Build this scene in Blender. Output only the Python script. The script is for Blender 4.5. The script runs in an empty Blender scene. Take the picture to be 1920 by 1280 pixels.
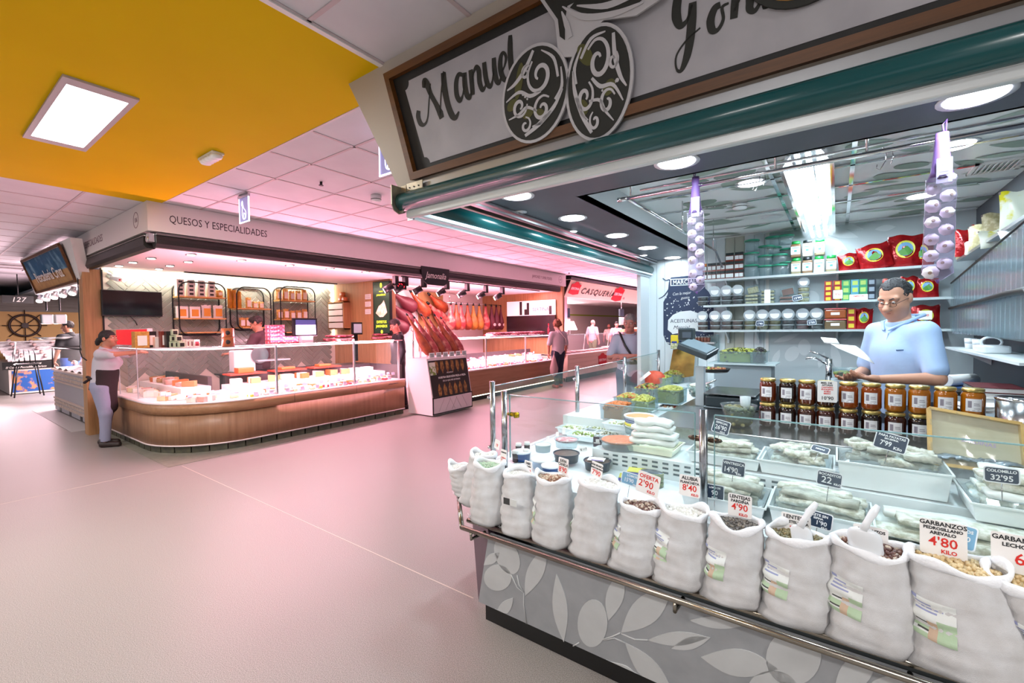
import bpy,math,random
import numpy as np
from mathutils import Vector,Matrix,Euler

random.seed(7)
PI = math.pi
sc = bpy.context.scene
COL = sc.collection

# ------------------------------------------------------------------ camera
# World: X runs along the fronts of the near stall, Y into the aisle, Z up, metres.
FPX,CAMH = 840.34,1.5
YAW,PITCH,ROLL = (math.radians(a) for a in (35.952,-1.838,-0.708))


def cam_axes():
    f0 = Vector((-math.sin(YAW),math.cos(YAW),0)); r0 = Vector((math.cos(YAW),math.sin(YAW),0)); u0 = Vector((0,0,1))
    f = f0 * math.cos(PITCH) + u0 * math.sin(PITCH); u = u0 * math.cos(PITCH) - f0 * math.sin(PITCH)
    return r0 * math.cos(ROLL) + u * math.sin(ROLL),u * math.cos(ROLL) - r0 * math.sin(ROLL),f


CR,CU,CF = cam_axes()
cam_d = bpy.data.cameras.new('camera'); cam = bpy.data.objects.new('camera',cam_d); COL.objects.link(cam)
cam_d.sensor_width = 36; cam_d.lens = FPX / 1920 * 36; cam_d.clip_start = 0.02; cam_d.clip_end = 200
cam.matrix_world = Matrix(((CR.x,CU.x,-CF.x,0),(CR.y,CU.y,-CF.y,0),(CR.z,CU.z,-CF.z,CAMH),(0,0,0,1)))
sc.camera = cam


def at(px,py,X=None,Y=None,Z=None):
    """Point of the plane X=, Y= or Z= that photograph pixel (px, py) shows: used to measure the place."""
    d = CR * ((px - 960)/FPX) - CU * ((py - 640)/FPX) + CF
    if X is not None: t = X / d.x
    elif Y is not None: t = Y / d.y
    else: t = (Z - CAMH) / d.z
    return Vector((t*d.x,t*d.y,CAMH+t*d.z))


# ------------------------------------------------------------------ world, exposure
w = bpy.data.worlds.new('hall'); sc.world = w; w.use_nodes = True
w.node_tree.nodes['Background'].inputs[0].default_value = (0.86,0.86,0.92,1)
w.node_tree.nodes['Background'].inputs[1].default_value = 0.46
sc.cycles.max_bounces = 7; sc.cycles.diffuse_bounces = 4; sc.cycles.glossy_bounces = 3; sc.cycles.transparent_max_bounces = 14; sc.cycles.caustics_reflective = False; sc.cycles.caustics_refractive = False; sc.cycles.adaptive_threshold = .04
sc.view_settings.view_transform = 'Standard'; sc.view_settings.look = 'None'
sc.view_settings.exposure = 0.72; sc.view_settings.gamma = 1; sc.view_settings.use_curve_mapping = False


def area(name,loc,sx,sy,power,col,aim=(0,0,-1),spread=180,disk=False):
    d = bpy.data.lights.new(name,'AREA'); d.shape = 'ELLIPSE' if disk else 'RECTANGLE'; d.size = sx; d.size_y = sy
    d.energy = power; d.color = col; d.spread = math.radians(spread)
    o = bpy.data.objects.new(name,d); COL.objects.link(o); o.location = loc
    z = -Vector(aim).normalized(); x = Vector((1,0,0)) if abs(z.x) < .9 else Vector((0,1,0))
    x = (x - z*x.dot(z)).normalized(); y = z.cross(x)
    o.matrix_world = Matrix(((x.x,y.x,z.x,loc[0]),(x.y,y.y,z.y,loc[1]),(x.z,y.z,z.z,loc[2]),(0,0,0,1)))
    return o


PINK = (1.0,0.42,0.56); COOL = (0.74,0.91,1.0); NEUT = (1.0,0.97,0.95)
# lamps of the cheese and ham stalls (meat lamps over the counters), aimed at the goods and the aisle
area('cheese_counter_lamps',(-6.75,3.6,2.43),.30,3.0,55,PINK,(0.12,0,-1))
area('ham_counter_lamps',(-6.75,8.2,2.43),.30,4.0,120,PINK,(0.2,0,-1))
area('cheese_wall_strip',(-8.68,3.7,2.40),.06,3.4,22,(1,.93,.82),(-.4,0,-1))
area('ham_wall_lamps',(-7.6,7.2,2.40),.3,2.4,60,(1,.62,.66),(-.8,0,-1))
# case tubes under the glass tops; upward ones added to tint the ceiling pink
area('cheese_case_tube',(-6.40,3.7,1.27),.04,3.0,60,(1,.52,.66),(-.2,0,-1))
area('ham_case_tube',(-6.40,8.4,1.27),.04,3.6,60,(1,.52,.66),(-.2,0,-1))
area('cheese_case_upfill',(-6.36,3.7,1.305),.04,3.0,55,(1,.40,.56),(.35,0,1))
area('ham_case_upfill',(-6.36,8.4,1.305),.04,3.6,115,(1,.40,.56),(.35,0,1))
area('offal_case_upfill',(-6.3,15.0,1.30),.04,8.0,230,(1,.40,.56),(.35,0,1))
# aisle: the pink glow of the far offal and meat stalls
area('far_stall_lamps',(-7.6,15.0,2.55),1.5,7.0,420,(1,.62,.70),(.1,0,-1))
area('offal_ceiling_fill',(-10.6,15.0,2.2),.2,9.0,190,(1,.8,.82),(.4,0,1))  # added upward fill that brightens the offal ceiling
area('fish_stall_lamps',(-13.5,4.0,2.6),4.0,2.0,560,(1,.80,.82),(0,0,-1))
area('fish_ice_fill',(-15.9,2.6,1.32),.1,3.0,150,(1,.66,.74),(.5,-.5,1))  # fill added for pink on the far left ceiling
area('fish_counter_fill',(-10.8,2.3,1.3),2.6,.1,60,(1,.66,.74),(.2,-.6,1))  # second fill added for the far left ceiling
# recessed ceiling panels of the hall (one is in view, the unseen others are added)
for k,(x,y) in enumerate([(-4.03,0.745),(-4.03,-2.4),(-0.4,-1.6),(-8.2,-1.8),(2.6,.4)]):
    area('ceiling_panel_lamp',(x,y,2.885),1.05,.26,58,NEUT)
# near stall: recessed downlights, tubes, and the strip along the shutter
for y,e in ((2.258,5.5),(2.97,5.5),(3.786,5.5),(4.587,4.),(5.45,1.5)):
    area('soffit_downlight_lamp',(-1.587,y,2.285),.15,.15,e,COOL,disk=True)
for x in (-0.645,0.392):
    area('soffit_downlight_lamp',(x,2.285,2.285),.15,.15,5.5,COOL,disk=True)
for x,y in ((-.49,3.53),(.522,3.5),(.522,4.72)):
    area('inner_downlight_lamp',(x,y,2.465),.14,.14,5.5,COOL,disk=True)
area('fluorescent_lamp',(-.15,4.3,2.38),.22,2.2,17,COOL)


# ------------------------------------------------------------------ materials
def lin(h):
    h = h.lstrip('#'); c = [int(h[i:i+2],16)/255 for i in (0,2,4)]
    return tuple((v/12.92 if v <= .04045 else ((v+.055)/1.055) ** 2.4) for v in c) + (1,)


MATS = {}


def mat(name,col='#cccccc',rough=.5,metal=0.,em=None,noise=None,bump=None,alpha=None,coat=0.,spec=.5,wood=None,rnd=0.,trans=0.,sub=0.):
    """Node material: base colour, optional noise=(scale, colour2, lo, hi), bump=(scale, strength), wood=(axis, scale, colour2),
    alpha = share of see-through for thin sheets, rnd = shade varied per object."""
    if name in MATS: return MATS[name]
    m = bpy.data.materials.new(name); m.use_nodes = True; nt = m.node_tree; N = nt.nodes; L = nt.links
    b = N['Principled BSDF']; out = N['Material Output']
    b.inputs['Base Color'].default_value = lin(col); b.inputs['Roughness'].default_value = rough; b.inputs['Metallic'].default_value = metal
    b.inputs['Specular IOR Level'].default_value = spec; b.inputs['Coat Weight'].default_value = coat; b.inputs['Coat Roughness'].default_value = .08
    b.inputs['Transmission Weight'].default_value = trans
    if sub: b.inputs['Subsurface Weight'].default_value = sub; b.inputs['Subsurface Radius'].default_value = (.02,.01,.006)
    tc = None; src = None
    if noise or bump or wood: tc = N.new('ShaderNodeTexCoord')
    if noise:
        s,c2,lo,hi = noise
        t = N.new('ShaderNodeTexNoise'); t.inputs['Scale'].default_value = s; t.inputs['Detail'].default_value = 5; L.new(tc.outputs['Object'],t.inputs['Vector'])
        r = N.new('ShaderNodeMapRange'); r.inputs[1].default_value = lo; r.inputs[2].default_value = hi; L.new(t.outputs['Fac'],r.inputs[0])
        x = N.new('ShaderNodeMix'); x.data_type = 'RGBA'; x.inputs[6].default_value = lin(col); x.inputs[7].default_value = lin(c2)
        L.new(r.outputs[0],x.inputs[0]); src = x.outputs[2]
    if wood:
        ax,s,c2 = wood
        mp = N.new('ShaderNodeMapping'); sv = [s,s,s]; sv['XYZ'.index(ax)] = s * .06; mp.inputs['Scale'].default_value = sv
        L.new(tc.outputs['Object'],mp.inputs['Vector'])
        t = N.new('ShaderNodeTexNoise'); t.inputs['Scale'].default_value = 1; t.inputs['Detail'].default_value = 7; t.inputs['Roughness'].default_value = .65
        L.new(mp.outputs[0],t.inputs['Vector'])
        r = N.new('ShaderNodeMapRange'); r.inputs[1].default_value = .35; r.inputs[2].default_value = .68; L.new(t.outputs['Fac'],r.inputs[0])
        x = N.new('ShaderNodeMix'); x.data_type = 'RGBA'; x.inputs[6].default_value = lin(col); x.inputs[7].default_value = lin(c2)
        L.new(r.outputs[0],x.inputs[0]); src = x.outputs[2]
    if rnd:
        oi = N.new('ShaderNodeObjectInfo'); hv = N.new('ShaderNodeHueSaturation'); r = N.new('ShaderNodeMapRange')
        r.inputs[3].default_value = 1 - rnd; r.inputs[4].default_value = 1 + rnd; L.new(oi.outputs['Random'],r.inputs[0]); L.new(r.outputs[0],hv.inputs['Value'])
        if src: L.new(src,hv.inputs['Color'])
        else: hv.inputs['Color'].default_value = lin(col)
        src = hv.outputs[0]
    if src: L.new(src,b.inputs['Base Color'])
    if bump:
        s,st = bump
        t = N.new('ShaderNodeTexNoise'); t.inputs['Scale'].default_value = s; t.inputs['Detail'].default_value = 3; L.new(tc.outputs['Object'],t.inputs['Vector'])
        bp = N.new('ShaderNodeBump'); bp.inputs['Strength'].default_value = st; bp.inputs['Distance'].default_value = .01
        L.new(t.outputs['Fac'],bp.inputs['Height']); L.new(bp.outputs[0],b.inputs['Normal'])
    if em: b.inputs['Emission Color'].default_value = lin(em[0]); b.inputs['Emission Strength'].default_value = em[1]
    if alpha:
        tr = N.new('ShaderNodeBsdfTransparent'); tr.inputs[0].default_value = lin(col) if alpha < .9 else (.97,.985,.98,1)
        mx = N.new('ShaderNodeMixShader'); mx.inputs[0].default_value = 1 - alpha; L.new(tr.outputs[0],mx.inputs[1])
        if alpha >= .7:   # clear sheet: a Fresnel share of gloss over see-through, a little haze
            gl = N.new('ShaderNodeBsdfGlossy'); gl.inputs[1].default_value = rough; lw = N.new('ShaderNodeLayerWeight'); pw_ = N.new('ShaderNodeMath'); pw_.operation = 'POWER'; pw_.inputs[1].default_value = 4; L.new(lw.outputs['Facing'],pw_.inputs[0]); fr = N.new('ShaderNodeMath'); fr.operation = 'MULTIPLY_ADD'; fr.inputs[1].default_value = .35; fr.inputs[2].default_value = .025; L.new(pw_.outputs[0],fr.inputs[0])
            mg = N.new('ShaderNodeMixShader'); L.new(fr.outputs[0],mg.inputs[0]); L.new(tr.outputs[0],mg.inputs[1]); L.new(gl.outputs[0],mg.inputs[2])
            mx.inputs[0].default_value = (1 - alpha) * .35; L.new(mg.outputs[0],mx.inputs[1])
        L.new(b.outputs[0],mx.inputs[2]); L.new(mx.outputs[0],out.inputs[0])
    MATS[name] = m
    return m


# ------------------------------------------------------------------ geometry helpers
def wloc(o):
    v = Vector((0,0,0))
    while o: v += o.location; o = o.parent
    return v


class MB:
    """Collects shapes; build() links them as one mesh object."""
    def __init__(s): s.v = []; s.f = []; s.mi = []; s.sm = []; s.m = 0; s.T = None

    def add(s,vs,fs,smooth=False):
        n = len(s.v)
        if s.T is not None: vs = [s.T @ Vector(p) for p in vs]
        s.v += [tuple(p) for p in vs]; s.f += [tuple(i+n for i in f) for f in fs]; s.mi += [s.m] * len(fs); s.sm += [smooth] * len(fs)
        return s

    def box(s,x0,x1,y0,y1,z0,z1):
        return s.add([(x0,y0,z0),(x1,y0,z0),(x1,y1,z0),(x0,y1,z0),(x0,y0,z1),(x1,y0,z1),(x1,y1,z1),(x0,y1,z1)],
                     [(0,3,2,1),(4,5,6,7),(0,1,5,4),(1,2,6,5),(2,3,7,6),(3,0,4,7)])

    def obox(s,c,x,y,z):
        """box about c with half-vectors x, y, z"""
        c,x,y,z = (Vector(a) for a in (c,x,y,z))
        return s.add([c+x*a+y*b+z*d for d in (-1,1) for a,b in ((-1,-1),(1,-1),(1,1),(-1,1))],
                     [(0,3,2,1),(4,5,6,7),(0,1,5,4),(1,2,6,5),(2,3,7,6),(3,0,4,7)])

    def prism(s,pts,off):
        """polygon (3-D points) extruded by vector off"""
        p = [Vector(a) for a in pts]; off = Vector(off); n = len(p)
        return s.add(p+[a+off for a in p],[tuple(range(n))[::-1],tuple(range(n,2*n))]+[(i,(i+1) % n,n+(i+1) % n,n+i) for i in range(n)])

    def cyl(s,a,b,r,r1=None,n=12,caps=True,smooth=True):
        a,b = Vector(a),Vector(b); r1 = r if r1 is None else r1
        d = (b - a).normalized(); x = d.orthogonal().normalized(); y = d.cross(x)
        vs = [a+(x*math.cos(t)+y*math.sin(t))*r for t in (2*PI*i/n for i in range(n))] + \
             [b+(x*math.cos(t)+y*math.sin(t))*r1 for t in (2*PI*i/n for i in range(n))]
        s.add(vs,[(i,(i+1) % n,n+(i+1) % n,n+i) for i in range(n)],smooth)
        if caps: k = len(s.v) - 2 * n; s.f += [tuple(k+i for i in range(n))[::-1],tuple(k+n+i for i in range(n))]; s.mi += [s.m] * 2; s.sm += [False] * 2
        return s

    def tube(s,pts,r,n=8,closed=False):
        p = [Vector(a) for a in pts]; m = len(p); rr = r if isinstance(r,(list,tuple)) else [r] * m
        vs = []; x = None
        for i in range(m):
            if closed: d = p[(i+1) % m] - p[i - 1]
            else: d = p[min(i+1,m - 1)] - p[max(i - 1,0)]
            d = d.normalized() if d.length > 1e-9 else Vector((0,0,1))
            x = d.orthogonal().normalized() if x is None else (x - d*x.dot(d)).normalized()
            y = d.cross(x)
            vs += [p[i]+(x*math.cos(2*PI*k/n)+y*math.sin(2*PI*k/n))*rr[i] for k in range(n)]
        fs = []
        for i in range(m if closed else m - 1):
            j = (i+1) % m
            fs += [(i*n+k,i*n+(k+1) % n,j*n+(k+1) % n,j*n+k) for k in range(n)]
        if not closed: fs += [tuple(range(n))[::-1],tuple((m - 1)*n+k for k in range(n))]
        return s.add(vs,fs,True)

    def lathe(s,prof,c=(0,0,0),n=16,ax=(1,1),smooth=True):
        """profile [(r, z)] turned about Z at c; ax squashes x and y"""
        vs = []; c = Vector(c)
        for r,z in prof: vs += [c+Vector((r*ax[0]*math.cos(2*PI*k/n),r*ax[1]*math.sin(2*PI*k/n),z)) for k in range(n)]
        m = len(prof); fs = [(i*n+k,i*n+(k+1) % n,(i+1)*n+(k+1) % n,(i+1)*n+k) for i in range(m - 1) for k in range(n)]
        if prof[0][0] > 1e-6: fs.append(tuple(range(n))[::-1])
        if prof[-1][0] > 1e-6: fs.append(tuple((m - 1)*n+k for k in range(n)))
        return s.add(vs,fs,smooth)

    def ell(s,c,r,n=10,m=6,R=None):
        c = Vector(c); vs = [Vector((0,0,-1))]
        for i in range(1,m):
            a = PI * i / m - PI / 2; vs += [Vector((math.cos(a)*math.cos(2*PI*k/n),math.cos(a)*math.sin(2*PI*k/n),math.sin(a))) for k in range(n)]
        vs.append(Vector((0,0,1)))
        r = r if isinstance(r,(list,tuple)) else (r,r,r)
        vs = [Vector((p.x*r[0],p.y*r[1],p.z*r[2])) for p in vs]
        if R is not None: vs = [R @ p for p in vs]
        fs = [(0,1+(k+1) % n,1+k) for k in range(n)]
        for i in range(m - 2): fs += [(1+i*n+k,1+i*n+(k+1) % n,1+(i+1)*n+(k+1) % n,1+(i+1)*n+k) for k in range(n)]
        e = len(vs) - 1; fs += [(e,1+(m - 2)*n+k,1+(m - 2)*n+(k+1) % n) for k in range(n)]
        return s.add([c+p for p in vs],fs,True)

    def sheet(s,rows,smooth=True):
        """grid of points"""
        m,n = len(rows),len(rows[0])
        return s.add([p for r in rows for p in r],[(i*n+k,i*n+k+1,(i+1)*n+k+1,(i+1)*n+k) for i in range(m - 1) for k in range(n - 1)],smooth)

    def build(s,name,mats,parent=None,loc=None,bevel=0,seg=2,thick=0):
        vs = np.array(s.v,dtype=float)
        if parent is not None: o0 = wloc(parent); lo = Vector((0,0,0)) if loc is None else Vector(loc) - o0
        elif loc is None: lo = Vector(((vs[:,0].min()+vs[:,0].max())/2,(vs[:,1].min()+vs[:,1].max())/2,vs[:,2].min())); o0 = Vector((0,0,0))
        else: lo = Vector(loc); o0 = Vector((0,0,0))
        vs = vs - np.array(o0+lo)
        me = bpy.data.meshes.new(name); me.from_pydata(vs.tolist(),[],s.f)
        for m in (mats if isinstance(mats,(list,tuple)) else [mats]): me.materials.append(m)
        me.polygons.foreach_set('material_index',s.mi); me.polygons.foreach_set('use_smooth',s.sm); me.update()
        o = bpy.data.objects.new(name,me); COL.objects.link(o); o.location = lo
        if parent is not None: o.parent = parent
        if bevel:
            b = o.modifiers.new('bevel','BEVEL'); b.width = bevel; b.segments = seg; b.limit_method = 'ANGLE'; b.angle_limit = math.radians(40); b.harden_normals = False
        if thick: t = o.modifiers.new('thick','SOLIDIFY'); t.thickness = thick; t.offset = 0
        return o


def tag(o,label,cat,group=None):
    o['label'] = label; o['category'] = cat
    if group: o['group'] = group
    return o


def struct(o,label=None):
    o['kind'] = 'structure'
    if label: o['label'] = label
    return o


def thing(name,label,cat,loc=(0,0,0),group=None):
    o = bpy.data.objects.new(name,None); COL.objects.link(o); o.location = loc; o.empty_display_size = .05
    return tag(o,label,cat,group)


def part(parent,name,mats,fn,**k):
    m = MB(); fn(m); return m.build(name,mats,parent,**k)


def copy_tree(o,loc=None,rz=None,label=None,parent=None):
    c = o.copy(); COL.objects.link(c); c.parent = parent
    for ch in o.children: copy_tree(ch,parent=c)
    if loc is not None: c.location = loc
    if rz is not None: c.rotation_euler = (c.rotation_euler[0],c.rotation_euler[1],rz)
    if label: c['label'] = label
    return c


def text(s,size,org,x,u,m,parent=None,align='LEFT',shear=0.,name='lettering',space=1.,sx=1.,bold=0.,extrude=.0006,valign='BOTTOM_BASELINE'):
    """flat lettering: org = anchor point, x = reading direction, u = up direction (world or prototype space)"""
    cu = bpy.data.curves.new(name,'FONT'); cu.body = s; cu.size = size; cu.align_x = align; cu.align_y = valign; cu.shear = shear
    cu.space_character = space; cu.extrude = extrude; cu.offset = bold; cu.resolution_u = 2; cu.materials.append(m)
    o = bpy.data.objects.new(name,cu); COL.objects.link(o)
    x = Vector(x).normalized(); u = Vector(u); u = (u - x*u.dot(x)).normalized(); n = x.cross(u)
    p = Vector(org) - (wloc(parent) if parent else Vector((0,0,0)))
    o.matrix_basis = Matrix(((x.x,u.x,n.x,p.x),(x.y,u.y,n.y,p.y),(x.z,u.z,n.z,p.z),(0,0,0,1))) @ Matrix.Diagonal((sx,1,1,1))
    if parent: o.parent = parent
    return o


def ribbon(mb,pts,widths,org,x,u,off=.0015,seg=6,thick=.0015):
    """brush stroke: smooth curve through 2-D pts with widths, laid on the plane org + a*x + b*u"""
    org,x,u = Vector(org),Vector(x),Vector(u); n = x.normalized().cross(u.normalized())
    P = []; W = []
    m = len(pts)
    for i in range(m - 1):
        p0,p1,p2,p3 = (Vector(pts[max(i - 1,0)]),Vector(pts[i]),Vector(pts[i+1]),Vector(pts[min(i+2,m - 1)]))
        for k in range(seg):
            t = k / seg
            P.append(.5*((2*p1)+(p2 - p0)*t+(2*p0 - 5*p1+4*p2 - p3)*t*t+(3*p1 - p0 - 3*p2+p3)*t ** 3))
            W.append(widths[i]*(1 - t)+widths[i+1]*t)
    P.append(Vector(pts[-1])); W.append(widths[-1])
    L = []; R = []
    for i,p in enumerate(P):
        d = P[min(i+1,len(P) - 1)] - P[max(i - 1,0)]; d = d.normalized() if d.length > 1e-9 else Vector((1,0)); q = Vector((-d.y,d.x)) * W[i] / 2
        L.append(p+q); R.append(p - q)
    def w3(p,o): return org + x * p.x + u * p.y + n * o
    vs = []
    for a,b in zip(L,R): vs += [w3(a,off),w3(b,off),w3(a,off+thick),w3(b,off+thick)]
    fs = []
    for i in range(len(P) - 1):
        k = 4 * i; fs += [(k+2,k+3,k+7,k+6),(k,k+2,k+6,k+4),(k+1,k+5,k+7,k+3)]
    fs += [(0,1,3,2),(4*len(P) - 4,4*len(P) - 2,4*len(P) - 1,4*len(P) - 3)]
    mb.add(vs,fs); return mb


def leaf2d(a,b,w,n=10,bulge=.5):
    """closed leaf outline between 2-D points a and b with half width w"""
    a,b = Vector(a),Vector(b); d = b - a; q = Vector((-d.y,d.x)).normalized()
    up = []; dn = []
    for i in range(n+1):
        t = i / n; h = w * math.sin(PI*t ** (1 if bulge == .5 else math.log(.5)/math.log(bulge)))
        up.append(a+d*t+q*h); dn.append(a+d*t - q*h)
    return up + dn[-2:0:-1]


def rrect(w,h,r,n=4):
    """rounded rectangle outline centred at 0"""
    o = []
    for cx,cy,a0 in ((w/2 - r,h/2 - r,0),(-w/2+r,h/2 - r,90),(-w/2+r,-h/2+r,180),(w/2 - r,-h/2+r,270)):
        o += [Vector((cx+r*math.cos(math.radians(a0+90*k/n)),cy+r*math.sin(math.radians(a0+90*k/n)))) for k in range(n+1)]
    return o


# common materials
WHITE = mat('white_paint','#e9e8e6',.5)
FASCIA = mat('fascia_white_panel','#e2dad8',.45)
BLACK = mat('black_satin','#0b0b0c',.4)
BLACKM = mat('black_metal','#121214',.35,.4)
STEEL = mat('brushed_steel','#b9babb',.22,1.,noise=(40,'#9fa0a2',.3,.7))
CHROME = mat('chrome','#d8d8da',.08,1.)
ALU = mat('aluminium','#c9cbcd',.32,.9)
GLASS = mat('clear_glass','#dff0ec',.03,alpha=.90,spec=.8)
GLASSEDGE = mat('glass_edge','#a9cfd0',.1,alpha=.4)
PLASTIC = mat('clear_plastic','#e4eef0',.15,alpha=.72,spec=.7)
WHITEPL = mat('white_plastic','#edf1f2',.35)
PAPER = mat('white_paper','#f2f1ee',.7)
INKK = mat('black_ink','#14161a',.6)
INKR = mat('red_ink','#d5281f',.6)
OAK = mat('oak_veneer','#b98a5e',.45,wood=('Z',26,'#9c7047'))
OAKH = mat('oak_veneer_along','#bd9064',.45,wood=('Y',26,'#a0744b'))
PINE = mat('pine_shelf','#d9a766',.5,wood=('Y',30,'#c08d4e'))


# ================================================================== SETTING
def floor_mat():
    m = bpy.data.materials.new('terrazzo_resin_floor'); m.use_nodes = True; nt = m.node_tree; N = nt.nodes; L = nt.links; b = N['Principled BSDF']
    tc = N.new('ShaderNodeTexCoord')
    t1 = N.new('ShaderNodeTexNoise'); t1.inputs['Scale'].default_value = 260; t1.inputs['Detail'].default_value = 3; L.new(tc.outputs['Object'],t1.inputs['Vector'])
    t2 = N.new('ShaderNodeTexNoise'); t2.inputs['Scale'].default_value = .55; t2.inputs['Detail'].default_value = 3; L.new(tc.outputs['Object'],t2.inputs['Vector'])
    r1 = N.new('ShaderNodeValToRGB'); e = r1.color_ramp.elements
    e[0].position = .36; e[0].color = lin('#75706c'); e[1].position = .62; e[1].color = lin('#a29c97'); L.new(t1.outputs['Fac'],r1.inputs[0])
    mx = N.new('ShaderNodeMix'); mx.data_type = 'RGBA'; mx.blend_type = 'MULTIPLY'; mx.inputs[0].default_value = .25; L.new(r1.outputs[0],mx.inputs[6])
    r2 = N.new('ShaderNodeMapRange'); r2.inputs[1].default_value = .3; r2.inputs[2].default_value = .7; r2.inputs[3].default_value = .75; r2.inputs[4].default_value = 1.05
    L.new(t2.outputs['Fac'],r2.inputs[0]); L.new(r2.outputs[0],mx.inputs[7]); L.new(mx.outputs[2],b.inputs['Base Color'])
    b.inputs['Roughness'].default_value = .38; b.inputs['Specular IOR Level'].default_value = .5
    return m


floor = struct(MB().box(-24,8,-10,28,-.1,0).build('floor',floor_mat(),loc=(0,0,0)),'pinkish grey speckled resin floor, slightly shiny')
JOINT = mat('floor_joint','#cbbfb4',.5)
struct(MB().box(-5.9,-1.62,1.836,1.841,0,.0012).build('trim_1',JOINT),'thin pale joint line across the resin floor')
struct(MB().box(-5.94,-5.935,-6,1.70,0,.0012).build('trim_2',JOINT),'thin pale joint line running towards the camera')
# slate tiles at the foot of the cheese counter
SLATE = mat('slate_floor_tile','#8d8b7e',.4,noise=(9,'#79786d',.3,.7),rnd=.06)
tile0 = None
for i in range(11):
    for j in range(13):
        x1 = -5.955 - i * .302; y0 = 1.725 + j * .302
        if j > 0 and i > 1: continue
        m = MB().box(x1 - .30,x1,y0,y0+.30,0,.004)
        if tile0 is None: tile0 = m.build('floor_tile',SLATE,floor); t = tile0; t.location = (x1 - .15,y0+.15,0); t.data.transform(Matrix.Translation((-x1+.15,-y0 - .15,0)))
        else: t = tile0.copy(); COL.objects.link(t); t.location = (x1 - .15,y0+.15,0)
struct(MB().box(-12.6,-9.3,1.52,1.80,0,.004).build('trim_3',mat('grey_floor_slab','#a9a7a4',.5)),'pale stone kerb slab beside the patterned tile counter')

# ceilings ---------------------------------------------------------
CEILW = mat('ceiling_tile_white','#dcdbe0',.85,noise=(3,'#d2d1d7',.3,.7))
TBAR = mat('ceiling_grid_bar','#c6b8bc',.6)
ceiling = struct(MB().box(-24,8,-10,28,2.925,2.99).build('ceiling',mat('ceiling_slab','#8f8f93',.9),loc=(0,0,2.925)),'white suspended tile ceiling over the aisle')
bars = MB(); P = .605
xs = [-3.017 - P*k for k in range(-2,6)]
ys = [1.757,2.127] + [2.127+P*k for k in range(1,40)]
for x in xs: bars.box(x - .011,x+.011,1.75,26,2.897,2.92)
for y in ys: bars.box(-5.96,-1.7,y - .011,y+.011,2.897,2.92)
lx = [-6.06 - P*k for k in range(0,15)]; ly = [1.163 - P*k for k in range(-1,8)]
for x in lx: bars.box(x - .011,x+.011,-4,1.77,2.897,2.92)
for y in ly: bars.box(-15,-6.05,y - .011,y+.011,2.897,2.92)
ny = [1.153 - P*k for k in range(-1,7)]; nx = [-1.955+P*k for k in range(0,7)]
for x in nx: bars.box(x - .011,x+.011,-3,1.77,2.897,2.92)
for y in ny: bars.box(-1.97,2.3,y - .011,y+.011,2.897,2.92)
bars.build('ceiling_grid',TBAR,ceiling)
tm = MB().box(-.2915,.2915,-.2915,.2915,0,.014).build('ceiling_tile',CEILW,loc=(0,0,0))
tmh = MB().box(-.2915,.2915,-.174,.174,0,.014).build('ceiling_tile',CEILW,loc=(0,0,0))
tm.parent = ceiling; tmh.parent = ceiling
first = [True]


def ctile(x,y,half=False):
    p = tmh if half else tm
    if half or not first[0]: c = p.copy(); COL.objects.link(c)
    else: c = p; first[0] = False
    c.location = Vector((x,y,2.9015)) - ceiling.location


for k in range(-2,5):
    for j in range(0,20): ctile(-3.017 - P*(k+.5),2.127+P*(j+.5))
    if k != -2: ctile(-3.017 - P*(k+.5),1.942,True)
tmh.location = Vector((-3.017+P*1.5,1.942,2.9015)) - ceiling.location
for k in range(0,12):
    for j in range(0,7): ctile(-6.06 - P*(k+.5),1.163 - P*(j - .5))
for k in range(0,6):
    for j in range(0,5): ctile(-1.955+P*(k+.5),1.153 - P*(j - .5))
far = MB()
for k in range(-2,5):
    for j in range(20,38): x = -3.017 - P * (k+.5); y = 2.127 + P * (j+.5); far.box(x - .29,x+.29,y - .29,y+.29,2.9015,2.915)
o = far.build('far_ceiling_tiles',CEILW,ceiling); o['kind'] = 'stuff'
YEL = mat('yellow_soffit_paint','#e2bc00',.8,noise=(1.2,'#dcb500',.3,.7),spec=.1)
struct(MB().box(-6.05,-1.985,-5,1.757,2.894,2.92).build('ceiling_yellow_soffit',YEL),'flat yellow painted ceiling panel above the aisle')
struct(MB().box(-1.985,-1.955,-5,1.70,2.890,2.92).build('trim_4',WHITE),'white edge strip beside the yellow ceiling')
struct(MB().box(-6.0,-1.985,1.757,1.772,2.890,2.92).build('trim_5',mat('pale_trim','#d9cdd0',.6)),'pale edge strip at the end of the yellow ceiling')
struct(MB().box(-24,-23.8,-10,28,0,2.95).build('wall_left',mat('far_wall_blue','#3e93a8',.8)),'distant teal painted hall wall')
struct(MB().box(-24,8,27.8,28,0,2.95).build('wall_back',mat('far_wall_pale','#d8cfd0',.8)),'distant pale wall at the far end of the aisle')

# ceiling fittings --------------------------------------------------
EMW = mat('lamp_panel_white','#ffffff',.5,em=('#ffffff',3.0))
GREYF = mat('lamp_frame_grey','#bdb4b8',.5)
for k,(x,y,lab) in enumerate([(-4.03,.745,'white recessed light panel in the yellow ceiling'),(-4.03,-2.4,None),(-.4,-1.6,None),(-8.2,-1.8,None),(2.6,.4,None)]):
    t = thing('ceiling_light_panel',lab or ('extra unseen recessed light panel behind the camera, row %d' % k),'light',(x,y,2.894),'recessed ceiling light panels')
    part(t,'frame',GREYF,lambda m: (m.box(x - .64,x+.64,y - .165,y - .135,2.880,2.8935),m.box(x - .64,x+.64,y+.135,y+.165,2.880,2.8935),
                                       m.box(x - .64,x - .55,y - .1349,y+.1349,2.880,2.8935),m.box(x+.55,x+.64,y - .1349,y+.1349,2.880,2.8935)))
    part(t,'diffuser',EMW,lambda m: m.box(x - .55,x+.55,y - .136,y+.136,2.8885,2.8935))
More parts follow.
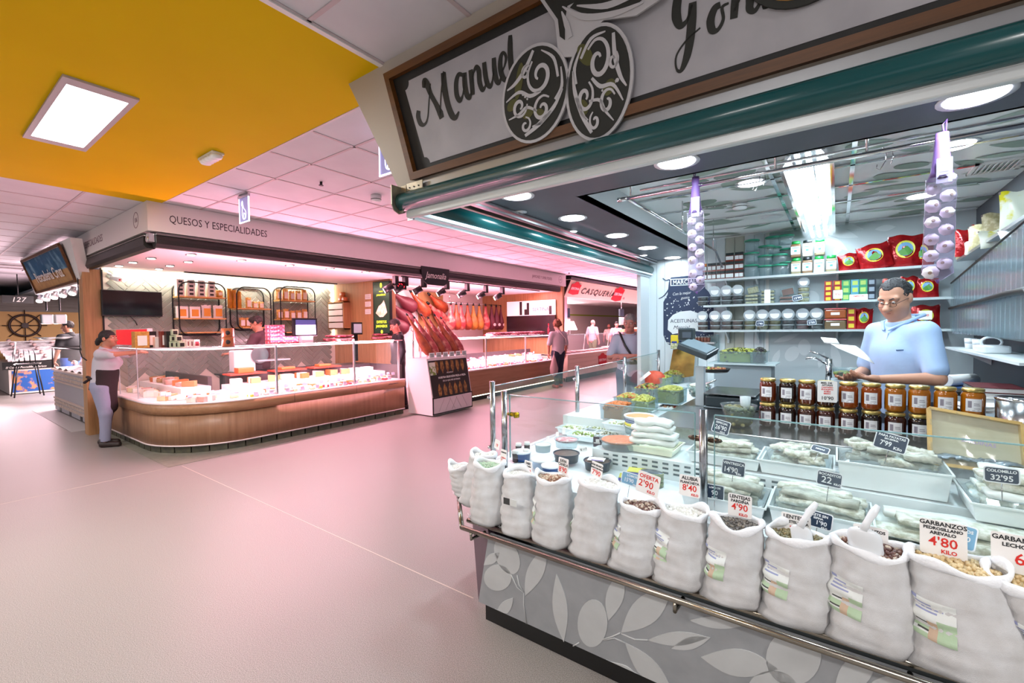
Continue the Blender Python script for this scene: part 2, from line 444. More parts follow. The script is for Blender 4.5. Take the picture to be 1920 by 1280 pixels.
t = thing('emergency_light','white ribbed emergency lamp on the yellow ceiling','lamp',(-4.05,1.53,2.86))
part(t,'base',WHITEPL,lambda m: m.box(-4.19,-3.91,1.485,1.575,2.875,2.894),bevel=.006)
part(t,'cover',WHITEPL,lambda m: [m.lathe([(.001,2.845),(.035,2.848),(.044,2.862),(.046,2.876)],(-4.15+.05*k,1.53,0),12) for k in range(5)])


def icon_sign(px,py,zc,label,w_=.30,h_=.36):
    p = at(px,py,Z=2.9)
    t = thing('hanging_icon_sign',label,'sign',(p.x,p.y,2.3))
    a = Vector((.92,.38,0)).normalized()
    a = Vector((1,0,0))
    c = Vector((p.x,p.y,0)); x0,x1 = p.x - w_ / 2,p.x + w_ / 2; zt = 2.893
    part(t,'rail',ALU,lambda m: (m.box(x0 - .005,x1+.005,p.y - .012,p.y+.012,zt - .03,zt),m.cyl((x0+.04,p.y,zt),(x0+.04,p.y,2.9),.004),m.cyl((x1 - .04,p.y,zt),(x1 - .04,p.y,2.9),.004)))
    part(t,'panel',mat('sign_acrylic','#b4b1cc',.2,alpha=.45,em=('#a9a8e0',.35)),lambda m: m.box(x0,x1,p.y - .004,p.y+.004,zt - .03 - h_,zt - .03))
    g = mat('sign_edge_glow','#ffffff',.4,em=('#dfe2ff',1.6)); e = .008; zb = zt - .03 - h_
    part(t,'lit_edge',g,lambda m: (m.box(x0,x0+e,p.y - .0055,p.y+.0055,zb,zt - .03),m.box(x1 - e,x1,p.y - .0055,p.y+.0055,zb,zt - .03),m.box(x0,x1,p.y - .0055,p.y+.0055,zb,zb+e)))
    # etched ham outline
    pts = [(-.04,.08),(-.024,.095),(-.016,.06),(.0,.02),(.04,-.016),(.046,-.07),(.016,-.095),(-.024,-.08),(-.035,-.024),(-.028,.03),(-.044,.06),(-.04,.08)]
    part(t,'etched_icon',g,lambda m: (ribbon(m,pts,[.007]*12,(p.x,p.y,zb+h_/2),(1,0,0),(0,0,1),.005,4),
                                         ribbon(m,[(.0,-.03),(.03,-.05),(.02,-.09),(-.01,-.08),(.0,-.03)],[.006]*5,(p.x,p.y,zb+h_/2),(1,0,0),(0,0,1),.005,4)))


icon_sign(457,364,2.9,'small glowing hanging sign with an etched ham outline',.21,.25)
icon_sign(728,250,2.9,'glowing hanging sign half hidden behind the large slanted sign',.21,.25)
p = at(705,366,Z=2.9)
t = thing('smoke_detector','white round smoke detector on the aisle ceiling tiles','detector',(p.x,p.y,2.83))
part(t,'body',WHITEPL,lambda m: m.lathe([(.001,2.83),(.045,2.835),(.052,2.85),(.055,2.897)],(p.x,p.y,0),18))
part(t,'ring',BLACK,lambda m: m.lathe([(.0535,2.852),(.0545,2.858)],(p.x,p.y,0),18))
for px,py,lb in ((602,341,'tiny white sprinkler head on the ceiling nearest the glowing sign'),(1067,511,'tiny sprinkler head on the ceiling above the slanted offal sign')):
    p = at(px,py,Z=2.9)
    tag(MB().cyl((p.x,p.y,2.87),(p.x,p.y,2.90),.012).cyl((p.x,p.y,2.865),(p.x,p.y,2.87),.022).build('sprinkler',BLACKM),lb,'sprinkler')


# ================================================================== CHEESE AND HAM STALLS (long block across the aisle)
FX = -5.95; FY = 1.625
t = thing('stall_fascia','long pale fascia board above the cheese and ham stalls with lettering','sign',(-6.0,6,2.58))
part(t,'front_board',FASCIA,lambda m: m.box(FX - .06,FX,FY,10.72,2.58,2.897))
part(t,'side_board',FASCIA,lambda m: m.box(-9.36,FX - .06,FY,FY+.06,2.58,2.897))
LT = mat('fascia_lettering','#3a2a30',.6); LT2 = mat('fascia_lettering_faint','#8d6f78',.6)
a = at(317,416,X=FX); b = at(500,438,X=FX)
tx = text('QUESOS Y ESPECIALIDADES',.118,(FX+.001,a.y,2.695),(0,1,0),(0,0,1),LT,t,sx=.80)
bpy.context.view_layer.update(); tx.scale.x *= (b.y - a.y) / max(tx.dimensions.x,.01)
tx2 = text('QUESOS Y ESPECIALIDADES',.13,(-9.20,FY - .001,2.68),(1,0,0),(0,0,1),LT2,t,sx=.62)
bpy.context.view_layer.update(); tx2.scale.x *= 1.5 / max(tx2.dimensions.x,.01)
text('106',.075,(-6.33,FY - .001,2.715),(1,0,0),(0,0,1),LT2,t,align='CENTER',sx=.9)
part(t,'number_ring',LT2,lambda m: ribbon(m,[(.085*math.cos(2*PI*k/24),.085*math.sin(2*PI*k/24)) for k in range(25)],[.008]*25,(-6.33,FY,2.74),(1,0,0),(0,0,1),.0006,1))
c = at(998,518,X=FX); d = at(1035,524,X=FX)
tx = text('JAMONES Y EMBUTIDOS',.10,(FX+.001,c.y,2.69),(0,1,0),(0,0,1),LT2,t)
bpy.context.view_layer.update(); tx.scale.x *= (d.y - c.y) / max(tx.dimensions.x,.01)
text('107',.07,(FX+.001,10.42,2.715),(0,1,0),(0,0,1),LT2,t,align='CENTER')
part(t,'number_ring',LT2,lambda m: ribbon(m,[(.085*math.cos(2*PI*k/24),.085*math.sin(2*PI*k/24)) for k in range(25)],[.007]*25,(FX,10.42,2.74),(0,1,0),(0,0,1),.0006,1))

ROLL_M = mat('shutter_black','#17130f',.45,noise=(60,'#221b16',.3,.7)); LIP = mat('shutter_lip','#8a8580',.3,.7)


def shutter(label,y0,y1):
    t = thing('roller_shutter',label,'shutter',(FX - .06,(y0+y1)/2,2.416))
    part(t,'housing',ROLL_M,lambda m: m.prism([(FX - .02,y0,2.545),(FX - .012,y0,2.50),(FX - .012,y0,2.45),(FX - .04,y0,2.416),(FX - .11,y0,2.416),(FX - .15,y0,2.46),(FX - .15,y0,2.545)],(0,y1 - y0,0)))
    part(t,'top_lip',LIP,lambda m: (m.box(FX - .1,FX - .004,y0,y1,2.546,2.558),m.box(FX - .1,FX - .010,y0,y1,2.562,2.57)))


shutter('black roller shutter housing along the front of the cheese stall',1.70,5.98)
shutter('black roller shutter housing along the front of the ham stall',6.02,10.45)
t = thing('roller_shutter','black roller shutter housing on the short side of the cheese stall','shutter',(-7.6,FY+.06,2.416))
part(t,'housing',ROLL_M,lambda m: m.prism([(-9.25,FY+.012,2.55),(-9.25,FY+.012,2.45),(-9.25,FY+.04,2.416),(-9.25,FY+.11,2.416),(-9.25,FY+.15,2.46),(-9.25,FY+.15,2.55)],(3.1,0,0)))
part(t,'top_lip',LIP,lambda m: m.box(-9.25,-6.1,FY+.002,FY+.03,2.54,2.55))
part(t,'corner_bracket',ALU,lambda m: (m.box(-6.09,-6.0,FY+.02,FY+.07,2.47,2.56),m.cyl((-6.05,FY+.01,2.5),(-6.05,FY+.06,2.5),.03)))

# interior shell
INC = mat('stall_ceiling_white','#e6dcdc',.7)
struct(MB().box(-8.9,FX - .16,1.79,10.7,2.45,2.52).build('ceiling_cheese_and_ham',INC),'smooth white ceiling inside the cheese and ham stalls')
struct(MB().box(-8.9,FX - .17,FY+.17,10.7,2.52,2.56).build('ceiling_stall_cover',INC))
GROUT = mat('tile_grout','#d9cfc0',.8)
wb = struct(MB().box(-8.92,-8.80,1.83,5.60,0,2.45).build('wall_cheese_back',GROUT),'herringbone wall of grey glazed tiles behind the cheese counter')
TILE = mat('grey_glazed_tile','#8d8f84',.18,rnd=.10,coat=.3)
L_,W_ = .30,.075; g = .006
hb = MB().box(0,.011,-(L_ - g)/2,(L_ - g)/2,-(W_ - g)/2,(W_ - g)/2).build('wall_tile',TILE,bevel=.0025,seg=1,loc=(0,0,0))


def herring(wall,proto,x,y0,y1,z0,z1,used=[False]):
    n = 0; c45 = math.cos(PI/4)
    for i in range(-70,70):
        for j in range(-12,12):
            for v in (0,1):
                if v == 0: cx,cy,an = L_ / 2,W_ / 2,0
                else: cx,cy,an = -W_ / 2,L_ / 2,PI / 2
                cx += i * W_ + j * L_; cy += i * W_ - j * L_
                yy = y0 + (cx - cy) * c45 + .7; zz = z0 + (cx+cy) * c45
                if not (y0 - .06 < yy < y1+.03 and z0 - .05 < zz < z1+.02): continue
                c = proto.copy(); COL.objects.link(c)
                c.parent = wall; c.location = Vector((x,yy,zz)) - wloc(wall); c.rotation_euler = (an+PI/4,0,0); n += 1
    return n


nh = herring(wb,hb,-8.80,1.86,5.52,.80,2.40)
bpy.data.objects.remove(hb)
# oak end wall
struct(MB().box(-8.80,-6.92,5.60,5.72,0,2.45).build('wall_cheese_end',OAK),'oak veneer partition between the cheese and ham stalls')
t = thing('oak_post','oak post at the outer corner of the cheese stall','post',(-8.9,1.72,0))
part(t,'column',OAK,lambda m: m.box(-9.02,-8.80,1.62,1.82,0,2.42))
part(t,'black_edge',BLACK,lambda m: m.box(-8.80,-8.785,1.82,1.84,.9,2.42))
part(t,'cable',BLACK,lambda m: m.tube([(-9.03,1.615,2.4),(-9.03,1.612,1.9),(-9.03,1.61,1.4),(-9.0,1.60,1.22),(-8.9,1.60,1.14),(-8.7,1.61,1.10)],.008,6))
# LED cornice and black track
t = thing('led_cornice','glowing white LED strip along the top of the tiled wall','light strip',(-8.75,3.7,2.40))
part(t,'strip',mat('led_strip_glow','#ffffff',.5,em=('#fff4e2',5.0)),lambda m: (m.box(-8.785,-8.755,1.86,5.58,2.425,2.449),m.box(-8.79,-8.77,5.56,5.585,1.2,2.42)))
t = thing('ceiling_track','thin black track on the ceiling above the shelf frames','track',(-8.3,4.2,2.43))
part(t,'rail',BLACK,lambda m: m.box(-8.46,-8.42,2.75,5.45,2.43,2.45))
DLR = mat('downlight_ring','#1b1a1b',.4); DLE = mat('downlight_glow','#ffffff',.5,em=('#fff3ea',7.0))
for k,(x,y) in enumerate([(-6.5,2.2),(-6.55,2.8),(-6.52,3.45),(-6.42,4.04),(-6.35,4.64),(-7.2,1.99),(-7.2,2.4),(-7.8,1.95),(-7.83,2.38),(-8.35,1.93),(-8.35,2.4),(-6.4,7.0),(-6.4,7.8),(-6.4,8.9)]):
    t = thing('recessed_downlight','small recessed downlight, '+('first second third fourth fifth nearest-outer nearest-inner middle-outer middle-inner rear-outer rear-inner first second third'.split()[k])+(' of the cheese stall front row' if k < 5 else ' of the pairs above the short side' if k < 11 else ' in the ham stall ceiling'),'downlight',(x,y,2.44),'recessed downlights of the cheese and ham stalls')
    part(t,'plate',DLR,lambda m: m.prism([(x+.11*math.cos(a)*(1.0),y+.05*math.sin(a),2.444) for a in (2*PI*q/16 for q in range(16))],(0,0,.006)))
    part(t,'lens',DLE,lambda m: m.cyl((x,y,2.438),(x,y,2.445),.042,n=14))
# television
t = thing('television','black flat television on the herringbone wall','television',(-8.7,2.15,1.74))
y0,y1,z0,z1 = 1.80,2.53,1.735,2.125
part(t,'casing',BLACK,lambda m: m.box(-8.77,-8.71,y0,y1,z0,z1),bevel=.006)
part(t,'screen',mat('tv_screen','#0c080b',.08,coat=.6),lambda m: m.box(-8.712,-8.706,y0+.012,y1 - .012,z0+.02,z1 - .012))
part(t,'bracket',BLACK,lambda m: (m.box(-8.80,-8.76,2.05,2.25,1.85,2.0),m.tube([(-8.72,2.12,1.74),(-8.78,2.2,1.66),(-8.785,2.22,1.6)],.006,6)))
t = thing('security_camera','small white bullet camera in the corner above the television','camera',(-8.7,1.95,2.28))
part(t,'body',WHITEPL,lambda m: (m.cyl((-8.72,1.93,2.31),(-8.60,1.99,2.27),.035,n=14),m.cyl((-8.78,1.90,2.38),(-8.70,1.93,2.33),.018)))
part(t,'lens',mat('camera_lens','#c41a1a',.1),lambda m: m.cyl((-8.60,1.99,2.27),(-8.597,1.9915,2.269),.014))

# ------------------------------------------------------------- curved cheese counter
R_ = .90; CX,CY = -6.15 - R_,1.80 + R_


def cpath(off=0.,y_end=5.24,x_end=-8.75,n=14):
    """outline of the counter front from the far left end round the corner; off > 0 moves outwards"""
    p = [Vector((x_end,1.80 - off))]
    for k in range(n+1):
        a = -PI / 2 + PI / 2 * k / n; p.append(Vector((CX+(R_+off)*math.cos(a),CY+(R_+off)*math.sin(a))))
    p.append(Vector((-6.15+off,y_end)))
    return p


def wallstrip(m,off,z0,z1,th=.02,**k):
    o = cpath(off,**k); i = cpath(off - th,**k); n = len(o)
    vs = [(p.x,p.y,z) for z in (z0,z1) for p in o] + [(p.x,p.y,z) for z in (z0,z1) for p in i]
    fs = []
    for q in range(n - 1):
        fs += [(q,q+1,n+q+1,n+q),(2*n+q+1,2*n+q,3*n+q,3*n+q+1),(n+q,n+q+1,3*n+q+1,3*n+q),(q+1,q,2*n+q,2*n+q+1)]
    fs += [(0,n,3*n,2*n),(n - 1,3*n - 1,4*n - 1,2*n - 1)]
    m.add(vs,fs,True)


t = thing('cheese_counter','curved oak fronted cheese counter with a glass display top','counter',(-6.9,3.5,0))
ct = t
OAKC = mat('oak_counter_front','#a0785a',.42,wood=('Z',22,'#8a6348'))
OAKB = mat('oak_counter_band','#a67c5a',.42,wood=('Y',22,'#8e6746'))
part(t,'oak_front',OAKC,lambda m: wallstrip(m,0,.105,.478,.03))
part(t,'upper_band',OAKB,lambda m: wallstrip(m,.022,.482,.606,.03))
part(t,'edge_trim',mat('pale_pink_edge','#e8d6d6',.3),lambda m: (wallstrip(m,.024,.606,.622,.05),wallstrip(m,.006,.09,.106,.03)))
part(t,'band_seam',BLACK,lambda m: (m.box(-6.127,-6.1265,3.258,3.262,.485,.604),m.box(-6.127,-6.1265,4.258,4.262,.485,.604)))
part(t,'door_handle',BLACK,lambda m: m.tube([(-6.12,4.88,.56),(-6.10,4.89,.565),(-6.10,5.0,.565),(-6.12,5.08,.562)],.006,6))
SLK = mat('dark_slate_kick','#3b3a33',.45,noise=(12,'#55523f',.35,.75),rnd=.12)
pth = cpath(-.03)
# kick tiles follow the curve, one by one
pts = []; acc = 0
dense = [pth[0]]
for a_,b_ in zip(pth[:-1],pth[1:]):
    s = max(1,int((b_ - a_).length/.02)); dense += [a_+(b_ - a_)*(k/s) for k in range(1,s+1)]
seg = [dense[0]]
for a_,b_ in zip(dense[:-1],dense[1:]):
    acc += (b_ - a_).length
    if acc > .185: seg.append(b_); acc = 0
kick = MB().box(-.004,.004,-.09,.09,.002,.090).build('kick_tile',SLK,loc=(0,0,0))
for a_,b_ in zip(seg[:-1],seg[1:]):
    c = kick.copy(); COL.objects.link(c); c.parent = ct; mid = (a_+b_) / 2; d = b_ - a_
    c.location = Vector((mid.x,mid.y,0)) - ct.location; c.rotation_euler = (0,0,math.atan2(d.y,d.x) - PI/2)
bpy.data.objects.remove(kick)
DECK = mat('case_deck_white','#f2e6e6',.35)


def deckpoly(off,z,x_in=-7.05,yin=2.55):
    o = [(p.x,p.y,z) for p in cpath(off)]
    return o + [(x_in,5.24,z),(x_in,yin+.2,z),(x_in - .25,yin,z),(-8.75,yin,z)]


part(t,'display_deck',DECK,lambda m: m.prism(deckpoly(-.01,.60),(0,0,.018)))
part(t,'rear_step',DECK,lambda m: (m.box(-7.05,-6.62,2.7,5.24,.618,.74),m.box(-8.7,-7.0,2.2,2.55,.618,.74)))
part(t,'rear_body',mat('counter_rear_dark','#3a3234',.6),lambda m: (m.box(-7.10,-7.05,2.75,5.24,.05,.86),m.box(-8.75,-7.1,2.55,2.6,.05,.86),m.box(-7.05,-6.2,5.20,5.24,.05,.86)))
# glass: front panes, top pane, posts
gp = cpath(-.05)


def glassrun(m,z0,z1,pth,i0,i1,th=.008):
    for a_,b_ in zip(pth[i0:i1],pth[i0+1:i1+1]):
        d = (b_ - a_).normalized(); q = Vector((d.y,-d.x)) * th / 2
        m.add([(a_ - q).to_3d()+Vector((0,0,z0)),(b_ - q).to_3d()+Vector((0,0,z0)),(b_ - q).to_3d()+Vector((0,0,z1)),(a_ - q).to_3d()+Vector((0,0,z1))],[(0,1,2,3)])


part(t,'curved_glass',GLASS,lambda m: glassrun(m,.62,1.285,gp,0,15))
ymarks = [2.72,3.06,4.28,5.19]
for a_,b_ in zip(ymarks[:-1],ymarks[1:]):
    part(t,'front_glass',GLASS,lambda m: m.add([(-6.20,a_+.01,.62),(-6.20,b_ - .01,.62),(-6.20,b_ - .01,1.285),(-6.20,a_+.01,1.285)],[(0,1,2,3)]))
part(t,'end_glass',GLASS,lambda m: m.add([(-6.20,5.19,.62),(-6.85,5.19,.62),(-6.85,5.19,1.285),(-6.20,5.19,1.285)],[(0,1,2,3)]))
part(t,'top_glass',GLASS,lambda m: m.prism([(p.x,p.y,1.29) for p in cpath(-.03)]+[(-6.72,5.24,1.29),(-6.72,3.0,1.29),(-7.0,2.45,1.29),(-8.75,2.3,1.29)],(0,0,.010)))
part(t,'top_edge',mat('glass_top_edge','#d9c6cc',.15),lambda m: wallstrip(m,-.028,1.287,1.302,.006))
part(t,'light_bar',mat('case_light_bar','#fff0f4',.4,em=('#ffd2dd',2.5)),lambda m: wallstrip(m,-.16,1.262,1.282,.03,y_end=5.15))
for y in (3.06,4.28,5.17):
    part(t,'glass_post',ALU,lambda m: m.box(-6.225,-6.195,y - .012,y+.012,.62,1.285))
for x in (-8.2,-7.4):
    part(t,'glass_post',ALU,lambda m: m.box(x - .006,x+.006,1.848,1.858,.62,1.285))


# ================================================================== NEAR STALL SHELL
TEAL = mat('teal_enamel','#07484a',.25,coat=.2,spec=.5)
BARW = mat('shutter_bar_white','#cfd4d4',.35,.2)
CREAM = mat('cream_panel','#bdb3a4',.55)
O_ = Vector((-2.01,1.70,2.29)); SU = Vector((0,-.135,.61)).normalized(); SX = Vector((1,0,0)); SN = SX.cross(SU)


def sp(a,b,o=0.): return O_ + SX * a + SU * b + SN * o


t = thing('stall_sign','large slanted stall sign with dark script lettering and an olive emblem','sign',(-.5,1.7,2.29))
sg = t
part(t,'backing',CREAM,lambda m: m.prism([sp(0,0),sp(3.3,0),sp(3.3,.626),sp(-.253,.626)],-SN*.03))
part(t,'side_panel',CREAM,lambda m: m.prism([(-2.263,1.566,2.895),(-2.01,1.70,2.29),(-2.01,5.55,2.29),(-2.263,5.55,2.895)],(.02,0,0)))
FR = mat('walnut_frame','#6e4216',.45,wood=('X',30,'#52300c')); DK = mat('sign_dark_border','#171614',.6,noise=(30,'#1f1e1c',.3,.7))
SGF = mat('sign_face_grey','#b2b0b4',.6,noise=(6,'#a5a3a8',.35,.7))


def bar2(m,a,b,w0,h0,off):  # frame bar along the sign plane between (x0,u0) and (x1,u1) corners
    (x0,u0),(x1,u1) = a,b
    m.prism([sp(x0,u0,off),sp(x1,u0,off),sp(x1,u1,off),sp(x0,u1,off)],SN*h0)


part(t,'wood_frame',FR,lambda m: (m.prism([sp(.138,.016),sp(3.25,.016),sp(3.25,.052),sp(.172,.052)],SN*.035),m.prism([sp(.078,.560),sp(3.25,.560),sp(3.25,.526),sp(.114,.526)],SN*.035),
                                     m.prism([sp(.138,.016),sp(.172,.052),sp(.114,.526),sp(.078,.560)],SN*.035)))
part(t,'dark_border',DK,lambda m: m.prism([sp(.165,.045,.002),sp(3.25,.045,.002),sp(3.25,.53,.002),sp(.11,.53,.002)],SN*.004))


def face(m):
    c = .035; pts = [sp(3.25,.077,.006),sp(3.25,.487,.006)]
    for k in range(7): pts.append(sp(.192+c*math.cos(k/6*PI/2),.487 - c*math.sin(k/6*PI/2),.006))
    for k in range(7): pts.append(sp(.246+c*math.sin(k/6*PI/2),.077+c*math.cos(k/6*PI/2),.006))
    m.prism(pts,SN*.002)


part(t,'face_panel',SGF,face)
OLV = mat('olive_black_print','#191910',.6); OLG = mat('olive_green_print','#4c4b16',.6); OLW = mat('emblem_pale','#bebcbe',.55)


# brush lettering, drawn as strokes in sign coordinates (metres)
def letter_strokes():
    S = []
    A = lambda pts,w: S.append((pts,w))
    # M
    A([(.262,.335),(.252,.31),(.26,.275),(.285,.262),(.315,.285),(.345,.36),(.372,.43)],[.024,.030,.028,.014,.008,.007,.006])
    A([(.322,.425),(.335,.45),(.35,.43),(.362,.385),(.385,.335),(.405,.285),(.41,.26)],[.016,.034,.036,.026,.026,.036,.030])
    A([(.402,.275),(.41,.30),(.432,.37),(.462,.435),(.472,.452)],[.010,.007,.008,.010,.018])
    A([(.465,.45),(.458,.38),(.462,.31),(.478,.255),(.50,.24),(.525,.26)],[.030,.036,.034,.034,.024,.006])
    # a
    A([(.578,.405),(.556,.412),(.535,.385),(.527,.335),(.54,.305),(.562,.32),(.583,.365),(.59,.40)],[.016,.020,.026,.028,.024,.009,.008,.010])
    A([(.592,.41),(.585,.36),(.588,.315),(.603,.30),(.622,.325)],[.026,.030,.028,.020,.006])
    # n
    A([(.63,.41),(.628,.37),(.624,.325),(.622,.305)],[.024,.027,.026,.022])
    A([(.628,.35),(.645,.392),(.665,.41),(.676,.39),(.672,.345),(.682,.31),(.70,.318),(.712,.34)],[.008,.009,.020,.026,.026,.022,.010,.006])
    # u
    A([(.712,.415),(.71,.37),(.713,.33),(.728,.31),(.745,.33),(.762,.375)],[.022,.026,.026,.020,.009,.007])
    A([(.768,.415),(.763,.37),(.766,.325),(.778,.31),(.795,.33)],[.022,.026,.026,.018,.006])
    # e
    A([(.797,.345),(.818,.365),(.832,.395),(.822,.418),(.805,.405),(.795,.365),(.802,.325),(.82,.31),(.842,.335)],[.007,.008,.014,.012,.020,.026,.026,.018,.006])
    # l
    A([(.868,.47),(.862,.44),(.856,.40),(.853,.345),(.862,.318),(.878,.335),(.892,.375)],[.018,.026,.028,.028,.022,.009,.006])
    # G
    A([(1.605,.375),(1.592,.392),(1.572,.375),(1.555,.33),(1.55,.285),(1.562,.255),(1.585,.265),(1.602,.305)],[.016,.020,.026,.030,.032,.024,.009,.008])
    A([(1.605,.31),(1.60,.265),(1.592,.21),(1.578,.155),(1.556,.115),(1.54,.125),(1.542,.165),(1.575,.20),(1.625,.225)],[.024,.030,.030,.026,.014,.007,.006,.006,.005])
    # o n
    A([(1.69,.27),(1.672,.265),(1.658,.235),(1.662,.205),(1.68,.20),(1.697,.225),(1.695,.26),(1.715,.265)],[.018,.022,.026,.024,.012,.010,.010,.006])
    A([(1.735,.285),(1.732,.25),(1.728,.215)],[.020,.024,.022])
    A([(1.73,.235),(1.75,.27),(1.77,.28),(1.776,.25),(1.775,.225),(1.79,.215),(1.81,.24)],[.007,.009,.018,.024,.022,.014,.006])
    # z beginning
    A([(1.82,.27),(1.85,.272),(1.83,.235),(1.815,.215),(1.85,.215)],[.014,.018,.008,.012,.010])
    return S


def letters(m,lo,hi):
    for pts,wd in letter_strokes():
        if lo < pts[0][0] < hi: ribbon(m,pts,wd,O_+SN*.008,SX,SU,.0005,6)


part(t,'first_word_lettering',OLV,lambda m: letters(m,0,1.2))
part(t,'second_word_lettering',OLV,lambda m: letters(m,1.2,9))


def olive(m,cx,cy,rx,ry,rot,off,th):
    pts = []
    for k in range(40):
        a = 2 * PI * k / 40; x = rx * math.cos(a); y = ry * math.sin(a)
        pts.append(sp(cx+x*math.cos(rot) - y*math.sin(rot),cy+x*math.sin(rot)+y*math.cos(rot),off))
    m.prism(pts,SN*th)


emb = thing('olive_emblem','cut-out emblem of two ornate olives with leaves on the slanted sign','emblem',(sp(1.1,.2)))
OLI = [(.968,.200,.150,.178,-.52),(1.255,.155,.128,.190,-.18)]
part(emb,'pale_backing',OLW,lambda m: ([olive(m,cx,cy,a+.012,b+.012,r,.030,.012) for cx,cy,a,b,r in OLI],
     m.prism([sp(x,u,.030) for x,u in ((1.005,.60),(1.06,.50),(1.10,.43),(1.10,.36),(1.10,.30),(1.17,.28),(1.22,.33),(1.30,.36),(1.42,.33),(1.52,.35),(1.56,.42),(1.56,.60))],SN*.010)))
part(emb,'dark_olive',OLV,lambda m: [olive(m,cx,cy,a,b,r,.042,.0015) for cx,cy,a,b,r in OLI])
part(emb,'dark_leaf',OLV,lambda m: (m.prism([sp(x,u,.0402) for x,u in ((1.02,.60),(1.075,.50),(1.115,.43),(1.115,.37),(1.135,.35),(1.145,.42),(1.16,.46),(1.20,.46),(1.25,.52),(1.30,.60))],SN*.0015),
     m.prism([sp(p.x,p.y,.0402) for p in leaf2d((1.17,.45),(1.54,.41),.075)],SN*.0015)))


def swirls(m):
    R = random.Random(3)
    for q,(cx,cy,a,b,r) in enumerate(OLI):
        def L(x,y): return (cx+x*a*math.cos(r) - y*b*math.sin(r),cy+x*a*math.sin(r)+y*b*math.cos(r))
        def spiral(x,y,s,turns,a0,w,flip=1,tail=None):
            pts = [] if tail is None else [L(*tail[0])]
            for k in range(int(10*turns)+1):
                an = a0 + flip * 2 * PI * k / 10; rr = s * (1 - .8*k/(10*turns)); pts.append(L(x+rr*math.cos(an),y+rr*math.sin(an)))
            n = len(pts); ribbon(m,pts,[w*.72*(.45+.75*math.sin(PI*(i+.3)/n)) for i in range(n)],O_+SN*.0435,SX,SU,.0004,3)
        def arc(p,w): ribbon(m,[L(*z) for z in p],[w*.72*(.2+math.sin(PI*(i+.2)/len(p))) for i in range(len(p))],O_+SN*.0435,SX,SU,.0004,5)
        f = 1 if q == 0 else -1
        spiral(.02*f,.42,.42,1.3,2.6,.020,f); spiral(-.35*f,-.35,.26,1.2,.5,.017,-f); spiral(.40*f,-.22,.30,1.3,1.2,.018,f); spiral(.02*f,-.68,.19,1.1,2.0,.014,-f)
        spiral(-.45*f,.38,.17,1.1,1.0,.013,f)
        arc([(-.92*f,-.1),(-.7*f,.1),(-.5*f,.45),(-.4*f,.85)],.020); arc([(-.85*f,-.35),(-.5*f,-.05),(-.1*f,-.05),(.2*f,.12)],.018)
        arc([(.85*f,.3),(.75*f,-.1),(.45*f,-.55),(.1*f,-.9)],.022); arc([(-.6*f,-.7),(-.3*f,-.5),(-.1*f,-.3),(.25*f,-.3)],.015)
        arc([(.6*f,.7),(.8*f,.35),(.72*f,.05)],.016); arc([(-.15*f,.9),(.3*f,.82),(.6*f,.5)],.015); arc([(.25*f,-.65),(.5*f,-.5),(.7*f,-.2)],.015)
        for k in range(6):
            z = L(-.62*f+.09*k*f,.02 - .03*k); rr = .0075 - .0006 * k
            m.prism([sp(z[0]+rr*math.cos(2*PI*i/10),z[1]+rr*math.sin(2*PI*i/10),.0438) for i in range(10)],SN*.0006)
    for pts in ([(1.20,.445),(1.32,.40),(1.45,.40),(1.53,.415)],[(1.24,.47),(1.35,.44),(1.46,.44),(1.53,.43)],[(1.135,.45),(1.15,.40),(1.16,.35)],[(1.14,.465),(1.22,.40),(1.34,.365),(1.45,.36)]):
        ribbon(m,pts,[.004,.022,.020,.006][:len(pts)],O_+SN*.0418,SX,SU,.0004,6)


part(emb,'swirl_lines',OLW,swirls)


def greens(m):
    for cx,cy,a,b,r,s in ((.905,.27,.018,.07,-.35,1),(.93,.14,.03,.022,.4,1),(.985,.12,.026,.02,-.3,1),(1.215,.27,.026,.045,.5,1),(1.30,.13,.03,.022,.9,1),(1.185,.09,.022,.03,.3,1),(.855,.19,.03,.02,.5,1)):
        olive(m,cx,cy,a,b,r,.0437,.0012)


part(emb,'green_patches',OLG,greens)
disc = thing('round_badge','edge of a round dark badge at the top of the slanted sign','badge',sp(1.9,.30))
part(disc,'dark_disc',OLV,lambda m: olive(m,1.93,.36,.185,.185,0,.012,.012))
part(disc,'gold_ring',mat('badge_gold','#a8741a',.5),lambda m: olive(m,1.93,.36,.165,.165,0,.024,.002))
part(disc,'inner_disc',OLV,lambda m: olive(m,1.93,.36,.155,.155,0,.026,.002))

# channel, teal rollers, white bars
t = thing('front_roller_shutter','teal roller tube with white bar along the front of the near stall','shutter',(-.3,1.68,2.1))
part(t,'channel',mat('channel_grey','#aeb0b2',.3,.7),lambda m: m.box(-1.98,1.3,1.685,1.74,2.235,2.289))
part(t,'tube',TEAL,lambda m: m.cyl((-1.94,1.665,2.19),(1.3,1.665,2.19),.050,n=28))
part(t,'bottom_bar',BARW,lambda m: (m.box(-1.92,1.3,1.672,1.705,2.105,2.145),m.box(-1.92,1.3,1.665,1.71,2.139,2.150)),bevel=.006)
part(t,'end_plate',mat('galvanised_plate','#b3ac98',.35,.7,noise=(25,'#8f8a7c',.3,.7)),lambda m: (m.prism([(-1.955,1.60,2.275),(-1.955,1.60,2.17),(-1.955,1.615,2.14),(-1.955,1.65,2.125),(-1.955,1.69,2.14),(-1.955,1.70,2.19),(-1.955,1.70,2.275)],(.006,0,0)),
     m.prism([(-1.985,1.668,2.28),(-1.985,1.655,2.16),(-1.962,1.652,2.135),(-1.925,1.652,2.13),(-1.905,1.655,2.15),(-1.905,1.668,2.28)],(0,-.004,0)),m.box(-1.905,-1.78,1.665,1.670,2.235,2.285)))
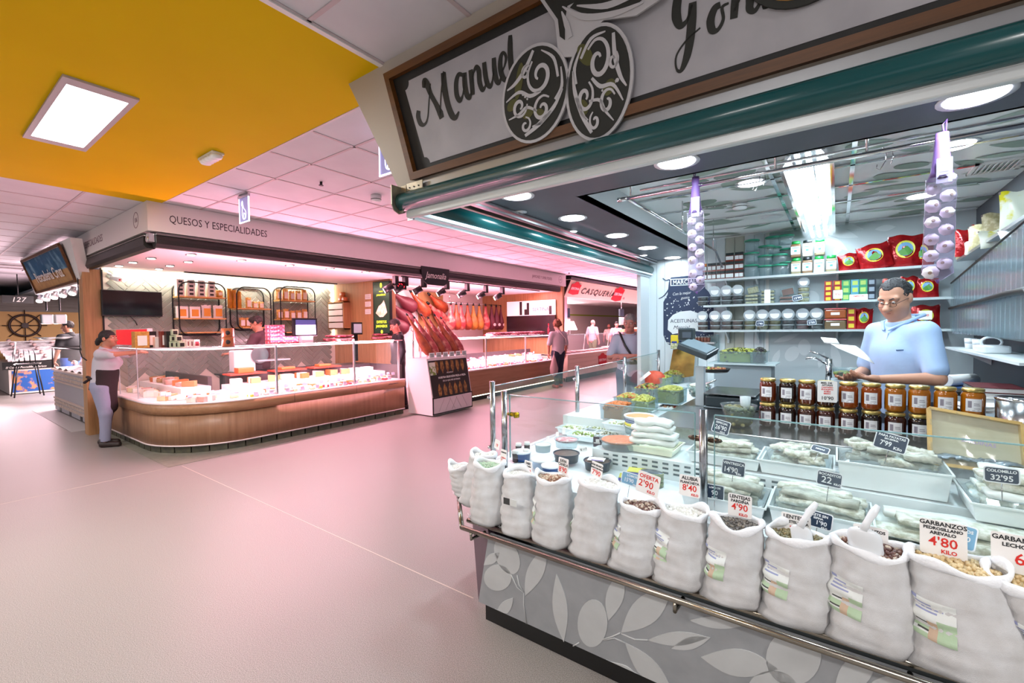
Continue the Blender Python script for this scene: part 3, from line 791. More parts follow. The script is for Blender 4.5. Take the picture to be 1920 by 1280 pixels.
part(t,'screw',BLACKM,lambda m: [m.cyl((-1.945+.032*math.cos(a),1.646,2.175+.032*math.sin(a)),(-1.945+.032*math.cos(a),1.652,2.175+.032*math.sin(a)),.0045,n=8) for a in (0,1.05,2.1,3.14,4.2,5.2)]+[m.cyl((-1.88+.035*k,1.662,2.26),(-1.88+.035*k,1.667,2.26),.004,n=8) for k in range(3)])
t = thing('side_roller_shutter','teal roller tube with two white bars along the aisle side of the near stall','shutter',(-1.92,3.6,2.1))
part(t,'tube',TEAL,lambda m: m.cyl((-1.90,1.72,2.19),(-1.90,5.58,2.19),.050,n=24))
WGL = mat('shutter_bar_bright','#e9f4f8',.25,.0)
part(t,'bottom_bar',WGL,lambda m: (m.box(-1.925,-1.905,1.72,5.6,2.103,2.12),m.box(-1.905,-1.87,1.72,5.6,2.124,2.142)))
part(t,'rail',ALU,lambda m: (m.box(-1.86,-1.82,1.85,5.58,2.262,2.275),m.box(-1.84,-1.80,1.9,5.58,2.285,2.296)))
part(t,'end_bracket',ALU,lambda m: (m.box(-1.945,-1.91,1.705,1.712,2.10,2.16),m.tube([(-1.89,1.715,2.135),(-1.87,1.72,2.15),(-1.86,1.72,2.13),(-1.88,1.72,2.115),(-1.89,1.715,2.135)],.003,6)))

# soffit and inner ceiling
SOF = mat('soffit_grey','#4c515c',.5,noise=(2.2,'#565b66',.3,.7))
sof = struct(MB().box(-1.92,-1.29,1.75,5.6,2.30,2.33).box(-1.29,1.6,1.75,2.52,2.30,2.33).build('ceiling_soffit',SOF),'dark blue-grey soffit with round downlights inside the near stall')
struct(MB().box(-1.31,-1.29,2.52,5.6,2.30,2.50).box(-1.31,1.6,2.50,2.52,2.30,2.50).build('trim_6',mat('soffit_edge','#c8ced0',.4)),'pale upright edge of the soffit opening')
LEAFC = mat('printed_ceiling_white','#eef3f3',.35,coat=.2)
inner = struct(MB().box(-1.31,1.6,2.50,5.62,2.482,2.52).build('ceiling_inner',LEAFC),'white inner ceiling printed with olive leaves')
LEAFP = mat('leaf_print_green','#9fb3a6',.5); LEAFP2 = mat('leaf_print_dark','#86998d',.5)


def ceil_leaves(m):
    R = random.Random(11)
    for k in range(85):
        x = R.uniform(-1.2,.85); y = R.uniform(2.6,5.5); a = R.uniform(-.5,.9) + (PI if R.random() < .2 else 0); l = R.uniform(.2,.42); m.m = R.randint(0,1)
        if abs(x+.15) < .2: continue
        if R.random() < .25:
            pts = [Vector((x+l*.35*math.cos(q)*math.cos(a) - l*.22*math.sin(q)*math.sin(a),y+l*.35*math.cos(q)*math.sin(a)+l*.22*math.sin(q)*math.cos(a))) for q in (2*PI*i/14 for i in range(14))]
        else: pts = leaf2d((x,y),(x+l*math.cos(a),y+l*math.sin(a)),l*.17,7)
        m.add([(p.x,p.y,2.4812 - .00004*k) for p in pts],[tuple(range(len(pts)))])


part(inner,'leaf_print',[LEAFP,LEAFP2],ceil_leaves)
part(inner,'metal_batten',CHROME,lambda m: [m.box(-1.29,1.6,y - .012,y+.012,2.470,2.481) for y in (3.0,3.5,4.0,4.5,5.0,5.45)])
part(inner,'cross_batten',CHROME,lambda m: [m.box(x - .012,x+.012,2.52,5.6,2.470,2.481) for x in (-.36,.07)])
DLW = mat('downlight_trim_white','#e4e6ea',.3); DLB = mat('downlight_disc_glow','#ffffff',.5,em=('#f4f6ff',5.0))
for k,(x,y,z,r,lab) in enumerate([(-1.587,2.258,2.30,.085,'first round downlight of the soffit row, nearest the sign corner'),(-1.587,2.97,2.30,.085,'second round downlight of the soffit row'),(-1.587,3.786,2.30,.085,'third round downlight of the soffit row'),
        (-1.587,4.587,2.30,.085,'fourth round downlight of the soffit row'),(-1.587,5.45,2.30,.085,'last round downlight of the soffit row, by the wall'),(-.645,2.285,2.30,.085,'round downlight in the front soffit above the smaller garlic string'),
        (.392,2.285,2.30,.085,'round downlight in the front soffit at the upper right'),(-.49,3.53,2.48,.085,'round downlight in the leaf printed ceiling left of the tubes'),(.522,3.5,2.48,.085,'round downlight in the leaf printed ceiling behind the larger garlic string'),
        (.522,4.72,2.48,.085,'farther round downlight in the leaf printed ceiling on the right'),(-.49,4.75,2.48,.07,'unlit round downlight in the leaf printed ceiling near the back wall')]):
    t = thing('round_downlight',lab,'downlight',(x,y,z - .02),'round downlights of the near stall')
    part(t,'rim',DLW,lambda m: m.lathe([(r,z - .001),(r+.022,z - .004),(r+.022,z),(r,z)],(x,y,0),24))
    part(t,'diffuser',DLB if 'unlit' not in lab else DLW,lambda m: m.cyl((x,y,z - .006),(x,y,z - .001),r,n=24))
for k,(px,py) in enumerate([(1075,433),(1150,460),(1208,478),(1250,490)]):
    p = at(px,py,Z=2.3)
    t = thing('small_spotlight','small spotlight beside the soffit downlights, number %s from the sign corner' % ('one two three four'.split()[k]),'spotlight',(p.x,p.y,2.28))
    part(t,'rim',DLW,lambda m: m.lathe([(.03,2.296),(.042,2.297),(.042,2.30)],(p.x,p.y,0),16)); part(t,'lens',DLB,lambda m: m.cyl((p.x,p.y,2.292),(p.x,p.y,2.299),.028,n=14))
p = at(976,397,Z=2.3)
t = thing('ceiling_speaker','small grey unlit fitting on the soffit nearest the sign corner','fitting',(p.x,p.y,2.28)); part(t,'rim',ALU,lambda m: m.lathe([(.02,2.294),(.045,2.296),(.045,2.30)],(p.x,p.y,0),18)); part(t,'lens',STEEL,lambda m: m.ell((p.x,p.y,2.296),(.02,.02,.008)))
# fluorescent fitting
t = thing('fluorescent_fitting','long mirrored fitting with three glowing tubes on the printed ceiling','lamp',(-.15,4.2,2.38))
part(t,'reflector',CHROME,lambda m: (m.prism([(-.28,3.0,2.385),(-.26,3.0,2.385),(-.22,3.0,2.45),(-.24,3.0,2.45)],(0,2.55,0)),m.prism([(-.02,3.0,2.385),(-.04,3.0,2.385),(-.08,3.0,2.45),(-.06,3.0,2.45)],(0,2.55,0)),m.box(-.24,-.06,3.0,5.55,2.447,2.46)))
FLG = mat('tube_glow','#ffffff',.4,em=('#e6f3ff',13.0))
for x in (-.205,-.15,-.095):
    part(t,'tube',FLG,lambda m: (m.cyl((x,3.05,2.378),(x,4.2,2.378),.014,n=10),m.cyl((x,4.3,2.378),(x,5.5,2.378),.014,n=10)))
# back wall, side wall
bw = struct(MB().box(-1.92,1.6,5.62,5.74,0,2.50).build('wall_back_near_stall',mat('stall_wall_base','#9aa4a8',.7)),'white boarded back wall of the near stall')
PLK = mat('white_plank','#dfe8ec',.5,rnd=.02); PLB = mat('beige_plank','#bfc0b4',.55,rnd=.03)
x = -1.92; k = 0
while x < -.62:
    wd = .098; b = -1.06 < x < -.86
    MB().box(x,x+wd - .004,5.606,5.62,0,2.49).build('plank',PLB if b else PLK,bw); x += wd; k += 1
struct(MB().box(-1.965,-1.92,5.3,5.74,0,2.30).build('trim_7',mat('pale_post','#d3dade',.5)),'pale end post where the boarded wall meets the aisle')
struct(MB().box(-.63,-.60,5.59,5.62,0,2.49).build('trim_8',WHITE),'white upright trim between boards and leaf print wall')
LW = mat('leaf_wall_grey','#c0ccd0',.5); LWL = mat('leaf_wall_pale','#d6dfe2',.5)
lw = MB().box(-.60,1.6,5.60,5.62,0,2.49).build('leaf_print_panel',LW,bw)


def wall_leaves(m):
    yy = [5.5985]
    def nx(): yy[0] -= .00025; return yy[0]
    def ov(px,py,rx,rz,r=0):
        p = at(px,py,Y=5.6); y_ = nx(); m.add([(p.x+rx*math.cos(q)*math.cos(r) - rz*math.sin(q)*math.sin(r),y_,p.z+rx*math.cos(q)*math.sin(r)+rz*math.sin(q)*math.cos(r)) for q in (2*PI*i/24 for i in range(24))],[tuple(range(24))])
    def lf(x0,y0,x1,y1,w):
        a = at(x0,y0,Y=5.6); b = at(x1,y1,Y=5.6); pts = leaf2d((a.x,a.z),(b.x,b.z),w,10); y_ = nx(); m.add([(p.x,y_,p.y) for p in pts],[tuple(range(len(pts)))])
    ov(1508,651,.055,.085); ov(1485,663,.06,.085,-.5); lf(1450,642,1500,625,.03); lf(1448,686,1462,655,.03); lf(1535,690,1546,660,.03); lf(1560,640,1575,700,.04); lf(1600,620,1570,640,.03)
    ov(1520,560,.075,.085); lf(1530,425,1610,445,.05); lf(1590,470,1545,440,.035); lf(1620,430,1560,418,.03); lf(1580,455,1562,480,.03); lf(1640,430,1680,425,.03)


part(lw,'leaf_shape',LWL,wall_leaves)
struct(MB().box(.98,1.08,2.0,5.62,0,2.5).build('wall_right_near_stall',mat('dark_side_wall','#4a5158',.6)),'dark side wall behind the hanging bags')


# ================================================================== NEAR STALL: counter, sacks, goods
PANEL = mat('panel_print_grey','#a3a5a8',.55,noise=(14,'#999c9f',.3,.7)); PLEAF = mat('panel_leaf_pale','#c6c8c8',.55,noise=(14,'#c0c2c2',.3,.7))
PURP = mat('purple_end_panel','#4a3a45',.5,wood=('Z',60,'#3d3039'))
t = thing('stall_counter','long stall counter with olive leaf relief on its slanted grey front','counter',(-.3,2.2,0))
ctr = t
A_ = Vector((-1.464,1.70,.108)); B_ = Vector((-1.31,1.60,.53))


def ppt(px,py,off=0.):  # point of the slanted front panel under a measured pixel
    n = Vector((1,0,0)).cross(B_ - A_).normalized(); d = at(px,py,Y=1.) - Vector((0,0,CAMH)); k = (A_ - Vector((0,0,CAMH))).dot(n) / d.dot(n)
    return Vector((0,0,CAMH)) + d * k + n * off * (1 if n.y < 0 else -1)


part(t,'front_panel',PANEL,lambda m: m.prism([A_,(2.0,1.70,.108),(2.0,1.60,.53),B_],(0,.02,.004)))
part(t,'end_panel',PURP,lambda m: m.prism([A_+Vector((0,.003,0)),B_+Vector((0,.003,0)),B_+Vector((-.18,.19,.03)),A_+Vector((-.30,.30,.27)),A_+Vector((-.01,.012,0))],(.02,.02,0)))
part(t,'side_panel',PURP,lambda m: m.box(-1.74,-1.72,2.0,5.5,.1,.66))
part(t,'kick_plate',BLACK,lambda m: m.box(-1.45,2.0,1.74,1.78,0,.12))
part(t,'inner_body',mat('counter_carcass','#9aa3a6',.6),lambda m: (m.box(-1.40,2.0,1.80,2.70,.1,.635),m.box(-1.71,-1.0,2.71,5.5,.1,.635)))
# relief leaves and olives, each its own piece


def oval(cx,cy,rx,ry,rot,n=26):
    return [(cx+rx*math.cos(a)*math.cos(rot) - ry*math.sin(a)*math.sin(rot),cy+rx*math.cos(a)*math.sin(rot)+ry*math.sin(a)*math.cos(rot)) for a in (2*PI*k/n for k in range(n))]


def cr(x,y): return 860 + x / 4,960 + y / 4


def cr2(x,y): return 1300 + x / 3.4286,920 + y / 3.4286


SH = [('leaf_relief_olive',[cr(*p) for p in oval(365,325,85,145,-.42)]),('leaf_relief_olive',[cr(*p) for p in oval(295,488,103,98,0)]),('leaf_relief_olive',[cr(*p) for p in oval(1006,830,112,178,0.04)]),
      ('leaf_relief',[cr(*p) for p in leaf2d((500,625),(660,250),62)]),('leaf_relief',[cr(*p) for p in leaf2d((790,970),(735,460),55)]),('leaf_relief',[cr(*p) for p in leaf2d((285,790),(410,640),42)]),
      ('leaf_relief',[cr(*p) for p in leaf2d((1125,810),(1225,430),66)]),('leaf_relief',[cr(*p) for p in leaf2d((1220,900),(1600,560),105)]),('leaf_relief',[cr(*p) for p in leaf2d((1420,955),(1870,935),52)]),
      ('leaf_relief',[cr(*p) for p in leaf2d((1250,975),(1620,1400),75)]),('leaf_relief',[cr(*p) for p in leaf2d((1110,1120),(1380,1330),70)]),('leaf_relief',[cr(*p) for p in leaf2d((190,395),(310,300),36)]),
      ('leaf_relief',[cr2(*p) for p in leaf2d((50,1065),(545,1140),88)]),('leaf_relief_olive',[cr2(*p) for p in oval(645,1065,175,185,.5)]),('leaf_relief_olive',[cr2(*p) for p in oval(510,1260,155,110,.0)]),
      ('leaf_relief',[cr2(*p) for p in leaf2d((905,1290),(1180,1040),95)]),('leaf_relief',[cr2(*p) for p in leaf2d((-20,830),(350,855),40)]),('leaf_relief',[cr2(*p) for p in leaf2d((-140,1010),(110,940),40)]),
      ('leaf_relief',[cr2(*p) for p in leaf2d((1010,1420),(1420,1180),100)]),('leaf_relief_olive',[cr2(*p) for p in oval(1500,1300,120,150,.3)])]
for nm,pts in SH:
    q = [ppt(*p) for p in pts]; q = [v for v in q]
    if min(v.z for v in q) < .10: q = [Vector((v.x,v.y,v.z)) if v.z > .112 else Vector((v.x,1.699,.112)) for v in q]
    q = [v if v.z < .54 else Vector((v.x,1.598,.54)) for v in q]
    n = Vector((0,-.97,-.23)); m = MB(); m.prism(q,n*.003); m.build(nm,PLEAF,ctr)


def stems(m):
    for pts in ([(395,465),(440,560),(490,600),(490,690),(510,830)],[(440,470),(455,540),(490,600)],[(1085,950),(1150,930),(1215,900)],[(1090,955),(1170,940),(1250,975)],[(1220,905),(1320,950),(1420,955)],[(860,1000),(905,975)]):
        m.tube([ppt(*cr(*p),off=.002) for p in pts],.0028,6)


part(ctr,'leaf_stems',PLEAF,stems)
# display deck, steps, rails, posts
DKW = mat('deck_white_enamel','#dfe9ec',.3)
part(t,'lower_deck',DKW,lambda m: (m.box(-1.45,2.0,1.90,2.3299,.64,.70),m.box(-1.70,-1.4501,2.0,2.3299,.64,.70),m.box(-1.70,-1.1301,2.33,3.0,.64,.70)))
part(t,'middle_step',DKW,lambda m: m.box(-1.13,2.0,2.33,2.70,.70,.80))
part(t,'riser_slots',mat('slot_dark','#4b5a60',.6),lambda m: [m.box(x,x+.030,2.3275,2.331,z,z+.010) for x in [-1.06+.055*k for k in range(20)] for z in (.728,.752,.776)])
part(t,'steel_ledge',STEEL,lambda m: (m.box(-.95,2.0,2.70,3.35,.86,.90),m.box(-.95,2.0,2.695,2.70,.80,.90)),bevel=.004)
part(t,'side_deck',DKW,lambda m: m.box(-1.70,-1.0,3.0,5.5,.64,.82))
part(t,'worktop',STEEL,lambda m: (m.box(-.95,2.0,3.35,3.45,.64,.90),m.box(-1.0,-.6,3.45,5.5,.64,.86),m.box(-.6,.95,5.0,5.58,.64,.90)))
RAIL = mat('rail_steel','#9a9488',.2,1.)
for y in (1.50,1.575,1.65):
    part(t,'sack_rail',RAIL,lambda m: m.cyl((-1.385 - (y - 1.5)*.4,y,.585),(2.0,y,.585),.011,n=14))
part(t,'corner_rail',RAIL,lambda m: (m.cyl((-1.385,1.50,.585),(-1.76,1.875,.585),.011,n=14),m.cyl((-1.34,1.575,.585),(-1.68,1.92,.585),.011,n=14)))
part(t,'rail_bracket',RAIL,lambda m: [m.tube([(x,1.50,.575),(x,1.50,.545),(x,1.60,.54)],.007,8) for x in (-1.33,-.43,.17,.9)])
part(t,'sack_shelf',mat('shelf_under','#3e3c3a',.6),lambda m: m.box(-1.36,2.0,1.62,1.90,.55,.572))

t = thing('glass_screen','front glass screen with steel posts above the bean sacks','glass screen',(-.4,1.96,.7))
for x0,x1 in ((-1.455,-.485),(-.405,1.9)):
    g_ = part(t,'glass_pane',GLASS,lambda m: m.box(x0,x1,1.975,1.983,.78,1.125))
    part(g_,'pane_edge',GLASSEDGE,lambda m: (m.box(x0,x1,1.974,1.984,1.125,1.129),m.box(x0 - .003,x0,1.974,1.984,.78,1.127),m.box(x1,x1+.003,1.974,1.984,.78,1.127)))
for x in (-1.48,-.445):
    po = part(t,'steel_post',STEEL,lambda m: (m.cyl((x,1.96,.64),(x,1.96,1.15),.0165,n=18)))
    part(po,'glass_clamp',mat('brass_clamp','#b99a1c',.25,.9) if x < -1 else mat('dark_clamp','#5d4a3c',.2,1.),lambda m: (m.ell((x+.034,1.985,1.02),(.035,.012,.013)),m.ell((x - .034,1.985,1.02),(.035,.012,.013)) if x > -1 else m.cyl((x+.06,1.97,1.02),(x+.075,1.99,1.02),.016)))
t = thing('glass_screen','aisle side glass screen with steel posts beside the olive tubs','glass screen',(-1.66,3.8,.7))
SP = [(-1.665,2.09,1.178),(-1.665,3.17,1.186),(-1.69,4.22,1.194),(-1.73,5.38,1.205)]
for k,(x,y,z) in enumerate(SP):
    po = part(t,'steel_post',STEEL,lambda m: m.cyl((x,y,.66),(x,y,z),.0165,n=18))
    for zz in (.78,1.08): part(po,'glass_clamp',CHROME,lambda m: m.ell((x - .022,y,zz),(.014,.022,.013)))
for (x0,y0,z0),(x1,y1,z1) in zip(SP[:-1],SP[1:]):
    part(t,'glass_pane',GLASS,lambda m: m.prism([(x0+.0,y0+.03,.70),(x1,y1 - .03,.70),(x1,y1 - .03,z1 - .03),(x0,y0+.03,z0 - .03)],(.008,0,0)))
    part(t,'pane_edge',GLASSEDGE,lambda m: m.prism([(x0 - .001,y0+.03,z0 - .03),(x1 - .001,y1 - .03,z1 - .03),(x1 - .001,y1 - .03,z1 - .026),(x0 - .001,y0+.03,z0 - .026)],(.010,0,0)))

# ------------------------------------------------------------- price cards
CARDW = mat('card_white','#eceae8',.6); CARDN = mat('card_navy','#1f3550',.5); CARDB = mat('card_light_blue','#7fb0d0',.5); CHALK = mat('chalk_white','#eef4f8',.6)
NCARD = [0]


def card(label,pos,w_,h_,bg,lines,yaw=0.,tilt=.15,roll=0.,border=False,name='price_card',cat='price card',group=None):
    """card centred at pos facing -Y (turned by yaw, leaning back by tilt); lines = (text, size, colour, x, y[, sx])"""
    x = Vector((math.cos(yaw),math.sin(yaw),0)); u = Vector((0,0,1)); f = Vector((math.sin(yaw),-math.cos(yaw),0))
    u = (u*math.cos(tilt) - f*math.sin(tilt)); n = x.cross(u)
    x,u = x * math.cos(roll) + u * math.sin(roll),u * math.cos(roll) - x * math.sin(roll)
    pos = Vector(pos); t = thing(name,label,cat,pos - u*h_/2,group)
    if border:
        part(t,'border',CHALK,lambda m: m.prism([pos+x*p.x+u*p.y - n*.0012 for p in rrect(w_,h_,.008,3)],n*.0012))
        part(t,'board',bg,lambda m: m.prism([pos+x*p.x+u*p.y for p in rrect(w_ - .007,h_ - .007,.006,3)],n*.0006))
    else: part(t,'board',bg,lambda m: m.prism([pos+x*p.x+u*p.y - n*.0012 for p in rrect(w_,h_,.006,3)],n*.0018))
    if border: part(t,'pin',STEEL,lambda m: m.cyl(pos - u*(h_*.5 - .004) - n*.002,pos - u*(h_*.5+.055) - n*.002,.0014,n=6))
    for ln in lines:
        s,sz,c,dx,dy = ln[:5]
        o = text(s,sz,pos+x*dx+u*dy+n*.0012,x,u,c,t,align='CENTER',extrude=.0002,sx=ln[5] if len(ln) > 5 else 1,bold=.0004)
    return t


# ------------------------------------------------------------- bean sacks
SACK = mat('woven_sack_white','#c4c4c5',.75,noise=(22,'#b5b3b2',.3,.7),bump=(620,.3)); SACKRIM = mat('sack_rolled_rim','#e9ebee',.75,bump=(90,.3))
LBL = [mat('sack_label_pale','#cfd2cf',.6),mat('sack_label_blue','#8a90b4',.6),mat('sack_label_green','#a3b99a',.6),mat('sack_label_brown','#b9a089',.6),mat('sack_label_black','#3a3a3a',.6)]


def sack(label,xb,top,rx,ry,bean_cols,bean_size,seed,lab=None,yb=1.60,fill=.018,bean_n=150):
    R = random.Random(seed); top = Vector(top); zb = .597; b0 = Vector((xb,yb,zb)); H = top.z - zb
    t = thing('bean_sack',label,'sack',b0,'open sacks of pulses along the rail')
    n,M_ = 44,18
    ph = [R.uniform(0,6.28) for _ in range(6)]

    def surf(a,q,off=0.):
        c,s = math.cos(a),math.sin(a); e = .80 if q < .3 else .80 + .2 * min(1,(q - .3)/.5)
        sx = math.copysign(abs(c) ** e,c); sy = math.copysign(abs(s) ** e,s)
        k = 1.0 + .10 * math.sin(PI*min(1,q*1.15)) - .02 * q
        wx = (rx*1.04) * k; wy = (.070*(1 - q)+ry*q) * k
        if q < .12: f = 1 - .10 * (1 - q/.12) ** 2; wx *= f; wy *= f
        wr = .0030 * (1.3 if c < 0 else .7) * math.sin(q*38+1.4*math.sin(a*2+ph[0])+ph[1]) * (1 if q < .85 else .3) + .0028 * math.sin(a*5+q*6+ph[2]) + .002 * math.sin(a*3 - q*14+ph[3])
        p = b0 + (top - b0) * (q ** 1.05) ; p.z = zb + H * q
        p += Vector((sx*(wx+wr+off),sy*(wy+wr+off),0))
        ear = max(0,1 - q/.16) ** 1.6
        if c < 0 and s < .35: p.x -= .036 * ear * max(0,-c) ** 3; p.z -= .006 * ear * max(0,-c) ** 3
        p.z += .010 * q ** 4 * math.sin(a*2+ph[4]) + .006 * q ** 4 * math.sin(3*a+ph[5])
        return p
    m = MB(); rows = []
    for i in range(M_+1): rows.append([surf(2*PI*k/n,i/M_) for k in range(n)])
    vs = [p for r in rows for p in r]; fs = [(i*n+k,i*n+(k+1) % n,(i+1)*n+(k+1) % n,(i+1)*n+k) for i in range(M_) for k in range(n)] + [tuple(range(n))[::-1]]
    m.add(vs,fs,True); body = m.build('sack_body',SACK,t)
    # rolled rim
    m = MB(); rim = [surf(2*PI*k/n,1.0) for k in range(n)]; cen = sum(rim,Vector()) / n; prof = []
    vs = []; J = 9
    for k in range(n):
        p = rim[k]; d = (p - cen); d.z = 0; d.normalize(); th = .0085 + .003 * math.sin(k*.7+ph[0])
        for j in range(J): a = 2 * PI * j / J; vs.append(p+d*th*math.cos(a)+Vector((0,0,1))*(th*1.5*math.sin(a) - .004))
    m.add(vs,[(k*J+j,k*J+(j+1) % J,((k+1) % n)*J+(j+1) % J,((k+1) % n)*J+j) for k in range(n) for j in range(J)],True)
    m.build('rolled_rim',SACKRIM,t)
    # filling
    m = MB(); m.m = 0
    zc = cen.z - fill; ring = [Vector((cen.x+(p.x - cen.x)*.97,cen.y+(p.y - cen.y)*.97,zc)) for p in rim]
    m.add([Vector((cen.x,cen.y,zc+.012))]+ring,[(0,1+k,1+(k+1) % n) for k in range(n)],True)
    for k in range(bean_n):
        a = R.uniform(0,2*PI); r = math.sqrt(R.random()) * .93; p = Vector((cen.x,cen.y,zc+.012*(1 - r))) + Vector((rim[0].x - cen.x,0,0)) * r * math.cos(a) + Vector((0,rim[n // 4].y - cen.y,0)) * r * math.sin(a)
        m.m = R.randint(0,len(bean_cols) - 1); e = Euler((R.uniform(0,3),R.uniform(0,3),R.uniform(0,3))).to_matrix()
        m.ell(p+Vector((0,0,bean_size*.5)),(bean_size*1.35,bean_size,bean_size*.85),6,4,e)
    o = m.build('pulses',bean_cols,t); o['kind'] = 'stuff'
    # printed label that follows the cloth
    if lab:
        a0,a1,q0,q1 = lab; m = MB(); nx_,nz_ = 9,24
        for i in range(nz_):
            for k in range(nx_):
                f0,f1 = i / nz_,(i+1) / nz_; g0,g1 = k / nx_,(k+1) / nx_
                qd = [surf(a0+(a1 - a0)*gg,q0+(q1 - q0)*ff,.0012) for gg,ff in ((g0,f0),(g1,f0),(g1,f1),(g0,f1))]
                if i >= 13: m.m = 1 if (i in (16,18,20) and 0 < k < 7 - i % 3) or (i >= 22 and k < 2) else 0
                elif k >= 6: m.m = 2
                else: m.m = 3 if k in (4,5) and i < 11 else (2 if i % 5 < 3 and i < 9 else (4 if (i in (9,4) and k in (1,2,3)) else 0))
                m.add(qd,[(0,1,2,3)],True)
        m.build('printed_label',LBL,t)
    # frayed thread at the bottom corner
    c0 = surf(PI*1.02,.02); m = MB()
    for k in range(4): m.tube([c0,c0+Vector((-.008 - .004*R.random(),-.006+.01*R.random(),-.004 - .004*k)),c0+Vector((-.014 - .01*R.random(),-.008+.012*R.random(),.004 - .007*k))],.0009,4)
    m.build('thread',SACKRIM,t)
    return t


def bm(n,c): return mat('bean_'+n,c,.45)


CREAMB = [bm('cream','#ded8c8'),bm('cream2','#cfc7b2')]; WHB = [bm('white','#e6e4de'),bm('white2','#d5d3cb')]
PINTO = [bm('pinto','#7a5648'),bm('pinto2','#c9b8a6'),bm('pinto3','#5d3c36')]; LENT = [bm('lentil','#6b6560'),bm('lentil2','#4f4b47'),bm('lentil3','#857c70')]
GREEN = [bm('green','#9db89a'),bm('green2','#b6c9ae')]; CANEL = [bm('canela','#8a5f45'),bm('canela2','#cdb9a2')]; CAST = [bm('cast','#8d7f58'),bm('cast2','#6f6748')]; GARB = [bm('garb','#d9c398'),bm('garb2','#c9ae7f')]
LB = (PI*1.14,PI*1.45,.30,.66)
SK = [('leftmost small sack half hidden at the corner rail',-1.60,(862,872),.070,.05,WHB,.006,None,1.80,1.82),
      ('tall sack of white beans behind the green pulses at the left end',-1.50,(907,850),.075,.055,WHB,.006,None,1.73,1.85),
      ('sack of pale green pulses at the left end of the rail',-1.31,(917,868),.080,.06,GREEN,.005,None,1.61,1.72),
      ('sack with a small black label patch just right of the green pulses',-1.12,(973,886),.078,.06,WHB,.006,'black',1.60,1.72),
      ('sack of light brown speckled beans, left of the large white beans',-.955,(1037,893),.080,.062,CANEL,.007,(PI*1.05,PI*1.30,.28,.62),1.60,1.72),
      ('sack of large white beans with a torn label on its left side',-.775,(1122,905),.083,.065,WHB,.009,(PI*1.06,PI*1.22,.30,.55),1.60,1.72),
      ('sack of dark mottled beans under the special offer card',-.605,(1203,945),.078,.062,PINTO,.0075,(PI*1.05,PI*1.32,.30,.68),1.60,1.71),
      ('sack of small white beans just left of the steel post',-.44,(1282,955),.080,.062,WHB,.007,(PI*1.10,PI*1.40,.32,.68),1.60,1.71),
      ('sack of dark brown lentils to the right of the steel post',-.27,(1380,975),.080,.064,LENT,.0042,LB,1.60,1.70),
      ('sack of olive brown lentils with a white scoop',-.095,(1498,1000),.084,.066,CAST,.005,LB,1.60,1.70),
      ('sack of mottled beans with a large white scoop upright in it',.085,(1630,1020),.090,.068,PINTO,.007,LB,1.60,1.70),
      ('sack of small chickpeas, nearest complete sack on the right',.285,(1790,1050),.100,.072,GARB,.006,LB,1.60,1.70),
      ('sack cut off by the right edge of the picture',.52,(1960,1090),.105,.075,GARB,.006,LB,1.60,1.70)]
TOPS = []
for k,(lb,xb,px,rx,ry,bc,bs,lab,yb,yt) in enumerate(SK):
    tp = at(px[0],px[1],Y=yt); TOPS.append(tp)
    s = sack(lb,xb,tp,rx,ry,bc,bs,20+k,lab if lab != 'black' else None,yb,bean_n=260 if bs < .0055 else 170)
    if lab == 'black':
        m = MB()
        c = at(958,940,Y=1.525)
        m.m = 0; m.box(c.x - .034,c.x - .002,1.517,1.5185,c.z - .014,c.z+.014); m.m = 1; m.box(c.x+.002,c.x+.034,1.517,1.5185,c.z - .014,c.z+.014)
        m.build('printed_label',[LBL[4],LBL[0]],s)

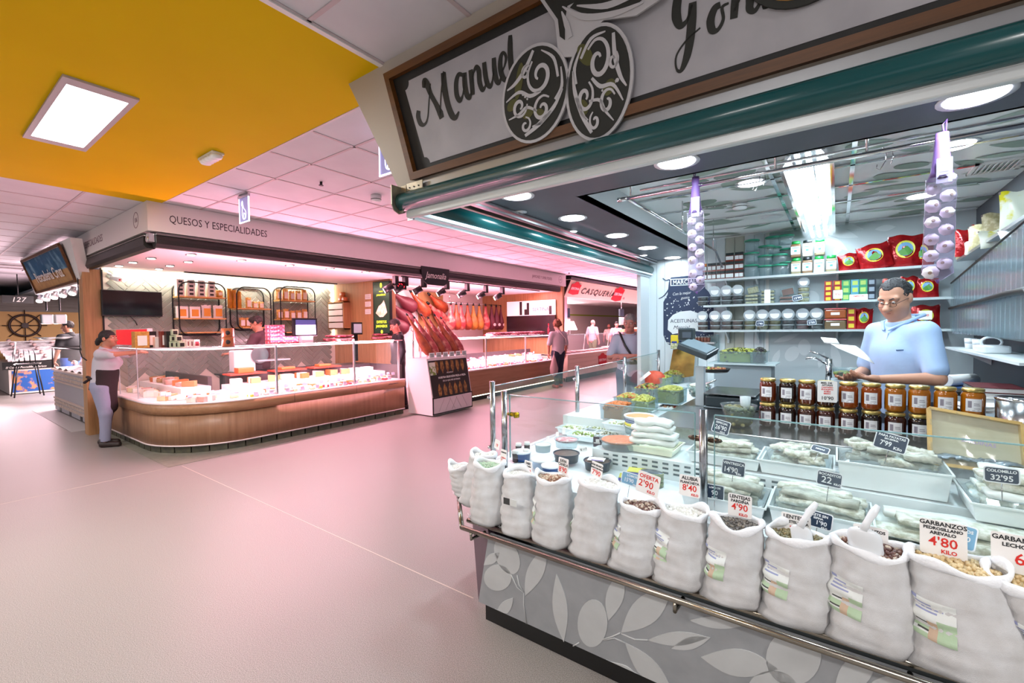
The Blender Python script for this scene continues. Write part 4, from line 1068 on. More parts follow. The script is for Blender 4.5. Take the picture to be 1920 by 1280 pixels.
K_,R_i = INKK,INKR
SC = [('small white price card leaning at the left end sack',1,(932,833),.05,.05,[('19',.024,R_i,0,-.012)],1.90),
      ('worn beige price card reading 17 over the green pulses',2,(944,856),.052,.070,[('GUISANTE',.010,K_,0,.018),("17'90",.026,R_i,0,-.020,.8)],1.78),
      ('white price card reading 20 over the black label sack',3,(990,876),.060,.062,[('FABES',.015,K_,0,.014),('DE ASTURIAS',.008,K_,0,.003),("20'90",.028,R_i,0,-.026,.85)],1.78),
      ('white price card for judia canela',4,(1056,873),.068,.070,[('JUDIA',.017,K_,0,.016),('CANELA',.017,K_,0,.0),("8'90",.032,R_i,0,-.028)],1.77),
      ('white price card for large white beans reading 7',5,(1119,880),.068,.060,[('JUDIA BLANCA',.011,K_,0,.014),('BARCO DE AVILA',.009,K_,0,.002),("7'90",.030,R_i,0,-.024)],1.77),
      ('tilted white special offer card with red figures',6,(1215,907),.095,.085,[('OFERTA',.022,R_i,0,.018),("2'90",.038,R_i,-.008,-.016),('KILO',.015,R_i,.018,-.034)],1.76),
      ('white price card for alubia plancheta',7,(1293,911),.078,.078,[('ALUBIA',.018,K_,0,.022),('PLANCHETA',.0125,K_,0,.008),("8'40",.032,R_i,0,-.018),('KILO',.012,R_i,.02,-.034)],1.75),
      ('white price card for lentejas pardina',8,(1387,948),.078,.078,[('LENTEJAS',.016,K_,0,.024),('PARDINA',.014,K_,0,.010),("4'90",.032,R_i,0,-.016),('KILO',.013,R_i,.012,-.034)],1.75),
      ('white price card for castellana lentils half behind a scoop',9,(1492,985),.085,.075,[('LENTEJAS',.017,K_,0,.020),('CASTELLANA',.012,K_,0,.006),('7',.032,R_i,-.01,-.026)],1.75),
      ('white price card almost hidden behind the large scoop',10,(1632,1002),.085,.05,[('GARBANZOS',.012,K_,0,.008)],1.75),
      ('white price card for small pedrosillano chickpeas',11,(1768,1010),.098,.098,[('GARBANZOS',.0165,K_,0,.034),('PEDROSILLANO',.0115,K_,0,.022),('AREVALO',.0125,K_,0,.009),("4'80",.036,R_i,0,-.022),('KILO',.015,R_i,.012,-.040)],1.73),
      ('white chickpea price card cut off by the picture edge',12,(1912,1040),.105,.10,[('GARBANZOS',.017,K_,0,.032),('LECHOSO',.014,K_,0,.016),('6',.042,R_i,0,-.026)],1.73)]
for lb,i,px,w_,h_,ln,yy in SC:
    p = at(px[0],px[1],Y=yy); card(lb,p,w_,h_,CARDW,ln,yaw=-.35+.25*(i > 5),tilt=.12,roll={6: -.14,1: -.1,5: -.06}.get(i,.02))
NC = [('navy price card on the stack of white cod loins',(1227,799),2.44,.066,.05,CARDN,[('COLOMILLO',.010,CHALK,0,.009),("23'90",.020,CHALK,0,-.016)],0,0),
      ('tilted navy price card reading 26 beside the steel post',(1352,800),2.33,.078,.065,CARDN,[('ESPECIAL',.013,CHALK,0,.014),("26'90",.030,CHALK,0,-.014,.8),('KILO',.010,CHALK,.012,-.027)],0,-.22),
      ('navy price card reading ventresca 14',(1375,877),2.10,.092,.066,CARDN,[('VENTRESCA',.015,CHALK,0,.013),("14'90",.032,CHALK,-.01,-.02,.8),('Kilo',.012,CHALK,.022,-.026)],0,-.06),
      ('pale navy price card low behind the glass beside the steel post',(1340,922),2.02,.075,.062,CARDN,[('LOMO DE',.010,CHALK,0,.014),("90",.026,CHALK,0,-.012),('KILO',.010,CHALK,0,-.026)],0,0),
      ('navy price card reading bocaditos 22',(1555,898),2.06,.080,.056,CARDN,[('BOCADITOS',.012,CHALK,0,.012),("22",.034,CHALK,-.008,-.016),('KILO',.010,CHALK,.026,-.018)],0,-.1),
      ('large tilted navy price card for potato cod reading 7',(1670,829),2.36,.105,.070,CARDN,[('PARA PATATAS',.0125,CHALK,0,.018),('SIN ESPINA',.009,CHALK,0,.008),("7'99",.028,CHALK,-.014,-.018,.8),('Kilo',.017,CHALK,.026,-.025)],0,-.22),
      ('navy price card reading 32 on the right-hand cod tray',(1878,891),2.05,.082,.050,CARDN,[('COLOMILLO',.012,CHALK,0,.009),("32'95",.024,CHALK,0,-.016)],0,0),
      ('navy fillet price card behind the white scoop',(1534,974),1.90,.085,.058,CARDN,[('FILETE SIN',.012,CHALK,0,.012),('ESPINA',.009,CHALK,0,.002),("1'90",.020,CHALK,.01,-.016),('KILO',.008,CHALK,.02,-.026)],0,-.12),
      ('light blue price card reading lomos 15',(1182,898),1.93,.085,.056,CARDB,[('LOMOS',.014,CHALK,.006,.010),("15'90",.024,CHALK,-.006,-.014,.85),('Kilo',.009,CHALK,.022,-.023)],0,-.12),
      ('faded blue price card beside the chickpea card',(1805,1006),1.80,.06,.07,CARDB,[('LOMOS',.012,CHALK,0,.014),("9'90",.02,CHALK,0,-.01),('KILOS',.009,CHALK,0,-.026)],0,-.15),
      ('navy price card lying almost flat on the flaked cod',(1538,842),2.42,.07,.04,CARDN,[('MIGAS',.012,CHALK,0,-.004)],.9,-.3)]
for lb,px,yy,w_,h_,bg,ln,tl,ro in NC:
    card(lb,at(px[0],px[1],Y=yy),w_,h_,bg,ln,yaw=.05,tilt=.15+tl,roll=ro,border=True)

# scoops
SCP = mat('scoop_white','#dfe3e6',.3)


def scoop(label,base,tip,hand,w_):
    """bowl between base (lower) and tip (upper edge) with a handle to hand"""
    base,tip,hand = Vector(base),Vector(tip),Vector(hand); t = thing('scoop',label,'scoop',base,'white plastic scoops in the sacks')
    up = (tip - base); x = Vector((1,0,0)); n = x.cross(up).normalized(); rows = []
    for i in range(9):
        f = i / 8; ww = w_ * (1 if f < .6 else math.sqrt(max(0,1 - ((f - .6)/.42) ** 2)))
        rows.append([base+up*f+x*ww*math.sin(a)+n*(ww*.55*math.cos(a) - ww*.3) for a in [(-1+2*k/12)*PI/2 for k in range(13)]])
    m = MB(); m.sheet(rows); m.build('bowl',SCP,t,thick=.003)
    part(t,'handle',SCP,lambda m: m.tube([tip - up*.08,tip+(hand - tip)*.3,tip+(hand - tip)*.7,hand],[.011,.009,.011,.007],10))


a = at(1505,1020,Y=1.66); b = at(1500,985,Y=1.655); c = at(1531,942,Y=1.69)
scoop('white scoop with its handle up in the olive brown lentils',a,b,c,.028)
a = at(1625,1040,Y=1.65); b = at(1618,990,Y=1.64); c = at(1646,948,Y=1.68)
scoop('large white scoop standing in the mottled beans',a,b,c,.040)


# ------------------------------------------------------------- salted fish, trays and tubs behind the glass
TRAY = mat('tray_white_plastic','#e3ecee',.3); TRAYT = mat('tray_translucent','#dbe8ea',.25,alpha=.35); COD = mat('salt_cod','#dfe3d8',.55,noise=(38,'#b3b5a0',.42,.62),bump=(70,.8)); COD2 = mat('salt_cod_grey','#b9bcae',.55,noise=(25,'#8f9184',.4,.65),bump=(60,.5))
FILM = mat('cling_film','#f2f8fa',.08,alpha=.78,spec=.9); COLDW = mat('loin_white','#eef3f0',.4,noise=(20,'#dfe8e4',.3,.7))


def tray(t,x0,x1,y0,y1,z0,z1,m_=TRAY,fl=.012,th=.004,name='tray'):
    """open tub with flared walls and a rim"""
    m = MB()
    def ring(e,z): return [Vector((x0 - e,y0 - e,z)),Vector((x1+e,y0 - e,z)),Vector((x1+e,y1+e,z)),Vector((x0 - e,y1+e,z))]
    rs = [ring(0,z0),ring(fl,z1),ring(fl+.007,z1),ring(fl+.007,z1 - .006),ring(fl+.001,z1 - .006)]
    rs2 = [ring(-th,z0+th),ring(fl - th,z1)]
    vs = [p for r in rs for p in r]; fs = [(3,2,1,0)] + [(4*i+k,4*i+(k+1) % 4,4*i+4+(k+1) % 4,4*i+4+k) for i in range(4) for k in range(4)]
    m.add(vs,fs); m.add([p for r in rs2 for p in r],[(0,1,2,3)]+[((k+1) % 4,k,4+k,4+(k+1) % 4) for k in range(4)])
    return m.build(name,m_,t)


def slab(m,c,lx,ly,lz,yaw=0.,seed=0,n=10):
    """lumpy fillet"""
    R = random.Random(seed); ph = [R.uniform(0,6) for _ in range(4)]; c = Vector(c); vs = []; fs = []
    for i in range(n+1):
        f = i / n; w_ = ly * (.62+.38*math.sin(PI*(f*.9+.05))+.06*math.sin(f*9+ph[0])); h = lz * (.7+.3*math.sin(PI*f)+.1*math.sin(f*13+ph[1]))
        x = lx * (f - .5)
        for k in range(8):
            a = 2 * PI * k / 8; yy = w_ * .62 * math.copysign(abs(math.cos(a)) ** .35,math.cos(a)); zz = h * .45 * math.copysign(abs(math.sin(a)) ** .4,math.sin(a))
            vs.append(c+Vector((x*math.cos(yaw) - yy*math.sin(yaw),x*math.sin(yaw)+yy*math.cos(yaw),zz+.004*math.sin(f*7+ph[2])))) ; vs[-1] += Vector((R.uniform(-.004,.004),R.uniform(-.004,.004),R.uniform(-.003,.003)))
    for i in range(n): fs += [(i*8+k,i*8+(k+1) % 8,i*8+8+(k+1) % 8,i*8+8+k) for k in range(8)]
    fs += [tuple(range(8))[::-1],tuple(n*8+k for k in range(8))]; m.add(vs,fs,True)


def film(t,x0,x1,y0,y1,z,h,seed=0):
    R = random.Random(seed); rows = []
    for i in range(13):
        rows.append([Vector((x0+(x1 - x0)*i/12,y0+(y1 - y0)*j/9,z+h*math.sin(PI*i/12) ** .5*math.sin(PI*j/9) ** .5+R.uniform(-.006,.006))) for j in range(10)])
    m = MB(); m.sheet(rows,False); m.build('cling_film',FILM,t)


def fish_tray(label,x0,x1,y0,y1,z0,z1,rows_,seed,mats_=(COD,COD2),flm=True,tm_=TRAY):
    t = thing('fish_tray',label,'tray',((x0+x1)/2,(y0+y1)/2,z0)); tray(t,x0,x1,y0,y1,z0,z1,tm_)
    R = random.Random(seed); k = 0
    for (n,lx,ly,lz,zz) in rows_:
        for i in range(n):
            m = MB(); slab(m,((x0+x1)/2+(x1 - x0 - lx)*(R.random() - .5)*.9,y0+ly/2+(y1 - y0 - ly)*(i+.5)/n - 0,zz+R.uniform(-.003,.003)),lx,ly,lz,R.uniform(-.12,.12),seed*50+k); k += 1
            m.build('cod_piece',mats_[k % len(mats_)],t)
    if flm: film(t,x0,x1,y0,y1,z1 - .01,.055,seed)
    return t


fish_tray('white tray of ventresca cod pieces just right of the steel post',-.54,-.24,2.03,2.26,.705,.765,[(3,.27,.075,.03,.76),(3,.25,.07,.03,.79),(2,.24,.07,.03,.815)],1)
fish_tray('white tray of cod sandwich pieces in the lowest row at the centre',-.20,.10,2.03,2.26,.705,.78,[(3,.28,.075,.03,.765),(3,.27,.07,.03,.795),(2,.25,.07,.028,.82)],2)
fish_tray('translucent tub of grey cod pieces behind the steel post',-.60,-.30,2.37,2.55,.805,.86,[(3,.27,.06,.03,.855),(3,.26,.06,.03,.88),(2,.24,.06,.03,.905)],3,(COD2,COD))
fish_tray('clear tub of loose flaked cod under film at the centre',-.28,-.02,2.37,2.60,.805,.87,[(5,.10,.05,.03,.86),(6,.10,.05,.03,.875),(6,.09,.05,.03,.89),(5,.1,.05,.03,.905)],4,(COD,COD2,COD))
fish_tray('white foam box heaped with dried cod flakes',.02,.35,2.36,2.58,.805,.915,[(5,.12,.06,.03,.915),(5,.11,.05,.03,.93),(4,.11,.05,.03,.95),(3,.09,.05,.03,.965)],5,(COD,COD2))
fish_tray('white tub of thick cod loins at the right of the middle row',.40,.75,2.20,2.48,.805,.87,[(3,.32,.085,.035,.86),(3,.31,.08,.035,.89),(2,.3,.08,.035,.92),(2,.26,.08,.03,.95)],6,(COLDW,COD))
t = thing('cod_sides','long whole salted cod sides laid across the lower right of the display','fish',(.5,2.12,.70))
for k,(cx,cy,cz,yw) in enumerate([(.50,2.03,.725,.05),(.52,2.13,.735,-.03),(.50,2.22,.745,.04),(.47,2.07,.765,.02),(.55,2.18,.78,-.05),(.58,2.10,.80,.03)]):
    m = MB(); slab(m,(cx,cy,cz),.80,.10,.035,yw,70+k,16); m.build('cod_side',COD if k % 2 else COLDW,t)
# white loins stacked on a tub
t = thing('loin_stack','stack of wrapped white cod loins on a pale tub, left of the steel post','fish',(-.81,2.48,.80)); tray(t,-.93,-.70,2.38,2.56,.805,.845,mat('tub_cream','#e6ead2',.3))
for k,(dx,dz,l) in enumerate([(0,.865,.24),(.005,.90,.235),(-.004,.935,.22),(.0,.968,.20)]):
    m = MB(); slab(m,(-.815+dx,2.45,dz),l,.13 - .01*k,.040,.05,90+k); m.build('cod_loin',COLDW,t)
# sardine box
t = thing('sardine_box','pine wooden box of sardines propped up under clear film','box',(.46,2.62,.90))
o1,o2,o3,o4 = at(1740,766,Y=2.66),at(1912,796,Y=2.66),at(1922,893,Y=2.58),at(1743,868,Y=2.58); nn = (o2 - o1).cross(o4 - o1).normalized(); nn = nn if nn.y < 0 else -nn
PNB = mat('pine_box','#d8b877',.5,wood=('X',30,'#c39f5f'))
part(t,'base_board',mat('pine_pale','#dccfae',.5,wood=('X',24,'#cdbd97')),lambda m: m.prism([o1,o2,o3,o4],-nn*.008))
for a,b in ((o1,o2),(o2,o3),(o3,o4),(o4,o1)):
    part(t,'side_board',PNB,lambda m: m.obox((a+b)/2+nn*.014,(b - a)/2,(b - a).cross(nn).normalized()*.006,nn*.014))
part(t,'sardines',mat('sardine_silver','#a9bccb',.25,.6),lambda m: [slab(m,o4+(o3 - o4)*(.12+.15*k)+(o1 - o4)*.16+nn*.012,.09,.03,.014,.3,k) for k in range(6)])
part(t,'clear_film',FILM,lambda m: m.sheet([[o1+(o2 - o1)*i/10+(o4 - o1)*j/8+nn*(.026+random.Random(i*9+j).uniform(-.004,.006)) for j in range(9)] for i in range(11)],False))
text('SARDINAS',.022,at(1830,835,Y=2.6)+nn*.03,(o2 - o1),(o1 - o4),mat('violet_ink','#a98fc0',.6),t,align='CENTER')

# honey jars, two rows
HON = [mat('honey_dark','#3a1408',.12,coat=.6),mat('honey_brown','#5a2008',.12,coat=.6),mat('honey_black','#1c0b06',.12,coat=.6),mat('honey_red','#8a3c0c',.12,coat=.6),mat('honey_amber','#a85f0c',.12,coat=.6)]
LID = mat('gold_lid','#c9b06a',.28,.85); JLAB = mat('jar_label','#e5e4e6',.6)


def jar(label,x,y,z,hm,k):
    t = thing('honey_jar',label,'jar',(x,y,z),'honey jars stacked in two rows on the counter'); r = .0435
    part(t,'glass',hm,lambda m: m.lathe([(.001,z),(r - .006,z+.001),(r,z+.012),(r,z+.105),(r - .004,z+.117),(r - .010,z+.124)],(x,y,0),20))
    part(t,'lid',LID,lambda m: m.lathe([(r - .006,z+.122),(r - .003,z+.124),(r - .003,z+.137),(r - .008,z+.140),(.001,z+.1405)],(x,y,0),20))
    lb = part(t,'paper_label',JLAB,lambda m: m.sheet([[Vector((x+(r+.0008)*math.sin(a),y - (r+.0008)*math.cos(a),z+zz)) for a in [-.75+1.3*i/8 for i in range(9)]] for zz in (.033,.092)]))
    part(lb,'label_print',mat('label_grey','#8d8590',.6),lambda m: [m.sheet([[Vector((x+(r+.0014)*math.sin(a),y - (r+.0014)*math.cos(a),z+zz)) for a in (a0,(a0+a1)/2,a1)] for zz in (z0,z1)]) for a0,a1,z0,z1 in ((-.55,-.25,.05,.082),(-.1,.4,.06,.063),(-.1,.35,.068,.071),(-.1,.42,.045,.047),(-.5,.3,.037,.039))])


ORD = ('first second third fourth fifth sixth seventh eighth ninth tenth eleventh twelfth thirteenth fourteenth fifteenth sixteenth seventeenth eighteenth nineteenth twentieth '+' '.join('twenty-'+q for q in 'first second third fourth fifth sixth seventh eighth ninth'.split())+' thirtieth').split()
tops = [1440,1477,1513,1549,1591,1634,1679,1724,1773,1825]
hm_top = [1,2,1,0,3,3,4,4,4,4]; hm_bot = [0,2,0,0,0,2,0,2,0,1]
for i,px in enumerate(tops):
    p = at(px,707+i*.6,Y=3.02)
    jar('honey jar, %s from the left in the upper row of the stack' % ORD[i],p.x,3.02,.9010+.1412,HON[hm_top[i]],i)
    jar('darker honey jar, %s from the left in the lower row of the stack' % ORD[i],p.x,3.0,.9008,HON[hm_bot[i]],i+10)
card('white handwritten honey price card on the upper row of jars',at(1551,734,Y=2.955),.088,.115,CARDW,[('MIEL DE',.014,INKK,-.004,.042),('ASTURIAS',.011,INKK,0,.031),('CASTAÑO',.011,INKR,0,.019),('EUCALIPTO',.010,INKR,0,.008),('ROBLE',.010,INKR,0,-.003),('BREZO',.010,INKR,0,-.014),("10'90",.026,INKK,0,-.044)],yaw=.1,tilt=.0)

# bowls and olive tubs on the aisle side of the counter
OLI_G = [mat('olive_green','#93993a',.3),mat('olive_green_pale','#a9ab52',.3)]; OLI_M = [mat('olive_dark','#3d4426',.3),mat('olive_green','#93993a'),mat('olive_red','#9a5a35',.3)]; OLI_O = [mat('olive_orange','#c4702a',.3),mat('olive_brown','#a3571f',.3)]; OLI_K = [mat('olive_black','#241c24',.25),mat('olive_dark','#3d4426')]; ONI = [mat('pickled_white','#dfe3d8',.35),mat('pickled_white2','#ccd2c4',.35)]


def pile(t,name,cx,cy,z0,z1,rx,ry,cols,size,n,seed,dome=.3,box=True):
    R = random.Random(seed); m = MB()
    for k in range(n):
        if box: u,v = R.uniform(-1,1),R.uniform(-1,1)
        else: a = R.uniform(0,2*PI); r = math.sqrt(R.random()); u,v = r * math.cos(a),r * math.sin(a)
        zt = z0 + (z1 - z0) * (1+dome*(1 - max(abs(u),abs(v)) ** 2)); z = R.choice((zt,zt,zt - size*1.4,R.uniform(z0,zt)))
        if max(abs(u),abs(v)) < .8: z = max(z,zt - size*2)
        m.m = R.randint(0,len(cols) - 1); m.ell((cx+u*(rx - size),cy+v*(ry - size),z),(size,size,size*1.2),7,5,Euler((R.uniform(0,3),R.uniform(0,3),0)).to_matrix())
    m.m = 0; m.box(cx - rx+size,cx+rx - size,cy - ry+size,cy+ry - size,z0,z1 - size) if box else m.cyl((cx,cy,z0),(cx,cy,z1 - size),rx*.75,rx*.92,n=16)
    o = m.build(name,cols,t); o['kind'] = 'stuff'


def olive_tub(label,cx,cy,z,rx,ry,h,cols,size,n,seed,dome=.35):
    t = thing('olive_tub',label,'tub',(cx,cy,z)); tray(t,cx - rx,cx+rx,cy - ry,cy+ry,z,z+h,PLASTIC,.004,.003,'clear_tub'); pile(t,'olives',cx,cy,z+.006,z+h*.92,rx - .006,ry - .006,cols,size,n,seed,dome)


def px_tub(label,px,py,Z,rx,ry,h,cols,size,n,seed,dome=.35): p = at(px,py,Z=Z+h) if Z < .9 else at(px,py,Y=5.0); olive_tub(label,p.x,p.y,Z,rx,ry,h,cols,size,n,seed,dome)


px_tub('clear tub of large green olives beside the white bowl',1258,728,.87,.095,.11,.115,OLI_G,.0125,330,1,.25)
px_tub('tub of orange seasoned olives at the aisle side',1158,757,.83,.085,.11,.10,OLI_O,.012,240,2,.2)
px_tub('tub of green and orange olives behind the orange ones',1178,742,.83,.08,.10,.10,OLI_O+OLI_G,.012,200,3,.3)
px_tub('tub of plain green olives between the mixed olive tubs',1207,748,.83,.075,.11,.10,OLI_G,.012,220,4,.4)
px_tub('tub of dark and green mixed olives near the aisle glass',1215,725,.83,.10,.13,.10,OLI_M,.012,260,5,.4)
px_tub('tub of yellow green olives farther along the aisle glass',1238,706,.83,.10,.13,.10,OLI_G,.012,200,6,.3)
px_tub('tub of mixed pickles near the faded red bag',1262,700,.83,.10,.10,.10,[OLI_G[0],mat('pickle_brown','#8a7338',.4)],.013,180,7,.5)
px_tub('raised clear tub of green olives under the shelves',1388,672,1.12,.19,.12,.11,OLI_G+OLI_M[:2],.013,320,8,.35)
px_tub('raised tub of dark purple olives beside the green ones',1424,672,1.12,.06,.14,.11,OLI_K,.013,160,9,.45)
t = thing('tub_stand','pale stand carrying the raised olive tubs','stand',(-.6,4.6,.86)); p = at(1402,676,Z=.98+.085*.6) if False else at(1402,672,Y=5.0)
part(t,'top',TRAYT,lambda m: m.box(p.x - .33,p.x+.26,p.y - .2,p.y+.2,1.105,1.119)); part(t,'body',mat('stand_grey','#8e9aa0',.5),lambda m: m.box(p.x - .28,p.x+.22,p.y - .16,p.y+.16,.861,1.104))


def bowl(label,px,py,Z,r,h,m_,cols,size,n,seed,fillh=.85,nm='bowl'):
    p = at(px,py,Z=Z+h); t = thing('food_bowl',label,'bowl',(p.x,p.y,Z))
    part(t,'bowl',m_,lambda m: m.lathe([(r*.55,Z),(r*.80,Z+h*.35),(r*.97,Z+h*.9),(r*1.02,Z+h),(r*.99,Z+h),(r*.94,Z+h*.9),(r*.76,Z+h*.37),(.001,Z+.004)],(p.x,p.y,0),26))
    pile(t,'contents',p.x,p.y,Z+.01,Z+h*fillh,r*.9,r*.9,cols,size,n,seed,.12,False)
    return t,p


t,p = bowl('round clear bowl heaped with pickled white onions and a ladle',1311,722,.90,.095,.10,PLASTIC,ONI,.0125,240,1,.95)
part(t,'ladle',ALU,lambda m: m.tube([(p.x+.03,p.y,1.0),(p.x+.10,p.y - .02,1.035),(p.x+.13,p.y - .02,1.055)],[.016,.006,.008],8))
t,p = bowl('large round glass bowl of dark marinade in front of the honey',1385,758,.90,.098,.125,PLASTIC,[mat('marinade','#5a5a36',.4),mat('marinade2','#77733f',.4)],.011,240,2,.8)
part(t,'plastic_cup',TRAYT,lambda m: m.lathe([(.024,0),(.030,.09)],(p.x+.035,p.y,.985),12))
# round containers near the front-left corner
def tubr(label,px,py,Z,r,h,m_,top,cat='tub',lid=None,fill=None,n=22,nm='round_tub'):
    p = at(px,py,Z=Z+h); t = thing(nm,label,cat,(p.x,p.y,Z))
    part(t,'tub',m_,lambda m: m.lathe([(r*.88,Z),(r*.96,Z+h*.9),(r*1.03,Z+h*.92),(r*1.03,Z+h),(r*.97,Z+h),(r*.9,Z+h*.75),(.001,Z+h*.75)],(p.x,p.y,0),n))
    part(t,'filling' if not lid else 'lid',top,lambda m: m.lathe([(r*.95,Z+h*.8),(r*.9,Z+h*.93),(r*.4,Z+h*1.0),(.001,Z+h*.98)] if not lid else [(r*1.05,Z+h*.9),(r*1.06,Z+h+.004),(.001,Z+h+.006)],(p.x,p.y,0),n))
    return t,p


SALM = mat('salmon_paste','#e0875c',.4,noise=(40,'#c86f48',.35,.65),bump=(60,.6)); BLUEP = mat('blue_tub','#2d4f86',.3); NAVY = mat('navy_tub','#1d2a40',.3)
tubr('wide clear tub of orange shredded salmon',1163,822,.805,.115,.05,PLASTIC,SALM)
tubr('clear tub of red topped spread behind the dark round tubs',1062,822,.77,.072,.05,PLASTIC,mat('red_spread','#b8707a',.5,noise=(50,'#e3c6c4',.4,.6)))
tubr('dark blue round tub of brown pate with a small tag',1062,848,.72,.075,.05,NAVY,mat('pate_brown','#6c5850',.5,noise=(50,'#5c4a43',.35,.65)))
t,p = tubr('dark blue round tub of brown pate with a white card on top',1120,862,.705,.075,.05,NAVY,mat('pate_brown','#6c5850'))
part(t,'white_card',PAPER,lambda m: m.obox((p.x,p.y - .01,.762),(.045,.01,0),(-.008,.032,0),(0,0,.0015)))
part(t,'violet_strip',mat('violet_print','#6c4aa0',.6),lambda m: m.obox((p.x+.015,p.y - .035,.7636),(.032,.006,0),(-.002,.006,0),(0,0,.0006)))
for k,(px,py,lb) in enumerate([(978,846,'low blue and white cheese tub nearest the corner post'),(1018,860,'large white and blue round tub behind the black label sack'),(1033,872,'small blue rimmed tub behind the brown speckled beans')]):
    tubr(lb,px,py,.705,(.055,.065,.05)[k],.05,BLUEP if k != 1 else mat('tub_pale_blue','#b9cbe0',.3),mat('tub_lid_white','#eef1f3',.4),lid=True)
tubr('cream filled pale tub beside the small jars',1018,832,.74,.05,.045,TRAYT,mat('cream_spread','#dfdccb',.5))
tubr('deep drum of orange paste with blue and yellow bands',1200,778,.83,.10,.085,mat('drum_white','#e7ecec',.35),mat('orange_paste','#d9985e',.5))
p = at(1200,778,Z=.915)
for z0_,z1_,c_ in ((.84,.852,'#c7b4c8'),(.852,.866,'#d6cf3e'),(.875,.881,'#34508c'),(.888,.893,'#34508c')):
    m = MB(); m.lathe([(.0965,z0_),(.0975,z1_)],(p.x,p.y,0),22); m.build('print_band',mat('band_'+c_[1:],c_,.5),bpy.data.objects[[o.name for o in COL.objects if o.get('label') == 'deep drum of orange paste with blue and yellow bands'][0]])
tubr('round tub of mixed white salad at the back of the white trays',1195,797,.805,.085,.05,PLASTIC,mat('salad_mix','#cfcfc0',.5,noise=(60,'#7d7a64',.55,.62)))
for k,(px,py,lb,c2) in enumerate([(1165,792,'white rectangular tray of chopped salad by the aisle glass','#a9b07c'),(1262,762,'open tray of seafood salad with red pepper strips','#c9a07c'),(1300,773,'open tray of shredded white salad','#d6d8c8'),(1205,765,'white tray of vegetable salad behind the orange drum','#b9c089'),(1245,790,'translucent tray of pale pickles in the middle row','#c9d0a8'),(1122,800,'white tray of green salad near the foot of the second side post','#8f9a5a'),(1095,812,'flat tray of bright green leaves by the side glass','#7f9a3a'),(1142,812,'tray of dark marinated vegetables behind the salmon tub','#6d7048'),(1075,800,'narrow white tray of herbs against the side glass','#a9b47c'),(1150,778,'tray of pale mixed salad in front of the orange olives','#c0bf96')]):
    Z = .85 if k < 5 else .76; p = at(px,py,Z=Z); t = thing('salad_tray',lb,'tray',(p.x,p.y,Z - .04)); tray(t,p.x - .09,p.x+.09,p.y - .06,p.y+.06,Z - .04,Z,TRAY)
    pile(t,'salad',p.x,p.y,Z - .034,Z - .008,.085,.055,[mat('salad_%d' % k,c2,.5),ONI[0]]+([mat('pepper_red','#b3281c',.4)] if k == 1 else []),.009,120,60+k,.2)
# packets by the riser
for k,(px,py,Z,c_,lb) in enumerate([(1195,862,.765,'#c8c431','top yellow and violet packet in the small stack under the white step'),(1178,880,.722,'#b9b52c','lower yellow packet in the small stack under the white step'),(1192,872,.743,'#cfc93a','yellow packet behind the small packet stack')]):
    p = at(px,py,Y=2.2+.01*k); t = thing('fish_packet',lb,'packet',(p.x,p.y,Z - .02))
    part(t,'carton',mat('packet_'+c_[1:],c_,.4),lambda m: m.obox((p.x,p.y,Z - .008),(.045,.010,0),(-.010,.035,0),(0,0,.009)),bevel=.002); part(t,'violet_side',mat('packet_violet','#4b4a9a',.4),lambda m: m.obox((p.x+.010,p.y - .0365,Z - .009),(.0455,.010,0),(-.0005,.0005,0),(0,0,.007)))
for k in range(3):
    p = at(1222,880,Y=2.2); t = thing('fish_tin',['upper','middle','lowest'][k]+' flat oval tin in the stack beside the yellow packets','tin',(p.x,p.y,.705+(2 - k)*.022),'flat tins beside the packets')
    z = .705 + (2 - k) * .0225
    part(t,'tin',mat('tin_green','#7f8a6a',.3,.4),lambda m: m.lathe([(.058,z),(.060,z+.018),(.056,z+.020)],(p.x,p.y,0),20,(1,.6))); part(t,'lid',mat('tin_lid','#c9d2d6',.25,.5) if k else mat('tin_lid_dark','#5a6470',.2,.3),lambda m: m.lathe([(.057,z+.0185),(.054,z+.0215),(.001,z+.0215)],(p.x,p.y,0),20,(1,.6)))
# small jars by the corner post
k = 0
for px,py in [(966,835),(986,833),(972,822),(988,820)]:
    p = at(px,py,Z=.80); t = thing('spice_jar','small dark jar with a white lid behind the corner post, %s' % ['front left','front right','rear left','rear right'][k],'jar',(p.x,p.y,.705),'small dark jars behind the corner post'); k += 1
    part(t,'jar',mat('jar_dark','#3a2c30',.15),lambda m: m.lathe([(.018,.705),(.019,.75),(.016,.757)],(p.x,p.y,0),14)); part(t,'lid',mat('lid_white','#e6e6e2',.3),lambda m: m.lathe([(.0185,.755),(.0185,.772),(.001,.773)],(p.x,p.y,0),14))
for px,py,lb,bg in [(1283,800,'brown and white tag standing in the salmon tub',None)]: pass
p = at(1120,828,Y=2.42); t = thing('price_card','small dark purple tag stuck beside the salmon tub','price card',p); part(t,'board',mat('tag_purple','#3a2438',.5),lambda m: m.obox(p,(.022,.008,0),(0,0,.03),(.001,-.003,0))); part(t,'white_patch',PAPER,lambda m: (m.obox(p+Vector((.004,-.005,.008)),(.010,.004,0),(0,0,.009),(.0003,-.001,0)),m.obox(p+Vector((0,-.005,-.006)),(.017,.006,0),(0,0,.003),(.0003,-.001,0))))
p = at(1093,842,Y=2.30); card('small white tag with a yellow corner on the dark round tubs',p,.05,.028,PAPER,[('E 117',.016,INKK,.004,-.006)],yaw=.35,tilt=.3,roll=.25)
for k,(px,py) in enumerate([(1003,838),(1027,823),(1045,815),(1057,808)]):
    p = at(px,py,Y=2.55); card('blank white card standing by the side glass, %s from the corner' % ORD[k],p,.035,.04,PAPER,[],yaw=-.5,tilt=.2,roll=.3)
